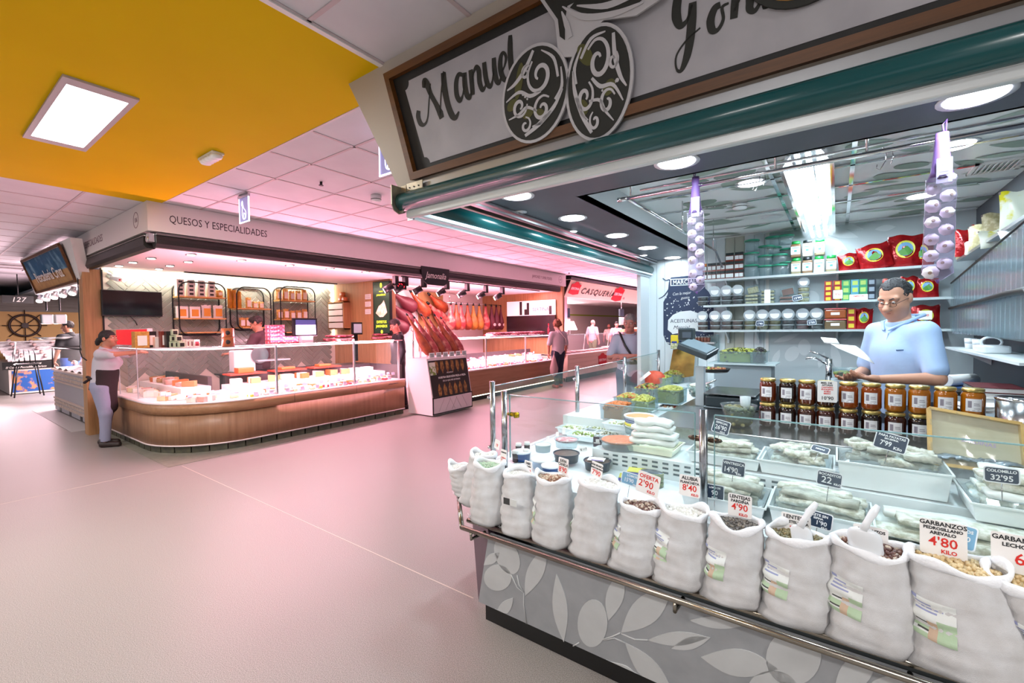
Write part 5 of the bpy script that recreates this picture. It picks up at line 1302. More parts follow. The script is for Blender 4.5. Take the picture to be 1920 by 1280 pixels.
# weighing scale
SCG = mat('scale_dark','#27343a',.35); t = thing('weighing_scale','grey shop scale with a raised sloping keypad and rear display','scale',(-.72,3.6,.90)); sc0 = t
b0,b1 = at(1325,742,Y=3.5),at(1425,735,Y=3.5)
part(t,'base',SCG,lambda m: m.box(b0.x,b1.x,3.45,3.85,.905,.985),bevel=.012)
part(t,'weighing_plate',STEEL,lambda m: m.box(b0.x - .01,b1.x - .02,3.44,3.86,.998,1.008),bevel=.004)
part(t,'plate_support',BLACK,lambda m: m.box(b0.x+.08,b1.x - .1,3.55,3.75,.985,.998))
part(t,'column',mat('scale_column','#aeb8bd',.35),lambda m: m.box(at(1304,700,Y=3.5).x,at(1314,700,Y=3.5).x+.02,3.5,3.56,.90,1.19))
c1,c2,c3,c4 = at(1280,642,Y=3.55),at(1300,640,Y=3.55),at(1338,660,Y=3.45),at(1312,669,Y=3.40)
part(t,'keypad',SCG,lambda m: m.obox((c1+c3)/2+Vector((0,0,-.01)),Vector((.11,-.02,-.04)),Vector((.02,.09,.02)),Vector((.006,0,.022))),bevel=.008)
part(t,'keypad_face',mat('keypad_pale','#6d7c84',.4),lambda m: m.obox((c1+c3)/2+Vector((.006,0,.0135)),Vector((.095,-.0173,-.0346)),Vector((.017,.075,.017)),Vector((.0008,0,.002))))
d0 = at(1287,627,Y=3.6)
part(t,'display',SCG,lambda m: m.box(d0.x - .055,d0.x+.055,3.56,3.66,d0.z - .045,d0.z+.05),bevel=.012)
part(t,'display_window',mat('display_grey','#4f5a66',.2),lambda m: m.box(d0.x - .02,d0.x+.045,3.557,3.561,d0.z - .025,d0.z+.02))
part(t,'display_neck',SCG,lambda m: m.cyl((d0.x,3.6,d0.z - .10),(d0.x,3.6,d0.z - .03),.02))
# tilted glass tray and black tray by the scale
t = thing('dark_tray','black shallow tray of olives behind the scale plate','tray',(-.55,4.0,.99)); p = at(1338,690,Y=4.0); part(t,'tray',BLACK,lambda m: m.lathe([(.11,p.z - .03),(.13,p.z),(.125,p.z),(.001,p.z - .022)],(p.x,4.0,0),20)); pile(t,'olives',p.x,4.0,p.z - .022,p.z - .005,.11,.11,OLI_M,.011,80,5,.2,False)
# gold framed panel, faucet
t = thing('gold_panel','shiny gold sheet leaning against the boarded wall','panel',(-1.5,5.45,.82)); q = [at(1262,655,Y=5.55),at(1304,652,Y=5.55),at(1300,705,Y=5.40),at(1252,712,Y=5.40)]
part(t,'sheet',mat('gold_foil','#b99a52',.25,.8,noise=(6,'#7d6a3c',.35,.65)),lambda m: m.prism(q,(0,.008,.002)))
t = thing('kitchen_tap','chrome lever tap by the sink at the back of the stall','tap',(.0,5.2,.90)); p = at(1554,690,Y=5.2)
part(t,'body',CHROME,lambda m: m.cyl((p.x,5.2,.90),(p.x,5.2,p.z+.09),.028,n=14)); part(t,'spout',CHROME,lambda m: m.tube([(p.x,5.2,p.z+.03),(p.x - .10,5.16,p.z+.09),(p.x - .17,5.14,p.z+.10),(p.x - .175,5.14,p.z+.08)],.012,8)); part(t,'lever',CHROME,lambda m: m.tube([(p.x,5.2,p.z+.09),(p.x - .08,5.18,p.z+.13),(p.x - .15,5.17,p.z+.16)],.009,8))
t,p = bowl('clear tub of olives behind the honey beside the man',1588,690,1.06,.10,.09,PLASTIC,OLI_M+OLI_G,.014,110,9,.55)
p_ = thing('tub_riser','pale riser under the clear tub beside the man','stand',(p.x,p.y,.90)); part(p_,'block',mat('riser_grey','#9aa6ac',.5),lambda m: m.box(p.x - .1,p.x+.1,p.y - .1,p.y+.1,.902,1.058))
# red bag and dark bag by the aisle glass
t = thing('crumpled_bag','crumpled orange-red bag behind the aisle glass','bag',at(1225,720,Y=4.9)); p = at(1228,708,Y=4.9)
part(t,'bag',mat('red_bag','#d4573a',.5,noise=(20,'#b94630',.3,.7),bump=(20,.8)),lambda m: m.lathe([(.05,p.z - .08),(.10,p.z - .05),(.10,p.z+.03),(.06,p.z+.07),(.001,p.z+.08)],(p.x,p.y,0),9,(1.1,.8)))
part(t,'white_slip',PAPER,lambda m: m.obox(p+Vector((-.08,-.09,.02)),(.05,.02,.045),(.012,0,-.012),(0,.001,0)))

# ------------------------------------------------------------- shelves and packed goods
SHELF = mat('shelf_white','#d9e2e4',.4)
for k,z in enumerate((2.0,1.715,1.438)):
    t = thing('wall_shelf',['top','middle','bottom'][k]+' white shelf on the back wall of the near stall','shelf',(-.25,5.47,z - .03)); part(t,'board',SHELF,lambda m: m.box(-1.22,.80,5.36,5.595,z - .018,z)); part(t,'front_edge',mat('shelf_edge','#b8c4c6',.4),lambda m: m.box(-1.22,.80,5.352,5.36,z - .020,z+.002))
    for x in (-1.0,-.7,.0):
        part(t,'bracket',mat('bracket_white','#ccd4d8',.4),lambda m: (m.box(x - .012,x+.012,5.57,5.595,z - .15,z - .02),m.prism([(x - .008,5.40,z - .02),(x - .008,5.59,z - .02),(x - .008,5.59,z - .12)],(.016,0,0))))
YS = 5.45


def onshelf(px,k): return at(px,560,Y=YS).x


def bx_lathe(t,nm,m_,prof,x,y,n=16): return part(t,nm,m_,lambda m: m.lathe(prof,(x,y,0),n))


# spice bottles, two storeys
SPD = mat('spice_lid_dark','#1f2a2c',.35); SPR = mat('spice_body','#7d2f22',.2); SPL = mat('spice_label','#dfe6e6',.5); ORL = mat('spice_lid_orange','#d8791f',.35)
proto = None
sx = [1322,1331,1339,1348,1356,1365,1372,1382,1390]
for i,px in enumerate(sx):
    for lv in range(2 if i < 5 else 3):
        x = at(px,500,Y=YS).x; z = 2.001 + lv * .0955; wd = .021
        t = thing('spice_bottle','spice bottle, %s from the left, %s tier on the top shelf' % (ORD[i],['lowest','second','third'][lv]),'bottle',(x,YS,z),'spice bottles stacked on the top shelf')
        part(t,'body',SPR,lambda m: m.box(x - wd,x+wd,YS - .02,YS+.02,z,z+.065)); part(t,'label',SPL,lambda m: m.box(x - wd+.002,x+wd - .002,YS - .0215,YS - .02,z+.018,z+.058)); part(t,'lid',ORL if i == 0 and lv == 1 else SPD,lambda m: m.box(x - wd+.001,x+wd - .001,YS - .019,YS+.019,z+.066,z+.094))
# clear tubs with green lids
GLD = mat('lid_green','#1f8a6a',.35)
for k,(px,py0,py1,r) in enumerate([(1408,517,497,.075),(1409,494,474,.073),(1410,470,450,.072),(1436,514,498,.075),(1436,495,479,.075),(1437,477,461,.075),(1461,513,496,.075),(1461,494,477,.075),(1452,478,463,.065),(1450,460,444,.075),(1473,458,441,.075),(1476,480,466,.068),(1476,510,491,.07)]):
    y = YS if k not in (8,11,12) else YS + .06; a = at(px,py0,Y=y); b = at(px,py1,Y=y); z0,z1 = a.z,b.z
    if k in (0,3,6,12): z0 = 2.001; z1 = max(z1,z0+.11)
    t = thing('food_tub','clear tub with a green lid, %s' % ['left column lowest','left column middle','left column top','second column lowest','second column middle','second column top','third column lowest','third column middle','small one behind the third column','upper one above the small tub','highest on the right','half hidden at the right','low one at the right rear'][k],'tub',(a.x,y,z0),'green lidded tubs on the top shelf')
    bx_lathe(t,'tub',PLASTIC,[(r*.80,z0),(r*.95,z1 - .012)],a.x,y); bx_lathe(t,'lid',GLD,[(r*1.04,z1 - .014),(r*1.05,z1 - .004),(r*.98,z1),(.001,z1)],a.x,y)
# big spice jars
JB = [mat('jar_pepper','#8a7f62',.3),mat('jar_white','#d5d3c6',.3),mat('jar_brown','#7c5e42',.3)]; LG = mat('lid_bright_green','#1fa04a',.35); LK = mat('lid_black','#20262a',.35); JL2 = mat('jar_label2','#e9eef0',.5)
for k,(px,row) in enumerate([(1493,0),(1514,0),(1536,0),(1559,0),(1492,1),(1514,1),(1537,1)]):
    x = at(px,480,Y=YS).x; z = 2.001 + row * .172; h = .168; w_ = .044
    t = thing('large_spice_jar','large square spice jar, %s from the left in the %s row of the top shelf' % (ORD[k % 4],'lower' if row == 0 else 'upper'),'jar',(x,YS,z),'large spice jars on the top shelf')
    part(t,'body',JB[(k*2) % 3 if k != 3 else 0],lambda m: m.box(x - w_,x+w_,YS - .04,YS+.04,z,z+.135),bevel=.012); lb = part(t,'label',JL2,lambda m: m.box(x - w_+.004,x+w_ - .004,YS - .0425,YS - .041,z+.03,z+.11)); part(lb,'label_mark',mat('mark_teal','#4a8f88',.5),lambda m: (m.box(x - .012,x+.012,YS - .0432,YS - .0426,z+.055,z+.075),m.box(x - .03,x+.03,YS - .0432,YS - .0426,z+.092,z+.10)))
    bx_lathe(t,'lid',LK if k in (1,5) else LG,[(.036,z+.136),(.038,z+.14),(.038,z+.164),(.001,z+.166)],x,YS)
# red foil bags
RED = mat('red_foil','#b3171c',.18,.35,noise=(14,'#7d0d12',.35,.7),bump=(16,.9)); LOGY = mat('bag_logo_yellow','#d8d33a',.4); LOGB = mat('bag_logo_blue','#6a9fc8',.4); LOGG = mat('bag_logo_green','#4f8f3a',.4)


def foil_bag(label,c,w_,h_,rot=0.,lean=.15,th=.05,seed=0,col=RED,logo=True,cat='bag',group='red foil bags on the shelves'):
    """pillow bag standing with its base centre at c"""
    R = random.Random(seed); c = Vector(c); t = thing('foil_bag',label,cat,c,group); x = Vector((math.cos(rot),0,math.sin(rot))); u = Vector((-math.sin(rot),lean,math.cos(rot))).normalized(); n = Vector((0,-1,0))
    def P(a,b,s):
        d = max(0,(1 - abs(a) ** 2.5)) * max(0,math.sin(PI*min(1,b*.92+.04))) ** .6
        return c + x * (a*w_/2*(1 - .05*math.sin(PI*b))) + u * (b*h_) + n * (s*th*.5*d+.004*math.sin(a*7+b*9+seed)*d) + u * .008 * math.sin(a*5+seed) * (b > .9)
    m = MB(); N_ = 12
    for s in (1,-1): m.sheet([[P(-1+2*i/N_,j/N_,s) for i in range(N_+1)] for j in range(N_+1)])
    m.build('bag',col,t)
    part(t,'top_seal',mat('seal_silver','#b9a3a4',.25,.6),lambda m: m.sheet([[P(-1+2*i/N_,.93+.075*j,.02)+n*.002 for i in range(N_+1)] for j in (0,1)]))
    if logo:
        def disc(m,rx,ry,cy,off,k0=0):
            m.add([P(rx*math.cos(q),cy+ry*math.sin(q),1)+n*off for q in (2*PI*i/20 for i in range(20))],[tuple(range(20))])
        lg = part(t,'logo_ring',LOGY,lambda m: disc(m,.56,.27,.56,.003)); part(lg,'logo_sky',LOGB,lambda m: disc(m,.44,.21,.56,.0045)); part(lg,'logo_hill',LOGG,lambda m: m.add([P(a,b,1)+n*.006 for a,b in ((-.42,.48),(-.1,.60),(.1,.66),(.25,.58),(.42,.50),(.2,.37),(-.2,.37))],[tuple(range(7))]))
    return t


foil_bag('small red foil bag standing beside the spice jars',(at(1593,505,Y=YS).x,YS,2.002),.17,.17,.10,.1,.07,1)
foil_bag('wide red foil bag tilted in front of the taller red bag',(at(1645,500,Y=YS).x,YS - .02,2.002),.25,.24,.20,.12,.09,2)
foil_bag('tall red foil bag at the right end of the top shelf',(at(1695,498,Y=YS).x,YS+.03,2.002),.26,.30,-.05,.1,.09,3)
foil_bag('red foil bag half hidden behind the larger garlic string',(at(1728,498,Y=YS).x,YS+.05,2.002),.18,.24,.0,.1,.07,4)
foil_bag('pale red foil bag behind the man on the middle shelf',(at(1672,556,Y=YS).x,YS,1.717),.14,.19,0,.1,.05,5,mat('red_foil_pale','#d5685f',.25,.2),False)
foil_bag('red foil bag right of the man on the middle shelf',(at(1705,552,Y=YS).x,YS,1.717),.13,.20,0,.1,.06,6)
foil_bag('red foil bag at the right end of the middle shelf',(at(1738,552,Y=YS).x,YS,1.717),.16,.18,0,.1,.06,7)
foil_bag('red foil bag left of the man on the bottom shelf',(at(1618,612,Y=YS).x,YS,1.440),.14,.20,-.05,.1,.06,8)
foil_bag('red foil bag right of the man with a price card on the bottom shelf',(at(1735,612,Y=YS).x,YS,1.440),.20,.21,0,.1,.06,9)
card('small white price card on the red bag right of the man',(at(1735,590,Y=YS - .07).x,YS - .07,1.56),.09,.08,CARDW,[("5'50",.028,INKR,0,-.01)],tilt=.1)
# round clear boxes of dried fruit on the two lower shelves
LIDC = mat('clear_lid','#dfe9ee',.12,alpha=.45); LABW = mat('round_label','#eef0ee',.5); FRU = [mat('fruit_black','#241c20',.3),mat('fruit_brown','#4f2f22',.35),mat('fruit_olive','#6d6238',.35),mat('fruit_red','#5a1f22',.3)]


def punnet(label,x,z,fm,storeys=2,upright=True,r=.058):
    t = thing('dried_fruit_box',label,'box',(x,YS,z),'round clear boxes of dried fruit on the shelves')
    for s in range(storeys):
        zz = z + s * .052
        b_ = bx_lathe(t,'clear_box',PLASTIC,[(r*.9,zz),(r,zz+.044),(r*1.03,zz+.046)],x,YS,18); part(b_,'fruit',fm,lambda m: m.lathe([(r*.86,zz+.002),(r*.95,zz+.040),(.001,zz+.041)],(x,YS,0),14)); bx_lathe(b_,'lid',LIDC,[(r*1.04,zz+.046),(r*1.0,zz+.051),(.001,zz+.051)],x,YS,18)
    if upright:
        zc = z + storeys * .052 + r * .92; N_ = 24
        d = part(t,'upright_box',LIDC,lambda m: m.cyl((x,YS - .03,zc),(x,YS+.015,zc+.01),r*1.02,r*.9,n=N_)); part(d,'round_label',LABW,lambda m: m.cyl((x,YS - .0325,zc),(x,YS - .0305,zc),r*.72,n=N_)); part(d,'label_mark',INKR,lambda m: m.box(x - .012,x+.018,YS - .0335,YS - .0327,zc+.016,zc+.027))


for k,(px,f) in enumerate([(1318,0),(1341,0),(1363,0),(1384,0)]): punnet('box of black dried fruit, %s from the left on the middle shelf' % ORD[k],at(px,540,Y=YS).x,1.7165,FRU[f],2,k > 0)
for k,(px,f,u) in enumerate([(1318,1,1),(1341,1,1),(1363,1,1),(1383,1,0),(1406,2,1),(1430,2,1),(1453,2,1),(1478,0,1),(1505,3,1),(1531,0,1)]): punnet('box of dried fruit, %s from the left on the bottom shelf' % ORD[k],at(px,600,Y=YS).x,1.4395,FRU[f],2,bool(u))
NUT = mat('nut_pale','#cfc39a',.5,noise=(60,'#a89868',.4,.6)); 
for k,(px,st,c_,lb) in enumerate([(1410,3,NUT,'pale figs'),(1440,4,NUT,'pale nuts with paper bands'),(1475,2,mat('raisin_brown','#7a3f28',.4),'brown raisins')]):
    x = at(px,540,Y=YS).x; t = thing('snack_box_stack','stack of flat clear boxes of %s on the middle shelf' % lb,'box',(x,YS,1.7165))
    for s in range(st):
        z = 1.7165 + s * .036; b_ = part(t,'clear_box',PLASTIC,lambda m: m.box(x - .065,x+.065,YS - .05,YS+.05,z,z+.033),bevel=.006); part(b_,'contents',c_,lambda m: m.box(x - .058,x+.058,YS - .044,YS+.044,z+.003,z+.026),bevel=.006)
    z = 1.7165 + st * .036
    if k != 1: part(t,'leaning_box',PLASTIC,lambda m: m.obox((x+.01,YS,z+.045),(.06,0,.012),(0,.02,0),(-.008,0,.045)),bevel=.006); part(t,'leaning_contents',c_,lambda m: m.obox((x+.01,YS,z+.04),(.05,0,.01),(0,.015,0),(-.006,0,.032)),bevel=.006)
    if k == 1: part(t,'paper_band',PAPER,lambda m: m.box(x - .028,x+.028,YS - .0525,YS - .051,1.72,1.86))
card('navy price card reading 15 leaning on the middle shelf goods',(at(1495,550,Y=5.37).x,5.37,1.76),.085,.055,CARDN,[("15'90",.03,CHALK,0,-.012)],border=True,roll=.2)
card('navy price card on the olive brown dried fruit boxes of the bottom shelf',(at(1425,596,Y=5.36).x,5.36,1.505),.075,.055,CARDN,[("1'90",.03,CHALK,0,-.012)],border=True)
card('navy price card near the paprika tubs on the bottom shelf',(at(1522,595,Y=5.36).x,5.36,1.51),.075,.05,CARDN,[("2'50",.03,CHALK,0,-.012)],border=True,roll=.15)
punnet('tall stack of nuts in round clear boxes with a white label on the middle shelf',at(1507,545,Y=YS).x,1.7165,NUT,3,True,.05)
# small cartons
CB = {'r': '#a01c22','g': '#3f9a6a','k': '#1d2733','y': '#cdbb2c','b': '#5aa3b8'}
rows_ = [(1553,'r',4),(1570,'r',4),(1586,'g',3),(1603,'b',3),(1618,'g',3),(1634,'k',3)]
for i,(px,c_,n) in enumerate(rows_):
    x = at(px,550,Y=YS).x; h = .2 / n
    for s in range(n):
        z = 1.7165 + s * h; t = thing('spice_carton','small %s carton, column %s from the left, %s up, on the middle shelf' % ({'r': 'red','g': 'green','k': 'black','b': 'blue-green'}[c_],ORD[i],ORD[s]),'carton',(x,YS,z),'small cartons stacked on the middle shelf')
        part(t,'carton',mat('carton_'+c_,CB[c_],.35),lambda m: m.box(x - .032,x+.032,YS - .02,YS+.03,z+.0004,z+h - .001)); part(t,'picture',mat('carton_pic_'+c_,{'r': '#d9c23a','g': '#a8c86a','k': '#8d99a6','b': '#b9cf6a'}[c_],.4),lambda m: m.box(x - .020,x+.020,YS - .0215,YS - .0202,z+h*.2,z+h*.8))
card('white price card on the red cartons of the middle shelf',(at(1571,543,Y=5.40).x,5.42,1.78),.075,.085,CARDW,[("3'50",.028,INKR,0,-.008)])
card('wide white notice on the green cartons of the middle shelf',(at(1610,556,Y=5.40).x,5.42,1.745),.14,.055,CARDW,[('PIMENTON',.016,INKR,0,.004)])
for s in range(3):
    x = at(1596,600,Y=YS).x; z = 1.4395 + s * .068; t = thing('spice_carton','red carton in the bottom shelf stack, %s from below' % ORD[s],'carton',(x,YS,z),'red cartons on the bottom shelf'); part(t,'carton',mat('carton_r',CB['r']),lambda m: m.box(x - .034,x+.034,YS - .02,YS+.03,z+.0004,z+.067)); part(t,'picture',mat('carton_pic_r','#d9c23a'),lambda m: m.box(x - .022,x+.022,YS - .0215,YS - .0202,z+.014,z+.054))
for s in range(2):
    x = at(1566,600,Y=YS).x; z = 1.4395 + s * .105; t = thing('paprika_tub',['lower','upper'][s]+' large clear tub of brown spice with a red lid on the bottom shelf','tub',(x,YS,z)); part(t,'tub',mat('paprika_%d' % s,['#6b5a40','#9a4f26'][s],.2,coat=.3),lambda m: m.box(x - .085,x+.085,YS - .06,YS+.06,z,z+.088),bevel=.012); part(t,'lid',mat('lid_red_pale','#c4575a',.3),lambda m: m.box(x - .089,x+.089,YS - .064,YS+.064,z+.089,z+.101),bevel=.004); part(t,'label',PAPER,lambda m: m.box(x - .035,x+.035,YS - .0622,YS - .0605,z+.035,z+.06))

# ------------------------------------------------------------- printed jar poster on the boarded wall
t = thing('jar_poster','navy printed olive jar illustration on the white boarded wall','poster',(-1.45,5.60,1.2)); po = t
NAVYP = mat('poster_navy','#2c3a58',.6); WHP = mat('poster_white','#e8eef0',.6)
def pw(px,py): p = at(px,py,Y=5.603); return Vector((p.x,5.603,p.z))
out = [(1258,520),(1300,516),(1322,516),(1322,540),(1330,548),(1338,566),(1338,640),(1330,652),(1262,650),(1250,643),(1244,628),(1244,566),(1252,552),(1254,530)]
part(t,'jar_print',NAVYP,lambda m: m.prism([pw(*p) for p in out],(0,-.003,0)))
def blobs(m):
    R = random.Random(4)
    for k in range(150):
        px,py = R.uniform(1247,1336),R.uniform(556,645)
        if 1250 < px < 1330 and 592 < py < 626: continue
        p = pw(px,py); a = R.uniform(0,3); l = R.uniform(.012,.026); pts = leaf2d((p.x,p.z),(p.x+l*math.cos(a),p.z+l*math.sin(a)),l*.3,4); m.add([(q.x,5.5995,q.y) for q in pts],[tuple(range(len(pts)))])
o = part(t,'olive_pattern',WHP,blobs); o['kind'] = 'stuff'
part(t,'white_plate',WHP,lambda m: m.prism([pw(*p)+Vector((0,-.0036,0)) for p in [(1253,600),(1262,590),(1275,584),(1295,582),(1312,588),(1322,598),(1326,612),(1320,622),(1300,620),(1262,626),(1252,618)]],(0,-.001,0)))
part(t,'name_plate',WHP,lambda m: m.prism([pw(*p)+Vector((0,-.0036,0)) for p in [(1257,523),(1322,520),(1322,533),(1257,536)]],(0,-.0006,0)))
part(t,'name_plate_ground',NAVYP,lambda m: m.prism([pw(*p)+Vector((0,-.0044,0)) for p in [(1259,524.5),(1321,522),(1321,531.5),(1259,534.5)]],(0,-.0006,0)))
a = pw(1260,533.5); text('MARCIAL',.072,a+Vector((.01,-.0055,0)),(1,0,0),(0,0,1),WHP,t,bold=.001,sx=.9)
a = pw(1261,554); text('Con la mejor',.05,a+Vector((0,-.0045,0)),(1,0,.05),(0,0,1),WHP,t,shear=.3,sx=.8); a = pw(1272,561); text('gusto',.045,a+Vector((0.03,-.0045,0)),(1,0,.05),(0,0,1),WHP,t,shear=.3)
a = pw(1257,605); text('ACEITUNAS',.062,a+Vector((0,-.0055,0)),(1,0,0),(0,0,1),NAVYP,t,sx=.95); a = pw(1262,617); text('Marcial',.065,a+Vector((0,-.0055,0)),(1,0,0),(0,0,1),NAVYP,t,shear=.35)
part(t,'clasp_print',NAVYP,lambda m: ribbon(m,[(-.06,.06),(-.02,.03),(.02,.035),(.03,-.03),(.0,-.1),(-.05,-.16),(-.11,-.19)],[.012,.01,.014,.012,.014,.012,.008],pw(1252,530),(1,0,0),(0,0,1),.001,5))
t = thing('snack_bag','small yellow snack bag standing before the jar poster','bag',at(1265,655,Y=5.45)); p = at(1265,642,Y=5.45)
part(t,'bag',mat('snack_yellow','#d8c52a',.4),lambda m: m.obox(p+Vector((0,0,.04)),(.045,0,0),(0,.015,0),(0,0,.05)),bevel=.01); part(t,'lower_print',mat('snack_olive','#8d9a6a',.5,noise=(40,'#d9d6b8',.4,.6)),lambda m: m.obox(p+Vector((0,-.004,-.04)),(.045,0,0),(0,.014,0),(0,0,.035)),bevel=.008); part(t,'blue_band',mat('snack_blue','#2f3f8c',.5),lambda m: m.obox(p+Vector((0,-.017,.005)),(.03,0,0),(0,.001,0),(0,0,.012)))
for k in range(5):
    p = at(1305+6*k,633,Y=5.5); t = thing('pate_jar','tiny brown jar in the row below the shelves, %s from the left' % ORD[k],'jar',(p.x,5.5,p.z - .05),'tiny brown jars under the bottom shelf'); bx_lathe(t,'jar',mat('jar_reddish','#7a4a3c',.3),[(.018,p.z - .05),(.019,p.z),(.015,p.z+.004)],p.x,5.5,10); bx_lathe(t,'lid',mat('lid_grey','#aab0b2',.3,.5),[(.018,p.z+.004),(.018,p.z+.014),(.001,p.z+.014)],p.x,5.5,10)
p = at(1320,633,Y=5.5); t = thing('wall_ledge','short ledge carrying the tiny brown jars','shelf',(p.x,5.52,p.z - .06)); part(t,'board',SHELF,lambda m: m.box(p.x - .10,p.x+.12,5.46,5.60,p.z - .064,p.z - .052)); part(t,'edge',ALU,lambda m: m.box(p.x - .10,p.x+.12,5.455,5.46,p.z - .066,p.z - .050))
p = at(1338,640,Y=5.58); t = thing('pinned_sleeve','clear plastic sleeve pinned on the boards under the shelf','sleeve',p); part(t,'sleeve',PLASTIC,lambda m: m.box(p.x - .06,p.x+.06,5.585,5.595,p.z - .12,p.z+.08)); part(t,'paper',PAPER,lambda m: m.box(p.x - .05,p.x+.05,5.596,5.599,p.z - .11,p.z+.06))

# ------------------------------------------------------------- hanging rail, garlic strings, hooks
t = thing('hanging_rail','steel rail hung under the printed ceiling across the stall','rail',(-.2,2.55,2.24))
part(t,'front_rail',CHROME,lambda m: m.cyl((-1.0,2.55,2.245),(1.3,2.55,2.245),.011,n=12)); part(t,'side_rail',CHROME,lambda m: (m.cyl((-1.0,2.55,2.245),(-1.0,4.9,2.245),.011,n=12),m.cyl((-1.06,2.55,2.245),(-1.0,2.55,2.245),.014)))
part(t,'lower_rail',CHROME,lambda m: m.cyl((-.95,2.62,2.30),(1.3,2.62,2.30),.007,n=10))
part(t,'hanger',CHROME,lambda m: [m.cyl((x,y,2.24),(x,y,2.48),.005,n=8) for x,y in ((-1.0,2.6),(-1.0,3.7),(-1.0,4.8),(-.25,2.55),(.1,2.55))])
part(t,'wall_stay',mat('stay_grey','#6d747c',.4,.5),lambda m: m.cyl((-1.0,4.9,2.245),(-1.05,5.6,2.10),.010,n=10))
for k,(px,py) in enumerate([(1420,345),(1655,290)]):
    p = at(px,py - 14,Y=2.55); t = thing('wire_hook',['bent wire hook on the rail left of the tubes','bent wire hook on the rail left of the larger garlic'][k],'hook',(p.x,2.55,2.16)); part(t,'wire',CHROME,lambda m: (m.tube([(p.x,2.55,2.26),(p.x+.012,2.55,2.25),(p.x+.01,2.55,2.20),(p.x - .008,2.55,2.165),(p.x - .02,2.55,2.175),(p.x - .018,2.55,2.19)],.002,6),m.tube([(p.x+.03,2.55,2.255),(p.x+.036,2.55,2.21),(p.x+.028,2.55,2.185)],.002,6)))
GAR = mat('garlic_skin','#efe9ec',.45,noise=(14,'#ddd0d8',.4,.65)); NETM = mat('violet_net','#f0e8f8',.5,alpha=.80); STK = mat('garlic_root','#a08878',.7); NETD = mat('violet_net_gathered','#6c4c8a',.6)


def garlic(label,px,ytop,ybot,Yd,r,n):
    a = at(px[0],ytop,Y=Yd); b = at(px[1],ybot,Y=Yd); t = thing('garlic_string',label,'garlic',(b.x,Yd,b.z)); L_ = a.z - b.z
    ztop = b.z + L_ * .68
    part(t,'gathered_net',NETD,lambda m: m.lathe([(r*.8,a.z),(r*.9,a.z - L_*.06),(r*1.0,a.z - L_*.14),(r*1.3,ztop+L_*.06),(r*1.7,ztop)],((a.x+b.x)/2,Yd,0),14,(1,.7)))
    tag_ = part(t,'paper_tag',mat('garlic_tag','#9a93aa',.5),lambda m: m.obox(((a.x+b.x)/2+r*.2,Yd - r*1.0,ztop+L_*.05),(r*.95,0,0),(0,r*.06,0),(0,0,L_*.085)),bevel=.006)
    part(tag_,'tag_print',mat('tag_violet','#7d6fa6',.6),lambda m: [m.box((a.x+b.x)/2 - r*.4,(a.x+b.x)/2+r*.7,Yd - r*1.075,Yd - r*1.065,ztop+L_*q,ztop+L_*(q+.006)) for q in (.0,.02,.04,.085)])
    R = random.Random(px[0]); zs = b.z + r
    for k in range(n):
        f = k / (n - 1); z = zs + (ztop - zs) * f * 1.0; sd = 1 if k % 2 else -1; cx = a.x * f * .5 + b.x * (1 - f*.5) + sd * r * .82; c = Vector((cx,Yd+R.uniform(-.3,.3)*r,z)); rr = r * R.uniform(.9,1.06)
        m = MB(); N_ = 16; vs = []
        dirn = Vector((R.uniform(-.5,.5),-1,R.uniform(-.4,.4))).normalized(); q = Vector((0,0,1)).rotation_difference(dirn).to_matrix()
        for i in range(9):
            la = PI * i / 8 - PI / 2
            for j in range(N_): lo = 2 * PI * j / N_; k_ = rr * (1+.045*math.cos(lo*8)*math.cos(la)); vs.append(c+q @ Vector((k_*math.cos(la)*math.cos(lo),k_*math.cos(la)*math.sin(lo),rr*.82*math.sin(la))))
        m.add(vs,[(i*N_+j,i*N_+(j+1) % N_,(i+1)*N_+(j+1) % N_,(i+1)*N_+j) for i in range(8) for j in range(N_)],True)
        g_ = m.build('garlic_bulb',GAR,t); part(g_,'root_end',STK,lambda m: m.cyl(c+dirn*rr*.78,c+dirn*rr*.86,rr*.26,rr*.2,n=9))
    def net(m):
        N_ = 20
        for i in range(16):
            f = i / 15; z = b.z - r * .3 + (ztop - b.z+r*.6) * f; k_ = 1.85 * r * (1 if 0 < i else .3); cx = a.x * f * .5 + b.x * (1 - f*.5)
            if i == 0: row0 = None
            m.v += [tuple((cx+k_*(1+.05*math.sin(j*3+i*1.7))*math.cos(2*PI*j/N_),Yd+k_*.62*math.sin(2*PI*j/N_),z)) for j in range(N_)]
        m.f += [(i*N_+j,i*N_+(j+1) % N_,(i+1)*N_+(j+1) % N_,(i+1)*N_+j) for i in range(15) for j in range(N_)]; m.mi += [0] * 300; m.sm += [True] * 300
    part(t,'net',NETM,net)
    part(t,'net_tail',NETD,lambda m: m.cyl((b.x,Yd,b.z - r*.2),(b.x+.003,Yd,b.z - r*.8),r*.3,r*.12,n=8))
    part(t,'loop',NETD,lambda m: m.tube([(a.x,Yd,a.z - .01),(a.x - .006,Yd,a.z+.03),(a.x+.006,Yd,a.z+.05),(a.x+.004,Yd,a.z)],.003,6))


garlic('smaller string of garlic bulbs in violet net hanging above the scale',(1302,1306),332,545,2.55,.0225,12)
garlic('larger string of garlic bulbs in violet net hanging at the right',(1771,1757),248,522,2.40,.0245,12)

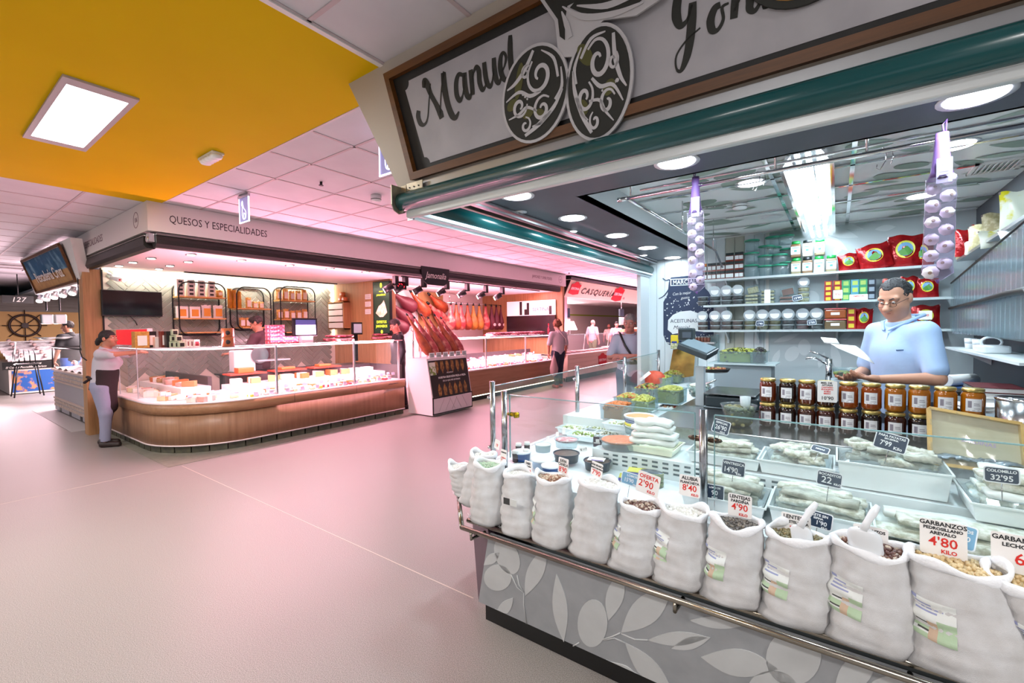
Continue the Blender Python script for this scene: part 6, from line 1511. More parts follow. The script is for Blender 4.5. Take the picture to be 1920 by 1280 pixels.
# ------------------------------------------------------------- right side: hanging plastic rack, bags, desk clutter
t = thing('plastic_dispenser','tall clear ribbed plastic dispenser with a black handle on the right wall','dispenser',(.84,4.2,1.4))
RIB = mat('ribbed_plastic','#c6ced8',.1,alpha=.3,spec=.9)
def dz(y,top): return (1.83+(5.4 - y)*.10) if top else 1.40
for k in range(26):
    y = 3.0 + k * .092; part(t,'plastic_sheet',RIB,lambda m: m.prism([(.80,y,dz(y,0)),(.80,y,dz(y,1)),(.96,y,dz(y,1)),(.96,y,dz(y,0))],(0,.022,0)))
part(t,'front_sheet',PLASTIC,lambda m: m.prism([(.795,2.95,1.38),(.795,5.38,1.42),(.795,5.38,1.83),(.795,2.95,2.08)],(.004,0,0)))
part(t,'top_edge',BLACK,lambda m: m.tube([(.797,2.95,2.085),(.797,4.2,1.955),(.797,5.38,1.832)],.008,6))
part(t,'handle',BLACK,lambda m: m.tube([(.785,5.35,1.615),(.78,4.4,1.635),(.775,3.7,1.655),(.772,3.35,1.655),(.772,3.22,1.615),(.775,3.24,1.57)],[.010,.012,.016,.02,.022,.018],10))
part(t,'red_goods',mat('goods_red','#c26a66',.5,noise=(25,'#d8c9cc',.45,.6)),lambda m: m.box(.88,.955,3.0,5.35,1.42,1.75))
BAGC = [mat('bag_clear_yellow','#d9dccb',.25,noise=(9,'#cfc718',.5,.58)),mat('bag_beige','#cfc7a4',.4,noise=(35,'#a89b72',.4,.6)),mat('bag_white','#e4e6e6',.3)]
for k,(px,py,w_,h_,c_,lb) in enumerate([(1815,470,.16,.10,0,'yellow trimmed bag lying at the far end of the dispenser top'),(1850,455,.18,.12,0,'bright yellow bag on the dispenser top'),(1888,448,.16,.10,2,'clear white bag on the dispenser top near the edge')]):
    p = at(px,py,X=.82); foil_bag(lb,(p.x+.06,p.y,p.z - .03),w_,h_,.1*k,.2,.06,30+k,BAGC[c_],False,'bag','bags on the dispenser top')
for k,(px,py,h_,c_,lb) in enumerate([(1815,430,.18,1,'bag of mixed nuts hanging behind the garlic string'),(1840,420,.20,1,'patterned bag of nuts beside the hanging red packs'),(1868,395,.20,1,'large clear bag of pale beans on the upper right'),(1905,385,.24,0,'yellow and clear bag at the upper right edge')]):
    p = at(px,py,X=.88); foil_bag(lb,(p.x+.02,p.y,2.022+.0297*(5.3 - p.y)),.18,h_,0,.1,.07,40+k,BAGC[c_],False,'bag','bags of dried goods on the upper right shelf')
t = thing('upper_side_shelf','white side shelf carrying the bags at the upper right','shelf',(.9,4.2,2.05)); part(t,'board',SHELF,lambda m: m.prism([(.82,2.6,2.10),(.82,5.3,2.02),(.98,5.3,2.02),(.98,2.6,2.10)],(0,0,-.012))); part(t,'edge',ALU,lambda m: m.prism([(.815,2.6,2.105),(.815,5.3,2.025),(.82,5.3,2.025),(.82,2.6,2.105)],(0,0,-.02)))
for k,(px,py) in enumerate([(1805,440),(1795,400)]):
    foil_bag(['red pack standing low behind the garlic string','second red pack standing behind the garlic string'][k],(.86+.06*k,5.15 - .2*k,2.031),.16,.22,0,.05,.06,50+k,RED,False)
p = at(1870,310,Z=2.48); t = thing('air_vent','white slatted air vent in the printed ceiling','vent',(p.x,p.y,2.46)); part(t,'frame',WHITE,lambda m: (m.box(p.x - .12,p.x+.12,p.y - .13,p.y - .11,2.468,2.481),m.box(p.x - .12,p.x+.12,p.y+.11,p.y+.13,2.468,2.481),m.box(p.x - .12,p.x - .10,p.y - .13,p.y+.13,2.468,2.481),m.box(p.x+.10,p.x+.12,p.y - .13,p.y+.13,2.468,2.481)))
for k in range(8): part(t,'slat',WHITE,lambda m: m.obox((p.x - .085+.024*k,p.y,2.473),(.008,0,.005),(0,.11,0),(.001,0,-.001)))
p = at(1387,380,Z=2.48); t = thing('smoke_detector','white round smoke detector on the printed ceiling','detector',(p.x,p.y,2.42)); part(t,'body',WHITEPL,lambda m: m.lathe([(.001,2.425),(.05,2.43),(.055,2.445),(.055,2.481)],(p.x,p.y,0),18)); part(t,'ring',BLACK,lambda m: m.lathe([(.0545,2.442),(.0555,2.447)],(p.x,p.y,0),18))
# desk clutter right of the man
t = thing('side_desk','cluttered grey side desk right of the man','desk',(.80,4.2,.64)); part(t,'top',mat('desk_grey','#7d868c',.5),lambda m: m.box(.60,.975,3.2,5.0,.98,1.01)); part(t,'body',mat('desk_dark','#30363c',.6),lambda m: m.box(.64,.975,3.25,4.95,.5,.98))
t = thing('small_wall_shelf','narrow shelf with cups right of the man','shelf',(.86,4.4,1.28)); part(t,'board',SHELF,lambda m: m.box(.74,.975,3.3,5.2,1.275,1.29)); part(t,'bracket',WHITE,lambda m: m.prism([(.75,5.0,1.29),(.975,5.0,1.29),(.975,5.0,1.16)],(0,.02,0)))
for k,(y,lb) in enumerate([(4.9,'white cup on the narrow shelf, farther one'),(4.65,'white cup on the narrow shelf, nearer one')]): t = thing('cup',lb,'cup',(.84,y,1.29)); part(t,'cup',WHITEPL,lambda m: m.lathe([(.03,1.291),(.036,1.37),(.033,1.37),(.028,1.30)],(.84,y,0),14)); part(t,'band',mat('cup_grey','#c2c8cc',.4),lambda m: m.lathe([(.0335,1.33),(.0345,1.345)],(.84,y,0),14))
t = thing('tape_dispenser','white label device with a round loop on the narrow shelf','dispenser',(.82,4.25,1.29)); part(t,'body',WHITEPL,lambda m: m.box(.77,.90,4.15,4.4,1.291,1.34),bevel=.012); part(t,'loop',WHITEPL,lambda m: m.tube([(.83+.05*math.cos(a),4.27,1.36+.035*math.sin(a)) for a in (2*PI*i/14 for i in range(14))],.008,8,True))
for k,(z,c_,lb) in enumerate([(1.011,'#d9dde0','lowest book of the small pile on the side desk'),(1.045,'#e4e4e2','middle book of the small pile on the side desk'),(1.08,'#6d2a30','dark red book on top of the small pile on the side desk')]):
    t = thing('book',lb,'book',(.78,3.9,z),'books on the side desk'); part(t,'cover',mat('book_%d' % k,c_,.5),lambda m: (m.box(.66,.88,3.75,4.05,z,z+.004),m.box(.66,.88,3.75,4.05,z+.028,z+.032),m.box(.875,.88,3.75,4.05,z,z+.032))); part(t,'pages',PAPER,lambda m: m.box(.665,.875,3.755,4.045,z+.004,z+.028))
t = thing('paper_roll','white paper roll on a blue folder on the side desk','roll',(.68,4.5,1.02)); part(t,'roll',PAPER,lambda m: m.cyl((.63,4.35,1.085),(.80,4.55,1.085),.04,n=16)); part(t,'folder',mat('folder_blue','#2f5a94',.4),lambda m: m.obox((.72,4.42,1.028),(.09,.08,0),(-.08,.10,0),(0,0,.016))); part(t,'black_case',BLACK,lambda m: m.obox((.72,4.22,1.03),(.10,.03,.01),(-.02,.07,0),(0,0,.014)),bevel=.008)
t = thing('paper_stack','loose stack of white papers on the counter behind the honey','paper',(.62,3.5,.90)); 
for k in range(6): part(t,'sheet',PAPER,lambda m: m.obox((.66+.01*(k % 3),3.5,1.012+.006*k),(.10,.02*((k % 3) - 1),0),(-.02,.08,0),(0,0,.002)))
t = thing('adhesive_tape','ball shaped white dispenser at the right of the honey jars','dispenser',(.60,3.05,.90)); p = at(1875,735,Y=3.05); part(t,'base',WHITEPL,lambda m: m.box(p.x - .05,p.x+.05,3.0,3.1,.902,.96),bevel=.015); part(t,'ball',WHITEPL,lambda m: m.ell((p.x+.01,3.04,.985),.032))
t = thing('steel_bin','steel cylinder at the right edge of the stall','bin',(.78,2.95,.90)); p = at(1905,720,Y=2.95); part(t,'cylinder',STEEL,lambda m: m.lathe([(.08,.902),(.085,1.15),(.08,1.15),(.075,.92)],(p.x+.02,2.95,0),22)); part(t,'rim',CHROME,lambda m: m.lathe([(.086,1.145),(.088,1.15),(.086,1.155)],(p.x+.02,2.95,0),22))


# ================================================================== PEOPLE (smoothly blended solid bodies, meshed on a fine grid)
def seg_d(P,a,b,ra,rb,sq=None):
    a,b = np.array(a,float),np.array(b,float); ab = b - a; t = np.clip(((P - a) @ ab)/max(ab @ ab,1e-9),0,1); d = P - (a+t[...,None]*ab)
    if sq is not None: d = d / np.array(sq)
    return np.sqrt((d ** 2).sum(-1)) - (ra+(rb - ra)*t)


def ell_d(P,c,r,yaw=0.):
    d = P - np.array(c,float)
    if yaw: cs,sn = math.cos(yaw),math.sin(yaw); d = np.stack([d[...,0]*cs+d[...,1]*sn,-d[...,0]*sn+d[...,1]*cs,d[...,2]],-1)
    r = np.array(r,float); k0 = np.sqrt(((d/r) ** 2).sum(-1)); k1 = np.sqrt(((d/r ** 2) ** 2).sum(-1)); return k0 * (k0 - 1) / np.maximum(k1,1e-6)


def nets(prims,h,cuts=(),pad=.03):
    """prims: ('s', a, b, ra, rb, k[, squash]) or ('e', c, r, k[, yaw]); k = blend; negative k carves. cuts: (point, normal) keep the inner side"""
    lo = np.full(3,9.); hi = np.full(3,-9.)
    for p in prims:
        if p[0] == 's': q = np.array([p[1],p[2]]); r = max(p[3],p[4]) * (max(p[6]) if len(p) > 6 else 1)
        else: q = np.array([p[1]]); r = max(p[2])
        if p[-1] == 'x': continue
        lo = np.minimum(lo,q.min(0) - r); hi = np.maximum(hi,q.max(0)+r)
    lo -= pad; hi += pad; n = np.ceil((hi - lo)/h).astype(int) + 1
    ax = [lo[i]+h*np.arange(n[i]) for i in range(3)]; P = np.stack(np.meshgrid(*ax,indexing='ij'),-1); F = None
    for p in prims:
        if p[0] == 's': d = seg_d(P,p[1],p[2],p[3],p[4],p[6] if len(p) > 6 else None); k = p[5]
        else: d = ell_d(P,p[1],p[2],p[4] if len(p) > 4 else 0.); k = p[3]
        if F is None: F = d; continue
        if k < 0: k = -k; q = np.clip(.5 - .5*(F+d)/k,0,1); F = F * (1 - q) + (-d) * q + k * q * (1 - q)
        else: q = np.clip(.5+.5*(F - d)/k,0,1); F = F * (1 - q) + d * q - k * q * (1 - q)
    for c,nn in cuts: F = np.maximum(F,(P - np.array(c)) @ np.array(nn,float))
    S = F < 0; C = [n[0] - 1,n[1] - 1,n[2] - 1]; cnt = np.zeros(C); acc = np.zeros(C+[3])
    E_ = [((0,0,0),(1,0,0)),((0,1,0),(1,1,0)),((0,0,1),(1,0,1)),((0,1,1),(1,1,1)),((0,0,0),(0,1,0)),((1,0,0),(1,1,0)),((0,0,1),(0,1,1)),((1,0,1),(1,1,1)),((0,0,0),(0,0,1)),((1,0,0),(1,0,1)),((0,1,0),(0,1,1)),((1,1,0),(1,1,1))]
    sl = lambda A,o: A[o[0]:o[0]+C[0],o[1]:o[1]+C[1],o[2]:o[2]+C[2]]
    for a,b in E_:
        fa,fb = sl(F,a),sl(F,b); m = (fa < 0) != (fb < 0); t = np.where(m,fa/np.where(m,fa - fb,1),0); cnt += m
        for i in range(3): acc[...,i] += np.where(m,a[i]+t*(b[i] - a[i]),0)
    act = cnt > 0; idx = np.full(C,-1); idx[act] = np.arange(act.sum()); I = np.argwhere(act); V = lo + h * (I+acc[act]/cnt[act][:,None]); Q = []
    for d in range(3):
        u,v = (d+1) % 3,(d+2) % 3; A = np.take(S,range(0,n[d] - 1),d); B = np.take(S,range(1,n[d]),d); e = np.argwhere(A != B)
        e = e[(e[:,u] > 0) & (e[:,v] > 0) & (e[:,u] < C[u]) & (e[:,v] < C[v])]
        if not len(e): continue
        eu = np.zeros(3,int); eu[u] = 1; ev = np.zeros(3,int); ev[v] = 1; g = lambda x: idx[x[:,0],x[:,1],x[:,2]]
        q = np.stack([g(e - eu - ev),g(e - ev),g(e),g(e - eu)],1); fl = A[e[:,0],e[:,1],e[:,2]]; q[~fl] = q[~fl][:,::-1]; Q.append(q)
    return V,np.concatenate(Q)


def put(mb,vq,mi=0,jit=0):
    V,Q = vq; V = V + np.random.RandomState(3).normal(0,jit,V.shape) if jit else V; mb.m = mi; mb.add([tuple(v) for v in V],[tuple(int(i) for i in q) for q in Q],True)


SKIN = mat('skin','#c98f72',.5,sub=.08); LIPC = mat('skin_lip','#a8605a',.5); EYEW = mat('eye_white','#dcd8d2',.3); EYEK = mat('eye_dark','#2a1c16',.2)


def head_prims(hc,hy,dn,s=1.,nose=1.,jaw=1.):
    """head at hc turned by hy, nodding down by dn; local y forward"""
    cy,sy,cd,sd = math.cos(hy),math.sin(hy),math.cos(dn),math.sin(dn)
    def T(x,y,z): x,y,z = x * s,y * s,z * s; y,z = y * cd + z * sd,-y * sd + z * cd; return (hc[0]+x*cy - y*sy,hc[1]+x*sy+y*cy,hc[2]+z)
    p = [('e',T(0,-.015,.035),(.077*s,.096*s,.092*s),0,hy),('e',T(0,.028,-.035),(.060*s*jaw,.066*s,.080*s),.03,hy),('e',T(0,.062,-.085),(.026*s*jaw,.026*s,.024*s),.03,hy),
         ('s',T(0,.082,.02),T(0,.108*(1+.06*nose),-.022),.010*s,.0155*s*nose,.012),('e',T(.014,.095,-.027),(.009*s,.010*s,.008*s),.008),('e',T(-.014,.095,-.027),(.009*s,.010*s,.008*s),.008),
         ('s',T(-.045,.070,.036),T(.045,.070,.036),.014*s,.014*s,.018),('e',T(.032,.086,.014),(.017*s,.014*s,.011*s),-.010),('e',T(-.032,.086,.014),(.017*s,.014*s,.011*s),-.010),
         ('e',T(.032,.077,.013),(.0125*s,.0125*s,.0115*s),.004),('e',T(-.032,.077,.013),(.0125*s,.0125*s,.0115*s),.004),('e',T(.042,.058,-.022),(.024*s,.022*s,.022*s),.022),('e',T(-.042,.058,-.022),(.024*s,.022*s,.022*s),.022),
         ('s',T(-.02,.090,-.055),T(.02,.090,-.055),.0075*s,.0075*s,.010),('s',T(-.018,.087,-.067),T(.018,.087,-.067),.008*s,.008*s,.010),('s',T(-.022,.101,-.061),T(.022,.101,-.061),.0035*s,.0035*s,-.006),
         ('e',T(.080,-.012,.0),(.010*s,.020*s,.032*s),.010,hy),('e',T(-.080,-.012,.0),(.010*s,.020*s,.032*s),.010,hy)]
    return p,T


def hand_prims(w_,d,n,side,curl=.5,s=1.,spread=.0):
    """wrist point, finger direction, palm normal, side (+1 thumb towards d x n)"""
    w_,d,n = (np.array(v,float) for v in (w_,d,n)); d /= np.linalg.norm(d); n = n - d * (n @ d); n /= np.linalg.norm(n); x = np.cross(d,n) * side
    pr = [('s',w_,w_+d*.03*s,.025*s,.026*s,.02)]
    for k in (-1,0,1): pr.append(('s',w_+d*.02*s+x*k*.018*s,w_+d*.085*s+x*k*.026*s,.015*s,.012*s,.014))
    for k,L in enumerate((.072,.080,.075,.058)):
        o = w_ + d * .085 * s + x * (.030 - .020*k) * s; a = curl * .5; v = d * math.cos(a) + n * math.sin(a) + x * spread * (.6 - .4*k); p1 = o + v * L * .45 * s
        a = curl * 1.5; v = d * math.cos(a) + n * math.sin(a); p2 = p1 + v * L * .32 * s; a = curl * 2.2; v = d * math.cos(a) + n * math.sin(a); p3 = p2 + v * L * .23 * s
        pr += [('s',o,p1,.0095*s,.009*s,.005),('s',p1,p2,.009*s,.0082*s,.004),('s',p2,p3,.0082*s,.007*s,.004)]
    b = w_ + d * .025 * s + x * .024 * s; c = b + (x*.8+d*.6+n*.25) * .042 * s; e = c + (d*.9+x*.2+n*(.3+curl*.3)) * .034 * s
    pr += [('s',b,c,.015*s,.011*s,.012),('s',c,e,.011*s,.009*s,.005)]
    return pr


def person(label,loc,face,h=1.72,fat=1.,sh=(.19,1.40),hip=.92,lean=(0,0),arms=None,hy=0.,dn=.1,hair='short',hairc='#2a211c',skin='#c98f72',top='#222428',sleeve=.55,bottom='#4c5568',shoe='#1a1716',legs=True,res=.012,nose=1.,extra=None,beard=None,hem=.86,jaw=1.,fem=0.,step=.05,longsl=False,rec=False):
    """standing figure, local y = facing; arms = ((elbow, wrist, finger dir, palm normal, curl) right, left) in local metres for a 1.72 m body"""
    s = h / 1.72; t = thing('person',label,'person'); lx,ly = lean; sk = mat('skin_'+skin[1:],skin,.5,sub=.08)
    def V(x,y,z): return (x,y,z)
    shx,shz = sh; SH = (lx,ly,shz); nk = (lx,ly+.01,shz+.08); hc = (lx+.0,ly+.035+.02*dn,shz+.205)
    tor = [('e',(0,0,hip),(.155*fat,.115*fat,.14),.06),('e',(lx*.4,ly*.4+.02*(fat - 1)*3,1.10),(.145*fat,.118*fat,.17),.08),('e',(lx*.8,ly*.8+.005,1.27),(.158*(1+(fat - 1)*.5),.118*fat,.15),.08),('s',(lx - shx*.8,ly,shz - .01),(lx+shx*.8,ly,shz - .01),.062,.062,.06),('s',(lx,ly - .01,shz - .02),(lx,ly+.012,shz+.12),.068,.056,.05)]
    if fem: tor += [('e',(lx+.07,ly+.10,1.25),(.065,.055,.06),.04),('e',(lx - .07,ly+.10,1.25),(.065,.055,.06),.04)]
    if arms is None: arms = (((.27,-.02,1.12),(.28,.06,.87),(0,.1,-1),(-1,0,0),.5),((-.27,-.02,1.12),(-.28,.06,.87),(0,.1,-1),(1,0,0),.5))
    body = list(tor); hands = []; slv = []; cuts = []
    for q,(el,wr,fd,pn,cu) in enumerate(arms):
        sg_ = 1 if q == 0 else -1; a = np.array((lx+sg_*shx,ly,shz - .02)); el = np.array(el,float); wr = np.array(wr,float)
        body += [('s',a,el,.052*(1+(fat - 1)*.5),.042,.04),('s',el,wr,.041,.026,.02)]
        hands.append(hand_prims(wr,fd,pn,-sg_ if np.cross(fd,pn)[0]*0 == 0 and sg_ < 0 else -1*sg_ if False else (1 if q == 0 else -1),cu,.98))
        e_ = a + (el - a) * sleeve * 1.6 if not longsl else wr
        if longsl: slv.append([('s',a,el,.062,.055,.04),('s',el,el+(wr - el)*.93,.054,.04,.03)])
        else: f = min(1.,sleeve*1.55); slv.append([('s',a,a+(el - a)*f,.066*(1+(fat - 1)*.5),.064,.04)])
    L_ = []
    for sg_ in (1,-1):
        kn = (sg_*.10,.02+step*sg_,.50); an = (sg_*.10,-.01+step*sg_*1.6,.09); L_ += [('s',(sg_*.085,0,hip - .04),kn,.085*fat,.058,.05),('s',kn,an,.056,.038,.03),('s',(an[0],an[1] - .03,.045),(an[0]+sg_*.01,an[1]+.15,.032),.038,.03,.02)]
    m = MB(); put(m,nets(body+(L_ if legs else []),res)); hp,HT = head_prims(hc,hy,dn,1.,nose,jaw); put(m,nets([('s',(lx,ly,shz+.03),(hc[0],hc[1] - .012,hc[2] - .05),.058,.055,0)]+hp[:1]+hp[1:],min(res,.0055)))
    for hd in hands: put(m,nets(hd,min(.006,res)))
    m.v = [tuple(c*s for c in v) for v in m.v]; m.build('body',sk,t)
    def sub(nm,prims,mt,r=res,cuts=(),par=t):
        m = MB(); put(m,nets(prims,r,cuts),0,.0022 if nm == 'hair' else 0); m.v = [tuple(c*s for c in v) for v in m.v]; return m.build(nm,mt,par)
    # shirt
    gr = lambda p,e: tuple(list(p[:2])+[tuple(x+e for x in p[2])]+list(p[3:])) if p[0] == 'e' else tuple(list(p[:3])+[p[3]+e,p[4]+e]+list(p[5:]))
    tm_ = mat('cloth_'+top[1:],top,.8,noise=(7,top,.3,.7),bump=(14,.25))
    sub('top',[gr(p,.016) for p in tor[:4]]+([gr(p,.014) for p in tor[5:]])+[p for sl_ in slv for p in sl_],tm_,res,[((0,0,hem),(0,0,-1)),((lx,ly,shz+.055),(0,.25,1))] )
    cl = sub('collar',[('s',(lx,ly - .012,shz+.015),(lx,ly+.004,shz+.070),.088,.080,0)],tm_,min(res,.008),[((lx,ly,shz+.078),(0,.35,1))])
    if legs:
        bm_ = mat('cloth_'+bottom[1:],bottom,.85,noise=(9,bottom,.3,.7),bump=(18,.35))
        sub('trousers',[gr(tor[0],.014)]+[gr(p,.02) for p in (L_[0],L_[1],L_[3],L_[4])],bm_,res,[((0,0,.085),(0,0,-1)),((0,0,hip+.10),(0,0,1))])
        sm_ = mat('shoe_'+shoe[1:],shoe,.5)
        for p in (L_[2],L_[5]): sub('shoe',[gr(p,.014)],sm_,min(res,.01),[((0,0,.004),(0,0,-1)),((0,0,.085),(0,0,1))])
    else:
        bm_ = mat('cloth_'+bottom[1:],bottom,.85)
        for q in (-1,1): lg_ = part(t,'trouser_leg',bm_,lambda m: m.tube([(q*.08*s,0,(hip+.02)*s),(q*.095*s,.02,.5*s),(q*.1*s,0,.07)],[.11*s,.07*s,.055*s],12)); part(lg_,'shoe',BLACK,lambda m: m.tube([(q*.1*s,-.06,.035),(q*.1*s,.06,.04),(q*.105*s,.17,.03)],[.03,.04,.028],10))
    hm_ = mat('hair_'+hairc[1:],hairc,.6,noise=(60,hairc,.3,.7),bump=(90,.6))
    cy,sy = math.cos(hy),math.sin(hy)
    fwd = np.array((-sy*math.cos(dn),cy*math.cos(dn),-math.sin(dn))); upv = np.array((-sy*math.sin(dn),cy*math.sin(dn),math.cos(dn)))
    def hcut(off,tilt): n_ = fwd * math.cos(tilt) - upv * math.sin(tilt); c = np.array(HT(0,off,.0)); return (c,n_)
    if hair == 'short': sub('hair',[('e',HT(0,-.020,.042),(.081,.0985,.095),0,hy)]+([('e',HT(q*.058,.075,.085),(.036,.06,.04),-.01,hy) for q in (-1,1)] if rec else [('e',HT(0,.035,.10),(.055,.045,.032),.03,hy)]),hm_,.007,[hcut(.022 if not rec else .0,.75 if not rec else .62)])
    elif hair == 'sides': sub('hair',[('e',HT(0,-.025,.03),(.083,.098,.088),0,hy)],hm_,.007,[hcut(-.012,.55)])
    elif hair == 'bun': sub('hair',[('e',HT(0,-.020,.040),(.084,.104,.098),0,hy),('e',HT(0,-.125,-.01),(.04,.035,.04),.02,hy),('e',HT(0,-.155,-.045),(.03,.03,.05),.02,hy)],hm_,.007,[hcut(.035,.80)])
    elif hair == 'curly':
        R = random.Random(5); pr = [('e',HT(0,-.03,.045),(.095,.105,.10),0,hy)] + [('e',HT(.09*math.sin(a)*math.cos(b),-.035+.10*math.cos(a)*math.cos(b)*-1,.045+.10*math.sin(b)),(.03,.03,.03),.012) for a,b in [(R.uniform(-2.2,2.2),R.uniform(-.6,1.4)) for _ in range(40)]]
        sub('hair',pr,hm_,.008,[hcut(.03,.65)])
    if beard: sub('beard',[('e',HT(0,.035,-.058),(.066,.066,.052),0,hy)],mat('hair_'+beard[1:],beard,.8),.007,[(np.array(HT(0,.0,-.03)),upv)])
    def eyes(m):
        for q in (-1,1): m.m = 0; m.ell(HT(q*.032,.0795,.013),(.011,.011,.010),10,8); m.m = 1; m.ell(HT(q*.032,.0885,.012),(.0045,.0035,.0045),8,6)
        m.v = [tuple(c*s for c in v) for v in m.v]
    part(t,'eyes',[EYEW,EYEK],eyes)
    part(t,'eyebrows',hm_,lambda m: ([m.tube([HT(q*.016,.089,.034),HT(q*.034,.087,.040),HT(q*.050,.074,.033)],[.0035,.0042,.002],6) for q in (-1,1)],m.__setattr__('v',[tuple(c*s for c in v) for v in m.v])))
    part(t,'mouth',LIPC,lambda m: (m.tube([HT(-.022,.088,-.062),HT(-.008,.0955,-.059),HT(.008,.0955,-.059),HT(.022,.088,-.062)],[.002,.0038,.0038,.002],6),m.__setattr__('v',[tuple(c*s for c in v) for v in m.v])))
    if extra: extra(t,HT,s,sub,gr,tor,L_)
    t.location = loc; t.rotation_euler = (0,0,math.radians(face))
    return t


def facing(dx,dy): return math.degrees(math.atan2(-dx,dy))


# the shopkeeper behind the honey jars: pale blue polo, glasses, reading a sheet
def keeper_extra(t,HT,s,sub,gr,tor,L_):
    BL = BLACKM
    def gl(m):
        for q in (-1,1): m.tube([HT(q*.034+.024*math.cos(a),.106,.006+.015*math.sin(a)) for a in (2*PI*i/16 for i in range(16))],.0014,6,True); m.tube([HT(q*.058,.104,.012),HT(q*.078,.05,.014),HT(q*.083,-.015,.006)],.0015,6)
        m.tube([HT(-.010,.108,.010),HT(0,.112,.013),HT(.010,.108,.010)],.0014,6); m.v = [tuple(c*s for c in v) for v in m.v]
    part(t,'glasses',BL,gl)
    part(t,'chest_mark',mat('polo_mark','#2f4f78',.6),lambda m: m.obox((-.085*s,.150*s,1.295*s),(.045,.006,-.004),(0,.001,0),(0,0,.004)))
    part(t,'placket',mat('cloth_placket','#b4c8e2',.8),lambda m: m.obox((.0,.145*s,1.36*s),(.016,0,0),(0,.003,.001),(0,-.012,.045)))
    sub('collar_flap',[('s',(.02,.135,1.425),(.085,.075,1.475),.009,.010,0),('s',(.085,.075,1.475),(.08,-.05,1.52),.010,.011,.01),('s',(-.02,.135,1.425),(-.085,.075,1.475),.009,.010,.005),('s',(-.085,.075,1.475),(-.08,-.05,1.52),.010,.011,.01),('s',(.08,-.05,1.52),(-.08,-.05,1.52),.011,.011,.01)],mat('cloth_a9c3e6','#a9c3e6',.8),.007)


kp = at(1690,640,Y=3.95)
keeper = person('shopkeeper in a pale blue polo shirt and glasses reading a sheet of paper',(kp.x+.02,4.0,0),facing(-1,-.9),1.75,1.06,(.168,1.42),.92,(0,.03),(((.265,.02,1.13),(.10,.30,1.10),(-.75,.65,.05),(0,.25,1),.45),((-.265,.06,1.13),(-.14,.33,1.12),(.3,.9,.1),(0,-.2,1),.45)),.30,.42,'short','#363537','#c9947a','#a9c3e6',.52,'#38404e','#1a1716',True,.010,1.35,keeper_extra,jaw=1.3,rec=True)
t = thing('paper_sheet','white sheet of paper in the shopkeeper\'s hands','paper'); a,b,c,d = at(1545,643,Y=3.72),at(1570,652,Y=3.60),at(1640,682,Y=3.62),at(1604,648,Y=3.80)
part(t,'sheet',PAPER,lambda m: m.sheet([[a+(d - a)*i/6+((b+(c - b)*i/6) - (a+(d - a)*i/6))*j/4+Vector((0,0,.012*math.sin(PI*j/4))) for j in range(5)] for i in range(7)]),thick=.0008); part(t,'fold',PAPER,lambda m: m.sheet([[a+(d - a)*i/6+Vector((0,.01,.004))+Vector((-.02,.03,.035))*j for j in range(2)] for i in range(4)]),thick=.0008)

# assistant at the cheese counter, leaning on the glass top
def apron_extra(t,HT,s,sub,gr,tor,L_):
    AP = mat('apron_brown','#2a1a1e',.85,bump=(14,.3))
    sub('apron',[gr(tor[0],.026),gr(tor[1],.026),('e',(.0,.045,.72),(.155,.105,.20),.08),('e',(0,.06,.58),(.15,.09,.10),.06),('e',(tor[2][1][0]*1.,tor[2][1][1]+.02,1.27),(.11,.115,.15),.06)],AP,.012,[((0,-.015,0),(0,-1,0)),((0,0,.48),(0,0,-1)),((0,0,1.36),(0,0,1))])
    sub('apron_tie',[('s',(-.165,.02,1.02),(-.10,-.125,1.03),.018,.018,0),('s',(.165,.02,1.02),(.10,-.125,1.03),.018,.018,.01),('s',(-.1,-.125,1.03),(.1,-.125,1.03),.018,.018,.01),('s',(0,-.14,1.03),(.05,-.20,.97),.016,.02,.01),('s',(0,-.14,1.03),(-.02,-.17,.86),.014,.018,.01),('s',(0,-.14,1.03),(-.06,-.21,1.04),.014,.022,.01)],AP,.009)


p = at(195,836,Z=0)
person('shop assistant in a dark apron leaning on the glass of the cheese counter',(p.x,p.y+.02,0),facing(.55,.83),1.51,1.12,(.18,1.40),.92,(.0,.05),(((.26,.22,1.38),(.12,.42,1.40),(-.7,.7,0),(0,0,-1),.25),((-.26,.22,1.36),(-.10,.43,1.40),(.7,.7,0),(0,0,-1),.25)),-.25,-.02,'bun','#1c1415','#b57a62','#b9b3bd',.58,'#8d8ea6','#2a1d1a',True,.011,.9,apron_extra,fem=1.,step=.03)
# shopper in the aisle
def shopper_extra(t,HT,s,sub,gr,tor,L_):
    part(t,'bag_strap',mat('strap_pale','#c8b8b6',.7),lambda m: m.tube([(-.1,-.10,1.48),(.12,-.165,1.2),(.22,-.10,.95)],.008,6))
p = at(1047,726,Z=0)
person('curly haired shopper in a grey t-shirt standing at the ham counter',(p.x,p.y,0),facing(-.86,.5),1.63,1.05,hair='curly',hairc='#7d4a2c',skin='#c88268',top='#b9aeb2',bottom='#1f2638',shoe='#a33a34',res=.013,arms=(((.26,0,1.10),(.25,.08,.86),(0,.1,-1),(-1,0,0),.7),((-.26,.02,1.10),(-.20,.14,.88),(0,.3,-1),(1,0,0),.7)),fem=1.,extra=shopper_extra,dn=.25)
t = thing('shopping_bag','pale net shopping bag held by the curly haired shopper','bag',(p.x - .1,p.y - .22,.35)); part(t,'bag',mat('net_bag','#d2b6b4',.6,alpha=.5),lambda m: m.lathe([(.02,.30),(.09,.36),(.10,.50),(.05,.70),(.015,.82)],(p.x+.02,p.y - .24,0),12)); part(t,'handle',mat('net_bag_handle','#c9aaa8',.6),lambda m: m.tube([(p.x+.02,p.y - .24,.80),(p.x+.03,p.y - .23,.90)],.008,6))
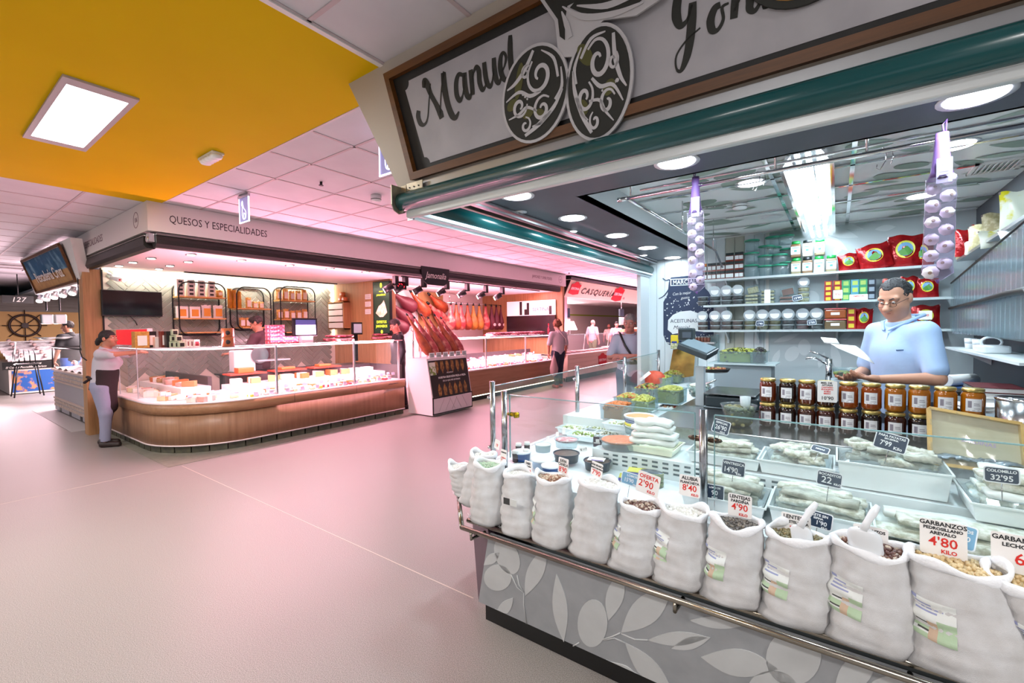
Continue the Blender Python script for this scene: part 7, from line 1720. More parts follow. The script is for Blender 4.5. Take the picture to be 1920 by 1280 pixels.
# men behind the counters
p = at(488,650,X=-7.75)
person('man in dark clothes slicing behind the cheese counter',(-7.75,p.y,0),facing(-.75,-.66),1.72,1.05,hair='short',hairc='#2b201d',skin='#c07f66',top='#4a2f36',bottom='#3a3034',legs=False,res=.014,dn=.5,arms=(((.28,.10,1.12),(.16,.38,1.12),(-.2,.95,.1),(0,0,-1),.6),((-.28,.10,1.12),(-.14,.40,1.12),(.2,.95,.1),(0,0,-1),.6)))
p = at(757,640,X=-6.6)
person('man in black standing between the cheese counter and the ham stand',(-6.62,p.y - .12,0),facing(-.45,-.9),1.66,1.0,hair='short',hairc='#2b1d1c',skin='#b9705f',top='#17131a',bottom='#17131a',res=.014,dn=.5,longsl=True)
p = at(1022,620,X=-7.6)
person('person in white behind the far end of the ham counter',(-7.6,p.y,0),facing(.5,-.85),1.60,1.05,hair='sides',hairc='#8d6a62',skin='#cf8f84',top='#e2cfd4',bottom='#4a4450',legs=False,res=.015)
# offal stall
def strap_extra(t,HT,s,sub,gr,tor,L_):
    part(t,'shoulder_strap',BLACK,lambda m: m.tube([(.15,-.06,1.48*s),(.13,.06,1.47*s),(.06,.16,1.30*s),(-.06,.17,1.10*s),(-.15,.12,.98*s)],.014,6)); part(t,'belt',mat('belt_brown','#3d241e',.5),lambda m: m.lathe([(.172,.985),(.176,1.01),(.172,1.03)],(0,0,0),20,(1,.82))); part(t,'pouch',BLACK,lambda m: m.box(-.24,-.14,.04,.14,.86,.98),bevel=.01)
p = at(1200,640,X=-2.75)
person('man with crossed arms and a shoulder strap waiting beyond the stall wall',(-2.27,5.85,0),facing(.35,-.94),1.64,1.08,hair='short',hairc='#8b8684',skin='#b3786a',top='#a9adc0',bottom='#3c4260',res=.011,dn=.2,hy=-.2,extra=strap_extra,arms=(((.27,.10,1.14),(-.08,.24,1.16),(-1,.1,.15),(0,-.3,-1),.4),((-.27,.10,1.12),(.08,.21,1.13),(1,.1,.1),(0,-.3,-1),.4)))
for lb,px,X_,fx,hr,hcx,sk_,tp,bd,hh in (('bald man in a pale shirt seen from behind in the offal stall',1111,-8.2,(.2,1),'none','#555555','#c9807a','#b79aa8',None,1.74),('bearded man at the back of the offal stall',1142,-9.2,(.3,-1),'none','#555555','#b06a60','#e2b4b4','#4a2c2a',1.58),('dark haired man bending over the offal counter',1156,-7.6,(.5,-.8),'short','#20181b','#b9736a','#b9a0b4',None,1.66)):
    q = at(px,640,X=X_); person(lb,(X_,q.y,0),facing(*fx),hh,1.05,hair=hr,hairc=hcx,skin=sk_,top=tp,bottom='#4d5636',res=.018,beard=bd,legs=False)
q = at(131,640,X=-13.6)
person('fishmonger in a black shirt and blue apron at the far left stall',(-13.6,q.y,0),facing(-.75,-.5),1.74,1.05,hair='short',hairc='#1e1614',skin='#c58a72',top='#1d1c20',bottom='#2a56a8',legs=False,res=.015,hy=.3)


# ================================================================== GOODS OF THE CHEESE AND HAM STALLS
def pack(name,label,cat,x,y,z,dx,dy,h,m_,face=None,group=None,bag=False,print_=None):
    """carton or soft bag whose front faces +X; base centre at x, y, z"""
    t = thing(name,label,cat,(x,y,z),group)
    if bag:
        def f(m):
            for sd in (1,-1): m.sheet([[Vector((x+sd*dx/2*max(0,1 - abs(a) ** 3)*math.sin(PI*min(1,.08+b*.9)) ** .5,y+a*dy/2*(1 - .08*math.sin(PI*b)),z+h*b+.006*math.sin(a*6+y*9))) for a in [-1+.25*i for i in range(9)]] for b in [j/8 for j in range(9)]])
        part(t,'bag',m_,f)
    else: part(t,'carton',m_,lambda m: m.box(x - dx/2,x+dx/2,y - dy/2,y+dy/2,z,z+h),bevel=.003)
    if face: part(t,'front_print',face,lambda m: m.box(x+dx/2+.0005,x+dx/2+.002,y - dy*.33,y+dy*.33,z+h*.15,z+h*.75))
    return t


XS = -8.62
SHF = []
for k,(x0,x1,zt,zb,shelves,lab) in enumerate([(334,425,527,627,(556,596,622),'left'),(443,509,537,618,(578,613),'middle'),(525,592,536,625,(563,598,622),'right')]):
    a,b = at(x0,zt,X=-8.5),at(x1,zb,X=-8.5); cy,cz = (a.y+b.y) / 2,(a.z+b.z) / 2; W2,H2 = (b.y - a.y),(a.z - b.z)
    t = thing('shelf_frame','%s black rounded tube frame with oak shelves on the tiled wall' % lab,'shelf',(XS,cy,b.z)); o_ = rrect(W2,H2,.14,6); ztop_ = a.z
    for X_ in (-8.5,-8.77): part(t,'tube_loop',BLACKM,lambda m: m.tube([(X_,cy+p.x,cz+p.y) for p in o_],.011,8,True))
    zs = []
    for py in shelves:
        z = at((x0+x1)/2,py,X=-8.5).z; zs.append(z); w_ = W2 * (.5 if z - b.z > .08 else .36)
        part(t,'oak_shelf',PINE,lambda m: m.box(-8.78,-8.49,cy - w_,cy+w_,z - .02,z))
    SHF.append((cy,W2,zs))
WBX = mat('box_white_black','#e3d9d2',.5); BSQ = mat('box_black_squares','#2a2020',.5); YJ = mat('jar_yellow','#d69a4a',.4,noise=(30,'#c07f38',.4,.6)); ORP = mat('print_orange','#e0952a',.5); TAN = mat('snack_tan','#d9a860',.45,noise=(28,'#b9803a',.35,.65)); GOLD = mat('bag_gold','#c98a1c',.3,noise=(12,'#a86a10',.35,.65)); PLB = mat('pack_label_white','#efe6e0',.5)
cy,W2,zs = SHF[0]; G = 'goods on the left shelf frame'
for k in range(4):
    y = cy - W2 * .5 + .05 + k * .148
    t = thing('cracker_box_stack','tall white carton column with black squares, %s from the left' % ORD[k],'carton',(XS,y,zs[0]),G); h = .27
    part(t,'carton',WBX,lambda m: m.box(XS - .05,XS+.06,y - .05,y+.05,zs[0],zs[0]+h))
    for q in range(4): part(t,'black_window',BSQ,lambda m: m.box(XS+.0605,XS+.062,y - .028,y+.028,zs[0]+.025+q*.064,zs[0]+.058+q*.064))
for k in range(2): y = cy + W2 * .27 + k * .11; t = thing('honeyed_jar','%s yellow jar at the right of the left shelf frame' % ['first','second'][k],'jar',(XS,y,zs[0]),G); part(t,'jar',YJ,lambda m: m.lathe([(.04,zs[0]),(.05,zs[0]+.02),(.05,zs[0]+.12),(.035,zs[0]+.135)],(XS,y,0),14)); part(t,'label',PLB,lambda m: m.box(XS+.046,XS+.05,y - .025,y+.025,zs[0]+.04,zs[0]+.09))
for k in range(4): y = cy - W2 * .42 + .02 + k * .175; pack('rice_pack',['white carton with an orange print, left one','white carton with an orange print, right one','white bag with an orange print, left one','white bag with an orange print, right one'][k]+' on the left shelf frame','packet',XS,y,zs[1],.08,.15,.19 if k < 2 else .22,PLB,ORP,G,k > 1)
cy,W2,zs = SHF[1]; G = 'goods on the middle shelf frame'
for k in range(3): pack('pasta_bag','tall golden bag, %s from the left on the middle shelf frame' % ORD[k],'bag',XS,cy - W2*.5 - .06+k*.075,zs[0],.07,.08,.34 - .02*k,GOLD,None,G,True)
for k in range(3): pack('breadstick_bag','small tan snack bag, %s from the left on the upper middle shelf' % ORD[k],'bag',XS,cy - W2*.08+k*.11,zs[0],.07,.10,[.20,.13,.13][k],TAN,PLB,G,True)
for k in range(4): pack('breadstick_bag','tan snack bag, %s from the left on the lower middle shelf' % ORD[k],'bag',XS,cy - W2*.28+k*.095,zs[1],.08,.10,.17,TAN,PLB,G,True)
cy,W2,zs = SHF[2]; G = 'goods on the right shelf frame'
for r in range(2):
    for k in range(5): pack('snack_bag','tan snack bag, %s from the left on the %s shelf of the right frame' % (ORD[k],['upper','lower'][r]),'bag',XS,cy - W2*.45+k*.125,zs[r],.08,.115,[.20,.18][r]+.02*math.sin(k*2),TAN,PLB,G,True)
# red light box and things on the counter top
t = thing('red_light_box','red advertising light box at the left end of the cheese counter','sign',(-8.2,1.90,1.31)); RB = mat('sign_red_lit','#c8202a',.4,em=('#d8202c',.55))
q = [at(155,616,Y=1.90),at(275,617,Y=1.90),at(275,654,Y=1.90),at(155,650,Y=1.90)]; zt_,zb_ = q[1].z,1.312; xl,xr = max(q[0].x,-8.98),q[1].x
part(t,'case',mat('sign_case','#d9cfd0',.4),lambda m: m.box(xl,xr,1.905,1.96,zb_,zt_+.01)); part(t,'lit_face',RB,lambda m: m.box(xl+.5,xr - .008,1.898,1.904,zb_+.008,zt_)); part(t,'food_print',mat('food_print','#d8a890',.5,noise=(9,'#8a9a4a',.45,.6)),lambda m: m.box(xl+.01,xl+.5,1.898,1.904,zb_+.008,zt_))
text('ELITO',.10,(xr - .08,1.896,zb_+.10),(1,0,0),(0,0,1),PLB,t,align='RIGHT')
TOPZ = 1.302
def ontop(px,py=648): return at(px,py,Z=TOPZ)
def cnt(name,label,cat,px,py,dx,dy,h,m_,**k): p = ontop(px,py); return pack(name,label,cat,p.x,p.y,TOPZ,dx,dy,h,m_,**k)
cnt('large_jar','large jar of white asparagus on the cheese counter','jar',264,652,.14,.14,.20,YJ,face=PLB)
for k,(px,h,c_) in enumerate([(284,.20,'#17110f'),(297,.13,'#e6dcd6'),(308,.20,'#7a2a1c'),(318,.20,'#1c1412')]): cnt('gourmet_box',['black bottle box','small white tilted box','dark red tin','black carton with a gold band'][k]+' among the gourmet goods on the cheese counter','carton',px,651,.09,.085,h,mat('gb%d' % k,c_,.4),face=PLB if k in (0,2) else None)
for k,(px,r) in enumerate([(323,0),(332,0),(340,0),(325,1),(335,1),(328,2)]): p = ontop(px,651); pack('small_carton','small white and green carton, %s of the little pile beside the gourmet boxes' % ['bottom left','bottom middle','bottom right','second row left','second row right','top'][k],'carton',p.x,p.y,TOPZ+r*.075,.06,.065,.072,mat('sc_green','#b9bfa0',.5),face=BSQ,group='little cartons on the cheese counter')
for k in range(4): cnt('mini_carton','low white and red carton, %s in the row beside the little pile' % ORD[k],'carton',347+7*k,650,.06,.06,.09,WBX,face=mat('mc_red','#8a2a34',.5))
for k in range(2): p = ontop(428,649); t = thing('biscuit_tin',['lower','upper'][k]+' orange tin with a dark round mark on the cheese counter','tin',(p.x,p.y,TOPZ+k*.115)); z = TOPZ + k * .115; part(t,'tin',mat('tin_orange','#b5663a',.35),lambda m: m.lathe([(.07,z),(.07,z+.105),(.072,z+.113),(.001,z+.113)],(p.x,p.y,0),18)); part(t,'mark',BSQ,lambda m: m.ell((p.x+.058,p.y - .02,z+.055),(.016,.032,.032)))
RCL = mat('red_meat_pack','#b8465a',.25,noise=(30,'#e0b0b8',.5,.65))
for k in range(7): p = Vector((-6.5,at(516+(26 if k > 4 else 0),646,X=-6.5).y,0)); kk = k if k < 5 else k - 5; z = TOPZ + kk * .055; pack('ham_pack','clear pack of sliced ham, %s up in the %s pile on the cheese counter' % (ORD[kk],'left' if k < 5 else 'right'),'pack',p.x,p.y,z,.16,.20,.05,RCL,group='sliced ham packs on the cheese counter')
t = thing('counter_scale','black shop scale with a lit screen on the cheese counter','scale',ontop(575,645)); p = Vector((-6.5,at(575,645,X=-6.5).y,TOPZ)); SCB = mat('screen_lit','#c7d4f0',.3,em=('#b9c8f4',1.1))
part(t,'stand',mat('scale_white','#e6d6dc',.4),lambda m: m.box(p.x - .05,p.x+.03,p.y - .09,p.y+.09,TOPZ,TOPZ+.16)); part(t,'monitor',BLACK,lambda m: m.box(p.x+.03,p.x+.07,p.y - .24,p.y+.14,TOPZ+.10,TOPZ+.37),bevel=.006); part(t,'screen',SCB,lambda m: m.box(p.x+.0705,p.x+.073,p.y - .20,p.y+.11,TOPZ+.125,TOPZ+.27)); part(t,'status_bar',mat('screen_dark','#39406a',.3,em=('#39406a',.4)),lambda m: m.box(p.x+.0705,p.x+.073,p.y - .20,p.y+.11,TOPZ+.275,TOPZ+.345))
t = thing('counter_scale','dark scale monitor near the oak wall behind the counter','scale',(-7.6,5.1,TOPZ)); p = at(669,615,X=-7.3); part(t,'monitor',BLACK,lambda m: m.box(-7.32,-7.28,p.y - .11,p.y+.11,p.z - .12,p.z+.11),bevel=.006); part(t,'screen',mat('screen_grey','#8f96a0',.3,em=('#8f96a0',.25)),lambda m: m.box(-7.279,-7.276,p.y - .08,p.y+.09,p.z - .09,p.z+.08)); part(t,'stand',BLACK,lambda m: m.box(-7.36,-7.32,p.y - .03,p.y+.03,.9,p.z))
HAMM = mat('cured_meat','#b34a58',.4,noise=(16,'#e7b7b4',.45,.62)); HAMD = mat('cured_meat_dark','#7d2436',.4,noise=(20,'#b8707c',.5,.65))
for k,(px,py,lb) in enumerate([(626,640,'left one by the dark monitor'),(645,640,'right one by the dark monitor'),(712,636,'left one at the end of the counter'),(736,635,'right one at the end of the counter')]):
    p = ontop(px,py); t = thing('bacon_slab','slab of cured bacon on the counter top, '+lb,'meat',(p.x,p.y,TOPZ)); m = MB(); slab(m,(p.x,p.y,TOPZ+.03),.28,.22,.055,1.5+.2*k,300+k); m.build('slab',HAMM if k % 2 else HAMD,t); m = MB(); slab(m,(p.x - .02,p.y+.02,TOPZ+.085),.24,.18,.045,1.4,310+k); m.build('upper_slab',HAMD,t)
# oak wall fittings
t = thing('bread_cabinet','small wooden cabinet with white trays on the oak wall','cabinet',(-8.2,5.5,1.6)); a,b = at(620,567,Y=5.52),at(651,617,Y=5.52)
part(t,'case',OAK,lambda m: (m.box(a.x,a.x+.03,5.45,5.6,b.z,a.z),m.box(b.x - .03,b.x,5.45,5.6,b.z,a.z),m.box(a.x,b.x,5.45,5.6,a.z - .02,a.z),m.box(a.x,b.x,5.45,5.6,b.z,b.z+.02)))
for k in range(4): part(t,'white_tray',PLB,lambda m: m.box(a.x+.04,b.x - .04,5.44,5.58,b.z+.03+k*(a.z - b.z - .05)/4,b.z+.02+(k+.9)*(a.z - b.z - .05)/4))
for k in range(3): t = thing('orange_can','orange can above the bread cabinet, %s' % ['front left','front right','stacked on top'][k],'can',(b.x - .2+.13*(k % 2)+(k > 1)*.06,5.53,a.z+(k > 1)*.1)); c = t.location; part(t,'can',mat('can_orange','#c8703c',.4),lambda m: m.lathe([(.055,c.z),(.055,c.z+.095),(.001,c.z+.096)],(c.x,c.y,0),12)); part(t,'label',PLB,lambda m: m.box(c.x - .03,c.x+.03,c.y - .057,c.y - .054,c.z+.03,c.z+.07))
for k,py in enumerate((556,570,584)): p = at(690,py,Y=5.595); t = thing('wall_notice','%s white notice on the oak wall' % ['top','middle','lowest'][k],'notice',p); part(t,'sheet',PAPER,lambda m: m.box(p.x - .09,p.x+.09,5.592,5.598,p.z - .05,p.z+.05)); part(t,'print',mat('print_grey','#a8988c',.6),lambda m: [m.box(p.x - .07,p.x+.07,5.590,5.5915,p.z - .03+.02*q,p.z - .024+.02*q) for q in range(4)])
t = thing('display_screen','tall dark advertising screen with green lettering at the end of the oak wall','screen',(-7.05,5.62,1.4)); a,b = at(701,529,Y=5.58),at(735,627,Y=5.58)
part(t,'housing',BLACK,lambda m: m.box(a.x,b.x,5.55,5.60,b.z,a.z)); part(t,'image',mat('screen_image','#26382c',.2,em=('#2c4232',.35)),lambda m: m.box(a.x+.03,b.x - .02,5.546,5.549,b.z+.03,a.z - .02))
LIME = mat('screen_lime','#c8e03a',.4,em=('#c8e03a',.9)); cxx = (a.x+b.x) / 2; part(t,'bread_picture',mat('screen_pic','#d8b894',.4,em=('#c8a07c',.5),noise=(12,'#f0e6da',.4,.6)),lambda m: m.prism([(cxx+x,5.545,b.z+z) for x,z in ((-.17,.42),(-.08,.55),(.02,.60),(.08,.66),(.13,.55),(.17,.42),(.05,.34),(-.05,.34))],(0,-.002,0)))
for s_,sz,dz_ in (('POR SUS',.035,.82),('JOYAS IBÉRICAS',.045,.75),('EXPERTOS',.075,.22),('JAMONEROS',.07,.14)): text(s_,sz,(cxx,5.543,b.z+dz_),(1,0,0),(0,0,1),LIME,t,align='CENTER',bold=.001,sx=.85)
part(t,'logo_mark',LIME,lambda m: (m.ell((cxx,5.545,b.z+.95),(.035,.003,.05)),m.ell((cxx,5.545,b.z+.055),(.035,.003,.035))))
# cheeses, rows inside the curved case
CH = [mat('cheese_cream','#e9cfa4',.45),mat('cheese_white','#efe2d6',.45),mat('cheese_orange','#cf6a34',.4),mat('cheese_rind','#b98a5a',.6),mat('cheese_pink','#dba79a',.45),mat('pack_yellow','#d8b83a',.4),mat('pack_red','#a3323e',.4)]
R = random.Random(12)


def cheese(kind,x,y,z,lab,s=1.,rot=0.,mi=0,g='cheeses in the curved display case'):
    t = thing('cheese',lab,'cheese',(x,y,z),g); ca,sa = math.cos(rot),math.sin(rot); m_ = CH[mi]
    if kind == 'wedge':
        part(t,'wedge',m_,lambda m: m.prism([(x+s*(px*ca - py*sa),y+s*(px*sa+py*ca),z) for px,py in ((-.08,0),(.07,-.06),(.085,0),(.07,.06))],(0,0,.07*s))); part(t,'rind',CH[3],lambda m: m.prism([(x+s*(px*ca - py*sa),y+s*(px*sa+py*ca),z) for px,py in ((.071,-.061),(.086,0),(.071,.061),(.078,.062),(.093,0),(.078,-.062))],(0,0,.071*s)))
    elif kind == 'wheel': part(t,'wheel',m_,lambda m: m.lathe([(.07*s,z),(.078*s,z+.012*s),(.078*s,z+.05*s),(.07*s,z+.06*s),(.001,z+.06*s)],(x,y,0),18)); part(t,'paper',PLB,lambda m: m.cyl((x,y,z+.0605*s),(x,y,z+.062*s),.04*s,n=14))
    else: part(t,'block',m_,lambda m: m.obox((x,y,z+.032*s),(.08*s*ca,.08*s*sa,0),(-.05*s*sa,.05*s*ca,0),(0,0,.032*s)),bevel=.006); part(t,'wrap',PLB,lambda m: m.obox((x+.002,y,z+.034*s),(.03*s*ca,.03*s*sa,0),(-.0515*s*sa,.0515*s*ca,0),(0,0,.0325*s)))


def tagc(x,y,z,lab,g,s=1.): o = tag(MB().obox((x,y,z+.022*s),(.004,.0,.006),(0,.028*s,0),(-.006*s,0,.018*s)).build('price_tag',mat('tag_lilac','#d9c8e0',.5)),lab,'price tag',g); return o


CN = ['cream','white','orange','brown','pinkish','yellow','red']
FR_ = [('front row',-6.29,.62),('second row',-6.39,.62),('third row',-6.49,.62),('fourth row',-6.59,.62)]
for r,(rn,X_,z) in enumerate(FR_):
    y = 2.95 if r else 2.75; k = 0
    while y < 5.1:
        kd = R.choice(['wedge','wheel','block','block','wedge']) if r else R.choice(['block','block','wheel']); s_ = (.55,.72,.82,.9)[r] * R.uniform(.85,1.15)
        cheese(kd,X_+R.uniform(-.03,.03),y,z,'%s cheese %s, %s from the left in the %s of the straight case' % (CN[(mc := R.choice([0,0,1,1,4,2]) if r else R.choice([1,6,5,4,0,6]))],kd,ORD[k],rn),s_,R.uniform(0,3),mc,'cheeses, %s of the straight case' % rn)
        if k % 2 == 0: tagc(X_+.09,y+.03,z+.02+(.05 if r else 0),'small lilac price tag beside the %s cheese of the %s' % (ORD[k],rn),'price tags, '+rn)
        y += (.10,.125,.14,.15)[r] * R.uniform(.9,1.25); k += 1
y = 2.8; k = 0
while y < 5.15: cheese(R.choice(['block','wedge','block']),-6.83,y,.741,'large cheese piece, %s from the left on the raised rear step' % ORD[k],1.25,R.uniform(-.3,.3),R.choice([0,2,3,4,1]),'cheeses on the rear step'); y += .24; k += 1
for k in range(26):
    a = -PI / 2 + (k+.5) / 26 * PI / 2; rr = R.uniform(.35,.80); x = CX + rr * math.cos(a); y = CY + rr * math.sin(a); cheese(R.choice(['wedge','wheel','block']),x,y,.62,'cheese in the curved corner, %s counting from the short side' % ORD[k],R.uniform(.7,1.15),R.uniform(0,3),R.choice([0,1,1,4,2]),'cheeses in the curved corner')
    if k % 2: tagc(x+.06,y - .06,.68,'small lilac price tag by the %s cheese of the curved corner' % ORD[k],'price tags in the curved corner')
for k in range(11): x = -7.2 - .14 * k; cheese(R.choice(['block','wedge']),x,2.05+R.uniform(-.05,.05),.62,'cheese near the short side of the case, %s from the corner' % ORD[k],1.0,R.uniform(0,3),R.choice([0,1,4]),'cheeses by the short side'); cheese(R.choice(['block','wedge','wheel']),x,2.36+R.uniform(-.06,.06),.741,'cheese block on the short rear step, %s from the corner' % ORD[k],R.uniform(.8,1.35),R.uniform(0,3),R.choice([0,3,4,1,2]),'cheeses on the short rear step')
for k in range(3): t = thing('dried_sausage_board','red chopping board with orange cheese behind the case, %s' % ORD[k],'board',(-7.0,3.0+.62*k,.87)); y = 3.0 + .62 * k; part(t,'board',mat('board_red','#b3402e',.5),lambda m: m.box(-7.14,-6.88,y - .25,y+.25,.862,.882)); part(t,'cheese_block',CH[2],lambda m: m.box(-7.08,-6.94,y - .12,y+.1,.883,.96 if k == 0 else .92),bevel=.008)
t = thing('meat_slicer','white meat slicer behind the cheese case','slicer',(-7.3,3.4,.87)); part(t,'body',WHITEPL,lambda m: m.box(-7.42,-7.22,2.95,3.25,.87,1.2),bevel=.02); part(t,'table',ALU,lambda m: m.box(-7.40,-7.15,3.25,3.75,1.02,1.04)); part(t,'blade',CHROME,lambda m: m.cyl((-7.2,3.3,1.12),(-7.19,3.3,1.12),.13,n=22)); part(t,'feet',BLACK,lambda m: m.box(-7.4,-7.2,3.0,3.7,.862,.88))
t = thing('rear_worktop','dark rear worktop behind the cheese case','worktop',(-7.3,3.9,0)); part(t,'top',mat('worktop_dark','#2c2628',.4),lambda m: m.box(-7.55,-7.11,2.8,5.24,.84,.862)); part(t,'body',mat('worktop_body','#51484a',.6),lambda m: m.box(-7.50,-7.12,2.85,5.2,.05,.84))

# ------------------------------------------------------------- ham stall
struct(MB().box(-8.92,-8.80,5.72,10.7,0,2.45).build('wall_ham_back',mat('ham_wall_white','#eadcdc',.6)),'white back wall of the ham stall')
struct(MB().box(-8.8,-6.0,10.62,10.72,0,2.58).build('wall_ham_end',OAK),'oak end wall of the ham stall'); struct(MB().box(-8.8,-8.78,8.0,8.9,.9,2.45).build('wall_oak_panel',OAK),'oak panel beside the hanging hams')
t = thing('hanging_name_board','black hanging board with white script lettering over the ham stall','sign',(FX - .03,6.0,2.2)); a,b = at(789,500,X=FX),at(842,534,X=FX); cy = (a.y+b.y) / 2; w_ = (b.y - a.y) / 2
part(t,'board',BLACK,lambda m: m.prism([(FX - .005,cy+p.x,2.60+p.y) for p in [Vector((-w_,0)),Vector((w_,0)),Vector((w_*.97,-.16)),Vector((w_*.82,-.27)),Vector((w_*.55,-.32)),Vector((-w_*.55,-.32)),Vector((-w_*.82,-.27)),Vector((-w_*.97,-.16))]],(.02,0,0)))
tx = text('Jamonalia',.16,(FX+.017,cy,2.40),(0,1,.0),(0,0,1),PLB,t,align='CENTER',shear=.35,sx=.8); bpy.context.view_layer.update(); tx.scale.x *= 1.5 * w_ / max(tx.dimensions.x,.01)
HAM = [mat('ham_amber','#b5562e',.4,noise=(10,'#8a3420',.35,.65)),mat('ham_red','#a83c40',.4,noise=(10,'#d89080',.45,.65)),mat('ham_net','#5d1f2c',.5),mat('ham_gold','#c98a3c',.4,noise=(10,'#a86a24',.35,.65))]


def ham(label,base,tip,r,m_=0,hoof=True,g=None):
    """cured leg from its thick end to the hoof"""
    base,tip = Vector(base),Vector(tip); d = tip - base; t = thing('cured_ham',label,'ham',(min(base,tip,key=lambda v: v.z)),g)
    part(t,'leg',HAM[m_],lambda m: m.tube([base+d*f for f in (0,.05,.15,.3,.45,.6,.75,.9,1.)],[r*.35,r*.75,r*.98,r,r*.86,r*.58,r*.36,r*.27,r*.22],12))
    if hoof: part(t,'hoof',BLACK,lambda m: m.cyl(tip,tip+d.normalized()*r*.55,r*.25,r*.16,n=8)); part(t,'cord',PLB,lambda m: m.tube([base+d*.72+Vector((r*.34*math.cos(a),0,0))+d.normalized().cross(Vector((1,0,0)))*r*.34*math.sin(a) for a in (2*PI*i/10 for i in range(10))],r*.05,5,True))
    return t


t = thing('ham_stand','white ham display stand with a dark ham poster on its front','stand',(-5.8,5.8,0)); hs = t
part(t,'body',mat('stand_white','#e8d8d8',.4),lambda m: m.prism([(-6.10,5.28,.02),(-5.50,5.28,.02),(-5.50,5.28,.30),(-5.62,5.28,.98),(-6.10,5.28,.98)],(0,1.0,0)))
part(t,'lower_panel',mat('stand_panel','#d8c4c6',.5),lambda m: m.box(-5.50,-5.488,5.30,6.27,.05,.30)); part(t,'panel_frame',BLACK,lambda m: (m.box(-5.50,-5.486,5.285,5.30,.03,.32),m.box(-5.50,-5.486,6.27,6.285,.03,.32),m.box(-5.50,-5.486,5.285,6.285,.305,.32),m.box(-5.50,-5.486,5.285,6.285,.03,.045)))
part(t,'chevron_groove',mat('groove','#b49c9e',.6),lambda m: [m.tube([(-5.487,5.42+.16*k,.07),(-5.487,5.55+.16*k,.28)],.003,4) for k in range(3)]+[m.tube([(-5.487,6.14 - .16*k,.07),(-5.487,6.01 - .16*k,.28)],.003,4) for k in range(3)])
sl = Vector((-.12,0,.68)).normalized(); nn_ = Vector((.68,0,.12)).normalized(); so = Vector((-5.50,5.28,.30))
part(t,'poster',mat('poster_brown','#2a1814',.4),lambda m: m.prism([so+nn_*.003+sl*.02+Vector((0,.02,0)),so+nn_*.003+sl*.02+Vector((0,.98,0)),so+nn_*.003+sl*.65+Vector((0,.98,0)),so+nn_*.003+sl*.65+Vector((0,.02,0))],nn_*.003))
part(t,'poster_hams',mat('poster_ham_print','#a8763c',.5,noise=(20,'#6d4420',.4,.6)),lambda m: [m.prism([so+nn_*.0065+Vector((0,.2+.13*k+dx,0))+sl*(z0+sg_*dz_) for dx,dz_ in ((-.03,0),(.03,0),(.045,.12),(.0,.22),(-.045,.12))][::1],nn_*.001) for k in range(6) for z0,sg_ in ((.63,-1),(.03,1))])['kind'] = 'stuff'
text('NUESTRA SELECCIÓN PIEZA A PIEZA',.047,so+nn_*.0085+sl*.33+Vector((0,.55,0)),(0,1,0),sl,PLB,t,align='CENTER',bold=.001,sx=.9); text('DE LO QUE MÁS ENTIENDE',.04,so+nn_*.0085+sl*.27+Vector((0,.52,0)),(0,1,0),sl,PLB,t,align='CENTER',sx=.9); text('DE JAMALIA',.03,so+nn_*.0085+sl*.41+Vector((0,.5,0)),(0,1,0),sl,PLB,t,align='CENTER')
part(t,'corner_picture',mat('corner_pic','#d6d3c0',.5,noise=(14,'#7a8a3a',.5,.6)),lambda m: m.prism([so+nn_*.007+sl*.40+Vector((0,.03,0)),so+nn_*.007+sl*.40+Vector((0,.17,0)),so+nn_*.007+sl*.62+Vector((0,.17,0)),so+nn_*.007+sl*.62+Vector((0,.03,0))],nn_*.001))
for k in range(6):
    y = 5.36 + .165 * k; ham('cured ham in the stand holder, %s from the left' % ORD[k],(-5.72,y+.10,1.03),(-6.02,y - .13,1.72 - .05*(k % 2)),.085,k % 2,g='hams standing in the display stand')
    t = thing('ham_holder','steel upright of the ham stand, %s from the left' % ORD[k],'holder',(-5.95,y - .05,.98),'ham holders on the display stand'); part(t,'upright',CHROME,lambda m: m.cyl((-5.97,y - .06,.98),(-5.97,y - .06,1.52),.014,n=10)); part(t,'clamp',CHROME,lambda m: m.tube([(-5.97,y - .06+.05*math.cos(a),1.50+.05*math.sin(a)) for a in (2*PI*i/10 for i in range(10))],.007,6,True))
    t = thing('price_card','white ham price card on the stand edge, %s from the left' % ORD[k],'price card',(-5.64,y+.06,.98),'price cards on the ham stand'); part(t,'board',PAPER,lambda m: m.box(-5.645,-5.64,y,y+.13,.985,1.075)); part(t,'writing',INKK,lambda m: [m.box(-5.6395,-5.6385,y+.02,y+.11,1.0+.022*q,1.010+.022*q) for q in range(3)])
for k,(px,py,qx,qy,mi) in enumerate([(803,592,771,547,0),(836,583,806,553,0),(836,605,804,570,1),(777,580,738,550,2),(771,607,735,570,2),(760,622,735,592,2)]):
    ham(('amber ham on the white wall, %s' if mi < 2 else 'dark netted ham on the white wall, %s') % ['left of two high ones','right of two high ones','lower middle one','highest dark one','middle dark one','lowest dark one'][k],at(px,py,X=-8.62),at(qx,qy,X=-8.62),.16 if mi < 2 else .19,mi,g='hams on the white wall')
t = thing('hanging_bar','steel bar with hanging hams at the back of the ham stall','rail',(-8.3,7.8,2.1)); b1,b2 = at(838,567,X=-8.1),at(945,566,X=-8.1); part(t,'bar',CHROME,lambda m: m.cyl((-8.1,b1.y,b1.z),(-8.1,b2.y,b1.z),.014,n=10)); part(t,'drop',CHROME,lambda m: [m.cyl((-8.1,y,b1.z),(-8.1,y,2.45),.008,n=8) for y in (b1.y+.1,b2.y - .1)])
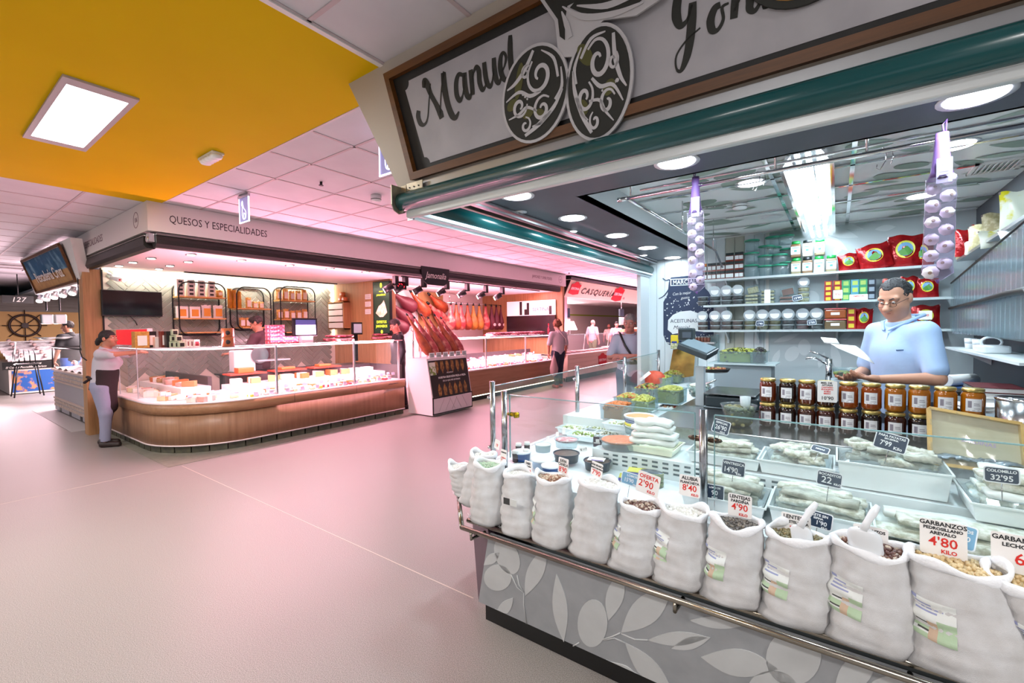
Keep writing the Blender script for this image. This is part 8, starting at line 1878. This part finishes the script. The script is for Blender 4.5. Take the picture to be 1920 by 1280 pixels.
for k,(px,mi) in enumerate([(846,1),(856,0),(865,1),(877,0),(888,3),(899,3),(911,1),(922,2),(931,2),(940,2)]):
    a,b = at(px,615,X=-8.1),at(px,570,X=-8.1); t = ham('%s hanging from the bar, %s from the left' % ('dark red bagged ham' if mi == 2 else 'cured ham',ORD[k]),(-8.1,a.y,a.z - .05),(-8.1,a.y,b1.z - .05),.13 if mi != 2 else .12,mi,True,'hams hanging from the bar')
    if mi == 2: part(t,'white_label',PLB,lambda m: m.ell((-7.985,a.y,a.z+.10),(.006,.07,.045)))
# spotlights on a track
t = thing('ceiling_track','black spotlight track above the ham counter','track',(-6.35,7.5,2.43)); part(t,'rail',BLACK,lambda m: m.box(-6.37,-6.33,5.4,10.0,2.43,2.45))
for k,(px,py) in enumerate([(760,525),(795,543),(838,545),(876,546),(911,548),(942,549),(742,543)]):
    p = at(px,py,X=-6.35); t = thing('track_spotlight','black track spotlight over the ham counter, %s' % (ORD[k]+' from the left' if k < 6 else 'beside the number display'),'spotlight',(-6.35,p.y,2.25),'track spotlights over the ham counter'); part(t,'stem',BLACK,lambda m: m.box(-6.39,-6.31,p.y - .04,p.y+.04,2.27,2.43)); part(t,'head',BLACK,lambda m: m.cyl((-6.36,p.y - .05,2.26),(-6.46,p.y - .16,2.17),.06,n=14)); part(t,'lens',DLE,lambda m: m.cyl((-6.461,p.y - .161,2.169),(-6.465,p.y - .165,2.166),.045,n=12))
t = thing('number_display','black queue display with red digits above the gap','display',(-6.35,5.5,2.2)); p = at(751,535,X=-6.4); part(t,'case',BLACK,lambda m: m.box(-6.44,-6.38,p.y - .12,p.y+.12,p.z - .07,p.z+.07)); text('095',.11,(-6.378,p.y,p.z - .04),(0,1,0),(0,0,1),mat('red_digits','#e8283a',.4,em=('#ff2a3c',2.)),t,align='CENTER')
# straight ham counter
t = thing('ham_counter','straight oak fronted ham counter with a glass display case','counter',(-6.3,8.5,0))
part(t,'oak_front',OAKB,lambda m: m.box(-6.0,-5.96,6.35,10.3,.12,.62)); part(t,'plinth',BLACK,lambda m: m.box(-6.02,-5.99,6.35,10.3,0,.09)); part(t,'led_kick',mat('kick_glow','#fff6e6',.4,em=('#ffeccc',3.)),lambda m: m.box(-5.985,-5.97,6.35,10.3,.09,.105)); part(t,'edge_trim',mat('pale_pink_edge','#e8d6d6'),lambda m: m.box(-6.06,-5.955,6.35,10.3,.62,.64)); part(t,'display_deck',DECK,lambda m: (m.box(-6.85,-6.0,6.35,10.3,.60,.62),m.box(-6.85,-6.5,6.35,10.3,.62,.76))); part(t,'rear_body',mat('counter_rear_dark','#3a3234'),lambda m: m.box(-6.9,-6.85,6.35,10.3,.05,.9))
for y0,y1 in ((6.37,7.35),(7.37,8.85),(8.87,10.28)): part(t,'front_glass',GLASS,lambda m: m.add([(-6.03,y0,.64),(-6.03,y1,.64),(-6.03,y1,1.285),(-6.03,y0,1.285)],[(0,1,2,3)]))
part(t,'top_glass',GLASS,lambda m: m.box(-6.6,-6.02,6.35,10.3,1.287,1.297)); part(t,'light_bar',mat('case_light_bar','#fff0f4'),lambda m: m.box(-6.2,-6.16,6.4,10.25,1.26,1.28))
for y in (6.36,7.36,8.86,10.29): part(t,'glass_post',ALU,lambda m: m.box(-6.045,-6.015,y - .012,y+.012,.64,1.285))
for r in range(3):
    for k in range(13): x = (-6.15,-6.33,-6.65)[r]; y = 6.5 + k * .29; tz = (.622,.622,.762)[r]; o = thing('cured_meat',['sliced sausage pack in the front row of the ham case','cured sausage in the middle row of the ham case','cured loin on the rear step of the ham case'][r]+', %s from the left' % ORD[k],'meat',(x,y,tz),'meats in the ham case, row %d' % (r+1)); m = MB(); slab(m,(x,y,tz+.02),(.11,.17,.22)[r],.10,.04+.02*r,R.uniform(0,3),400+r*20+k); m.build('meat',R.choice([HAMM,HAMD,CH[1],HAMM,CH[2]]),o); part(o,'paper',PLB,lambda m: m.box(x - .06,x+.06,y - .09,y+.09,tz,tz+.003))
    for k in range(9): tagc((-6.09,-6.25,-6.52)[r],6.6+k*.42,(.63,.66,.80)[r],'small lilac price tag in the ham case, %s from the left in the %s' % (ORD[k],['front row','middle row','rear row'][r]),'price tags of the ham case row %d' % r)
for k in range(9): y = 7.9 + k * .25; o = thing('sausage_pile','dark cured sausages on top of the ham counter, %s from the left' % ORD[k],'meat',(-6.3,y,1.298),'sausages on the ham counter'); part(o,'sausages',HAMD if k % 3 else HAMM,lambda m: [m.tube([(-6.45+.02*q,y - .08+.05*q,1.325+.03*(q % 2)),(-6.3,y - .06+.05*q,1.335+.03*(q % 2)),(-6.15,y - .08+.05*q,1.325+.03*(q % 2))],[.015,.026,.015],8) for q in range(4)]); part(o,'tray',BLACK,lambda m: m.box(-6.48,-6.12,y - .12,y+.12,1.2985,1.304))
t = thing('hanging_banner','pale banner with bottle silhouettes above a dark glass cabinet','banner',(-8.6,9.8,1.9)); a,b = at(950,566,Y=10.55),at(1041,590,Y=10.55)
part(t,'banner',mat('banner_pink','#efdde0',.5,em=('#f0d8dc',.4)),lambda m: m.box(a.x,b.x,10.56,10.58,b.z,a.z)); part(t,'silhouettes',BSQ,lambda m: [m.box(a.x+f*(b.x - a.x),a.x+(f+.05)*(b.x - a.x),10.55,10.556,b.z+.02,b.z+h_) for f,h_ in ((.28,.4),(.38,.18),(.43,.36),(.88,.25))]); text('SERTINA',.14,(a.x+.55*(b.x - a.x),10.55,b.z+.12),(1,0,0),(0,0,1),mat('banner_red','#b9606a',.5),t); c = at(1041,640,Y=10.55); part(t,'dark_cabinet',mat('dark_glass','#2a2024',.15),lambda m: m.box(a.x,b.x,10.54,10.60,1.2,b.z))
for k in range(6): p = at(1023+4*k,612,X=-6.5); t = thing('red_bottle','red capped bottle at the end of the ham counter, %s from the left' % ORD[k],'bottle',(-6.4,p.y,1.298),'red capped bottles'); part(t,'bottle',HAMD,lambda m: m.lathe([(.04,1.299),(.04,1.44),(.016,1.50),(.016,1.54)],(-6.4,p.y,0),10)); part(t,'cap',mat('cap_red','#d0202c',.4),lambda m: m.lathe([(.02,1.54),(.02,1.585),(.001,1.586)],(-6.4,p.y,0),10))

# ------------------------------------------------------------- offal stall beyond
LOGO = mat('logo_red','#c8202c',.5)
def logo(t,c,x,u,s):
    c,x,u = Vector(c),Vector(x),Vector(u); n = x.cross(u); part(t,'red_badge',LOGO,lambda m: m.prism([c+x*a*s*1.5+u*b*s+n*.004 for a,b in ((-.5,-.38),(0,-.48),(.5,-.38),(.44,0),(.5,.3),(.25,.36),(.12,.5),(-.12,.5),(-.25,.36),(-.5,.3),(-.44,0))],n*.004)); text('SERTINA',.24*s,c - u*.08*s+n*.009,x,u,PLB,t,align='CENTER',bold=.002,sx=1.3)
t = thing('offal_sign','slanted cream sign with red badges and spaced italic lettering','sign',(FX,13,2.4)); q0,q1 = at(1066,520,X=FX),at(1058,556,X=-6.15); up_ = Vector((.20,0,.42)).normalized(); sb = Vector((-6.15,q1.y,q1.z)); Ls = 9.5; hgt = .50
part(t,'board',mat('sign_cream','#d8c8b0',.5),lambda m: m.prism([sb,sb+Vector((0,Ls,0)),sb+Vector((0,Ls,0))+up_*hgt,sb+up_*hgt],(-.03,0,0))); part(t,'dark_top',BLACK,lambda m: m.box(-6.6,-5.90,sb.y - .05,sb.y+Ls,2.80,2.86)); part(t,'end_frame',BLACK,lambda m: m.prism([sb+Vector((0,-.03,0)),sb+up_*hgt+Vector((0,-.03,0)),sb+up_*hgt+Vector((-.4,-.03,0)),sb+Vector((-.2,-.03,0))],(0,.03,0)))
def sgy(px,py): return at(px,py,X=-6.05).y
tx = text('CASQUERÍA',.25,sb+Vector((.006,sgy(1089,545) - sb.y,0))+up_*.14,(0,1,0),up_,INKK,t,shear=.2,space=1.15,extrude=.002); bpy.context.view_layer.update(); tx.scale.x *= (sgy(1150,552) - sgy(1089,545)) / max(tx.dimensions.x,.01)
for px,py in ((1077,540),(1158,550),(1209,559)): logo(t,sb+Vector((.004,sgy(px,py) - sb.y,0))+up_*.27,(0,1,0),up_,.40 if px < 1100 else .55)
text('108',.12,sb+Vector((.006,sgy(1169,557) - sb.y,0))+up_*.10,(0,1,0),up_,LT2,t)
struct(MB().box(-6.9,-6.4,11.1,11.6,0,2.9).build('wall_pillar_offal',mat('pillar_pink','#dcc6cc',.6)),'pale square pillar in the offal stall'); struct(MB().box(-11.2,-11.0,10.8,27,0,2.9).build('wall_offal_back',mat('offal_wall','#c4b0ae',.7)),'grey-pink back wall of the offal stall'); struct(MB().box(-10.995,-10.985,10.8,27,2.05,2.12).build('trim_9',mat('green_band','#8a9a1c',.6)),'green band along the back wall'); struct(MB().box(-10.99,-10.95,17.2,18.3,0,2.0).build('door_1',mat('door_dark','#2c3238',.4)),'dark framed door with a blue glass'); struct(MB().box(-11.0,-6.3,10.75,27,2.62,2.66).build('ceiling_offal',mat('offal_ceiling','#f0e2e4',.6)),'bright ceiling inside the offal stall')
for k,(y0,y1,X_,lb) in enumerate([(10.6,14.4,-5.85,'nearer cream boarded meat counter with a red badge'),(15.4,20.5,-6.2,'farther cream meat counter behind the shopper')]):
    t = thing('meat_counter',lb,'counter',(X_ - .4,(y0+y1)/2,0)); CRB = mat('cream_board','#dcc3ae',.5)
    for q in range(5): part(t,'front_board',CRB,lambda m: m.box(X_ - .03,X_+.002*(q % 2),y0,y1,.14+q*.118,.254+q*.118))
    part(t,'plinth',BLACK,lambda m: m.box(X_ - .06,X_ - .03,y0,y1,0,.14)); part(t,'deck',DECK,lambda m: m.box(X_ - .9,X_ - .03,y0,y1,.70,.735)); part(t,'end_panel',CRB,lambda m: m.box(X_ - .9,X_ - .03,y0,y0+.03,.1,.73)); part(t,'glass',GLASS,lambda m: m.prism([(X_ - .1,y0,.74),(X_ - .1,y1,.74),(X_ - .4,y1,1.25),(X_ - .4,y0,1.25)],(.006,0,.004))); part(t,'top_shelf',PLASTIC,lambda m: m.box(X_ - .75,X_ - .38,y0,y1,1.25,1.262)); part(t,'support',ALU,lambda m: [m.cyl((X_ - .5,y,.74),(X_ - .42,y,1.25),.015,n=8) for y in (y0+.1,(y0+y1)/2,y1 - .1)])
    if k == 0: logo(t,(X_+.004,(y0+y1)/2+.3,.46),(0,1,0),(0,0,1),.42)
    for q in range(12): y = y0 + .2 + q * (y1 - y0 - .4) / 11; o = thing('meat_cut','cut of meat, %s from the left on the %s cream counter' % (ORD[q],['nearer','farther'][k]),'meat',(X_ - .4,y,.736),'meat cuts on the %s counter' % ['nearer','farther'][k]); m = MB(); slab(m,(X_ - .35,y,.765),.3,.2,.06,R.uniform(-.4,.4),600+20*k+q); m.build('cut',R.choice([HAMM,CH[4],HAMM]),o); part(o,'paper',PLB,lambda m: m.box(X_ - .5,X_ - .2,y - .1,y+.1,.7355,.739))
for k in range(8): y = 16.2 + .22 * k; pack('egg_carton','pale egg carton stack on the farther counter, %s from the left' % ORD[k],'carton',-6.55,y,1.263,.2,.2,.16 if k > 2 else .10,mat('egg_orange','#d8956a',.6,noise=(30,'#e8c0a0',.45,.6)),group='egg cartons on the farther counter')
for k,(px,X_) in enumerate([(1061,-6.6),(1165,-6.9)]): p = at(px,585,X=X_); t = thing('hanging_screen','small dark hanging screen, %s' % ['by the oak end wall','in the middle of the offal stall'][k],'screen',(X_,p.y,1.8)); part(t,'screen',mat('screen_teal','#2a3c44',.3),lambda m: m.box(X_ - .03,X_+.03,p.y - .2,p.y+.2,p.z - .16,p.z+.12)); part(t,'rod',ALU,lambda m: m.cyl((X_,p.y,p.z+.12),(X_,p.y,2.6),.01,n=8)); part(t,'paper',PAPER,lambda m: m.box(X_ - .028,X_+.028,p.y - .18,p.y+.22,p.z - .5,p.z - .2))
for k in range(2): p = at(1066+150*k,612,X=-6.6); t = thing('table_lamp','white lampshade on the counter, %s' % ['behind the shopper','behind the waiting man'][k],'lamp',(-6.55,p.y,1.26)); part(t,'shade',mat('shade_white','#fff0f0',.5,em=('#ffe4e4',1.2)),lambda m: m.lathe([(.22,p.z - .1),(.12,p.z+.16)],(-6.55,p.y,0),16)); part(t,'stem',ALU,lambda m: m.cyl((-6.55,p.y,1.263),(-6.55,p.y,p.z),.012,n=8))

# ------------------------------------------------------------- fish stall at the far left
struct(MB().box(-20.2,-20.0,1.2,12,0,2.15).build('wall_fish_back',mat('fish_wall_yellow','#e0b070',.6)),'warm yellow back wall of the fish stall'); struct(MB().box(-20.2,-9.4,2.2,12,2.62,2.68).build('ceiling_fish',mat('fish_ceiling_dark','#5f6c72',.7)),'dark ceiling of the fish stall'); struct(MB().box(-20.25,-20.0,1.2,12,2.15,2.62).build('wall_fish_boards',mat('grey_boards','#9a948e',.7,wood=('Y',20,'#7d7772'))),'weathered grey boards above the yellow wall'); struct(MB().box(-23.7,-20.3,-3,1.8,2.3,2.9).build('wall_blue_soffit',mat('blue_soffit','#4a7896',.7)),'blue soffit far to the left'); struct(MB().box(-9.16,-9.08,1.9,8,0,2.45).build('wall_fish_side',mat('side_pale','#c9b4b0',.7)),'partition between fish and cheese stalls')
t = thing('ship_wheel','dark ship wheel on the yellow wall','wheel',(-16.95,3,1.4)); p = at(47,610,X=-19.93); WD = mat('wheel_wood','#3a2420',.5)
part(t,'rim',WD,lambda m: (m.tube([(-19.93,p.y+.32*math.cos(a),p.z+.32*math.sin(a)) for a in (2*PI*i/28 for i in range(28))],.032,8,True))); part(t,'hub',WD,lambda m: m.cyl((-19.99,p.y,p.z),(-19.88,p.y,p.z),.08,n=14))
for k in range(8): part(t,'spoke',WD,lambda m: m.cyl((-19.93,p.y,p.z),(-19.93,p.y+.47*math.cos(k*PI/4),p.z+.47*math.sin(k*PI/4)),.012,n=8))
t = thing('fish_sign','slanted framed picture sign with white lettering and a pale post','sign',(-10.5,1.4,1.9)); f_ = [at(42,490,Y=1.40),at(112,458,Y=1.40),at(143,526,Y=1.62),at(70,548,Y=1.62)]; fn = (f_[1] - f_[0]).cross(f_[3] - f_[0]).normalized(); fn = fn if fn.y < 0 else -fn
part(t,'case',WHITE,lambda m: m.prism([at(38,485,Y=1.42),at(131,445,Y=1.42),at(152,530,Y=1.64),at(66,552,Y=1.64)],(0,.12,.0))); part(t,'frame',FR,lambda m: [m.obox((a+b)/2+fn*.01,(b - a)/2,(b - a).cross(fn).normalized()*.02,fn*.015) for a,b in zip(f_,f_[1:]+f_[:1])]); md = lambda a,b,f: a + (b - a) * f
part(t,'sea_print',mat('sea_blue','#2c5a80',.4,noise=(4,'#7fa6bc',.5,.7)),lambda m: m.prism([f_[0],f_[1],md(f_[1],f_[2],.6),md(f_[0],f_[3],.6)],fn*.004)); part(t,'sand_print',mat('sand_print','#c89a60',.5,noise=(6,'#b98a58',.4,.6)),lambda m: m.prism([md(f_[0],f_[3],.6),md(f_[1],f_[2],.6),f_[2],f_[3]],fn*.004)); tx = text('Pescadería Cruz',.24,md(f_[0],f_[3],.72)+fn*.008+(f_[1] - f_[0])*.18,(f_[1] - f_[0]),(f_[0] - f_[3]),PLB,t,bold=.003); bpy.context.view_layer.update(); tx.scale.x *= .68 * (f_[1] - f_[0]).length / max(tx.dimensions.x,.01)
t = thing('spot_bar','blue bar with silver spotlights under the slanted fish sign','spotlight',(-10.6,1.75,1.8)); a,b = at(72,552,Y=1.75),at(150,530,Y=1.75); part(t,'bar',mat('bar_blue','#39588c',.4),lambda m: m.cyl(a,b,.025,n=8))
for k in range(5): c = a + (b - a) * (.1+.2*k); q = part(t,'lamp_head',ALU,lambda m: m.cyl(c+Vector((0,0,-.02)),c+Vector((.08,-.05,-.16)),.03,.055,n=12)); part(q,'lens',DLE,lambda m: m.cyl(c+Vector((.08,-.05,-.161)),c+Vector((.082,-.051,-.165)),.045,n=12))
for k in range(2): p = at(88+25*k,600,X=-13.5); t = thing('hanging_scale','grey hanging scale in the fish stall, %s one' % ['left','right'][k],'scale',(-13.5,p.y,1.6)); part(t,'head',ALU,lambda m: m.box(-13.6,-13.4,p.y - .09,p.y+.09,p.z - .08,p.z+.12),bevel=.02); part(t,'rod',BLACK,lambda m: m.cyl((-13.5,p.y,p.z+.2),(-13.5,p.y,2.62),.015,n=8)); part(t,'pan',ALU,lambda m: m.lathe([(.05,p.z - .42),(.22,p.z - .36)],(-13.5,p.y,0),16))
ICE = mat('crushed_ice','#f4eef0',.5,noise=(14,'#d8c8cc',.4,.65),bump=(24,.8))
for k,(x0,x1,y0,y1,lb,fm) in enumerate([(-12.3,-9.1,1.80,3.2,'patterned tile counter heaped with ice beside the oak post','tile'),(-18.8,-16.2,1.6,4.6,'fish counter with a coral reef picture on its front','reef')]):
    t = thing('fish_counter',lb,'counter',((x0+x1)/2,(y0+y1)/2,0)); zt_ = .78
    if fm == 'tile':
        part(t,'body',mat('tile_counter_grey','#a9a6ac',.5),lambda m: m.box(x0,x1,y0,y1,.02,zt_)); TP = mat('tile_relief','#c9b4a8',.5)
        for z in (.10,.17,.62,.69):
            for q in range(30): part(t,'border_tile',TP,lambda m: m.box(x0+q*.105+.03*((z*100) % 2 > 1),x0+q*.105+.06,y0 - .012,y0,z,z+.05))
        part(t,'ledge',TP,lambda m: (m.box(x0,x1,y0 - .02,y0,.57,.60),m.box(x0,x1,y0 - .02,y0,.24,.27),m.box(x0 - .02,x1,y0 - .03,y1,zt_,zt_+.03))); part(t,'vent_hole',BLACK,lambda m: [m.box(x0+.4+.8*q,x0+.55+.8*q,y0 - .004,y0+.01,.02,.09) for q in range(4)])
    else: part(t,'body',mat('reef_side','#d8ccc6',.5),lambda m: m.box(x0,x1,y0,y1,.02,zt_)); part(t,'reef_picture',mat('reef_print','#2456a0',.4,noise=(5,'#c88a5a',.52,.6)),lambda m: m.box(x1,x1+.006,y0+.05,y1,.06,.58)); part(t,'name_band',BLACK,lambda m: m.box(x1,x1+.02,y0 - .1,y1,.62,.80)); text('Bonifacio Cruz',.075,(x1+.022,y0+.1,.725),(0,1,0),(0,0,1),PLB,t,shear=.3); text('El Corner Pescadilla y Marisco',.07,(x1+.022,y0 - .05,.645),(0,1,0),(0,0,1),PLB,t,shear=.3,sx=.8)
    part(t,'fill_light_bar',ALU,lambda m: (m.box(-12.1,-9.5,2.25,2.35,1.27,1.29),m.cyl((-12.0,2.3,.8),(-12.0,2.3,1.27),.015,n=8),m.cyl((-9.6,2.3,.8),(-9.6,2.3,1.27),.015,n=8)) if k == 0 else (m.box(-15.96,-15.84,1.1,4.1,1.29,1.31),m.cyl((-16.2,1.7,.8),(-15.9,1.7,1.3),.015,n=8),m.cyl((-16.2,4.0,.8),(-15.9,4.0,1.3),.015,n=8)))  # bars and posts added to carry the fish stall fill lights
    o = part(t,'ice_bed',ICE,lambda m: m.sheet([[Vector((x0+(x1 - x0)*i/24,y0+(y1 - y0)*j/10,zt_+.03+(.12*j/10 if fm == 'tile' else .45*(1 - i/24))+.03*math.sin(i*1.7)*math.cos(j*2.1)+R.uniform(0,.03))) for j in range(11)] for i in range(25)],False))
    for q in range(14): x = x0 + .2 + (x1 - x0 - .4) * q / 13; y = y0 + .25 + .4 * (q % 3); o = thing('whole_fish','pale fish on the ice of the %s, %s from the left' % (['patterned tile counter','reef counter'][k],ORD[q]),'fish',(x,y,zt_+.1),'fish on the ice %d' % k); zz = zt_ + .10 + (.12*(y - y0)/(y1 - y0) if k == 0 else .45*(x1 - x)/(x1 - x0)); part(o,'body',mat('fish_pink','#dba8a0',.35,noise=(12,'#c9bcc0',.4,.6)),lambda m: m.tube([(x - .16,y,zz),(x - .08,y+.02,zz+.01),(x+.05,y+.02,zz),(x+.16,y - .02,zz)],[.012,.045,.04,.012],8)); part(o,'tail',mat('fish_tail','#b98a88',.4),lambda m: m.prism([(x+.15,y - .02,zz),(x+.22,y+.03,zz),(x+.22,y - .07,zz)],(0,0,.006)))
t = thing('bar_stool','black bar stool standing before the reef counter','stool',at(52,742,Z=0)); p = at(52,742,Z=0)
part(t,'seat',BLACK,lambda m: m.box(p.x - .2,p.x+.2,p.y - .2,p.y+.2,.74,.78),bevel=.02); part(t,'backrest',BLACK,lambda m: [m.tube([(p.x - .2,p.y - .18+.09*q,.78),(p.x - .24,p.y - .18+.09*q,1.0),(p.x - .26,p.y - .16+.08*q,1.1)],.012,6) for q in range(5)])
for sx_,sy_ in ((1,1),(1,-1),(-1,1),(-1,-1)): part(t,'leg',BLACK,lambda m: m.cyl((p.x+.16*sx_,p.y+.16*sy_,.74),(p.x+.24*sx_,p.y+.24*sy_,0),.014,n=8))
t = thing('glass_guard','black framed glass guard on the fish counter end','glass screen',(-12.35,2.1,.8)); part(t,'frame',BLACK,lambda m: (m.tube([(-12.35,1.8,.82),(-12.35,1.8,1.22),(-12.35,3.2,1.22),(-12.35,3.2,.82)],.018,6),m.tube([(-12.35,1.8,1.22),(-9.2,1.8,1.22)],.016,6))); part(t,'pane',GLASS,lambda m: m.box(-12.35,-12.345,1.82,3.18,.84,1.2))
t = thing('stall_number','white stall number plate hanging in the fish stall','sign',(-16,2.2,2.0)); p = at(34,561,X=-16.0); part(t,'plate',mat('plate_dark','#3a3a3a',.5),lambda m: m.box(-16.02,-16.0,p.y - .26,p.y+.26,p.z - .09,p.z+.09)); part(t,'rod',BLACK,lambda m: m.cyl((-16.01,p.y,p.z+.09),(-16.01,p.y,2.92),.01,n=8)); text('127',.16,(-15.99,p.y,p.z - .06),(0,1,0),(0,0,1),PLB,t,align='CENTER',shear=.2)


# lettering becomes plain mesh so that every piece is real geometry
bpy.context.view_layer.update(); dg = bpy.context.evaluated_depsgraph_get()
for o in [o for o in COL.objects if o.type == 'FONT']:
    me = bpy.data.meshes.new_from_object(o.evaluated_get(dg)); n_ = bpy.data.objects.new('lettering',me); COL.objects.link(n_); n_.parent = o.parent; n_.matrix_basis = o.matrix_basis.copy(); bpy.data.objects.remove(o)
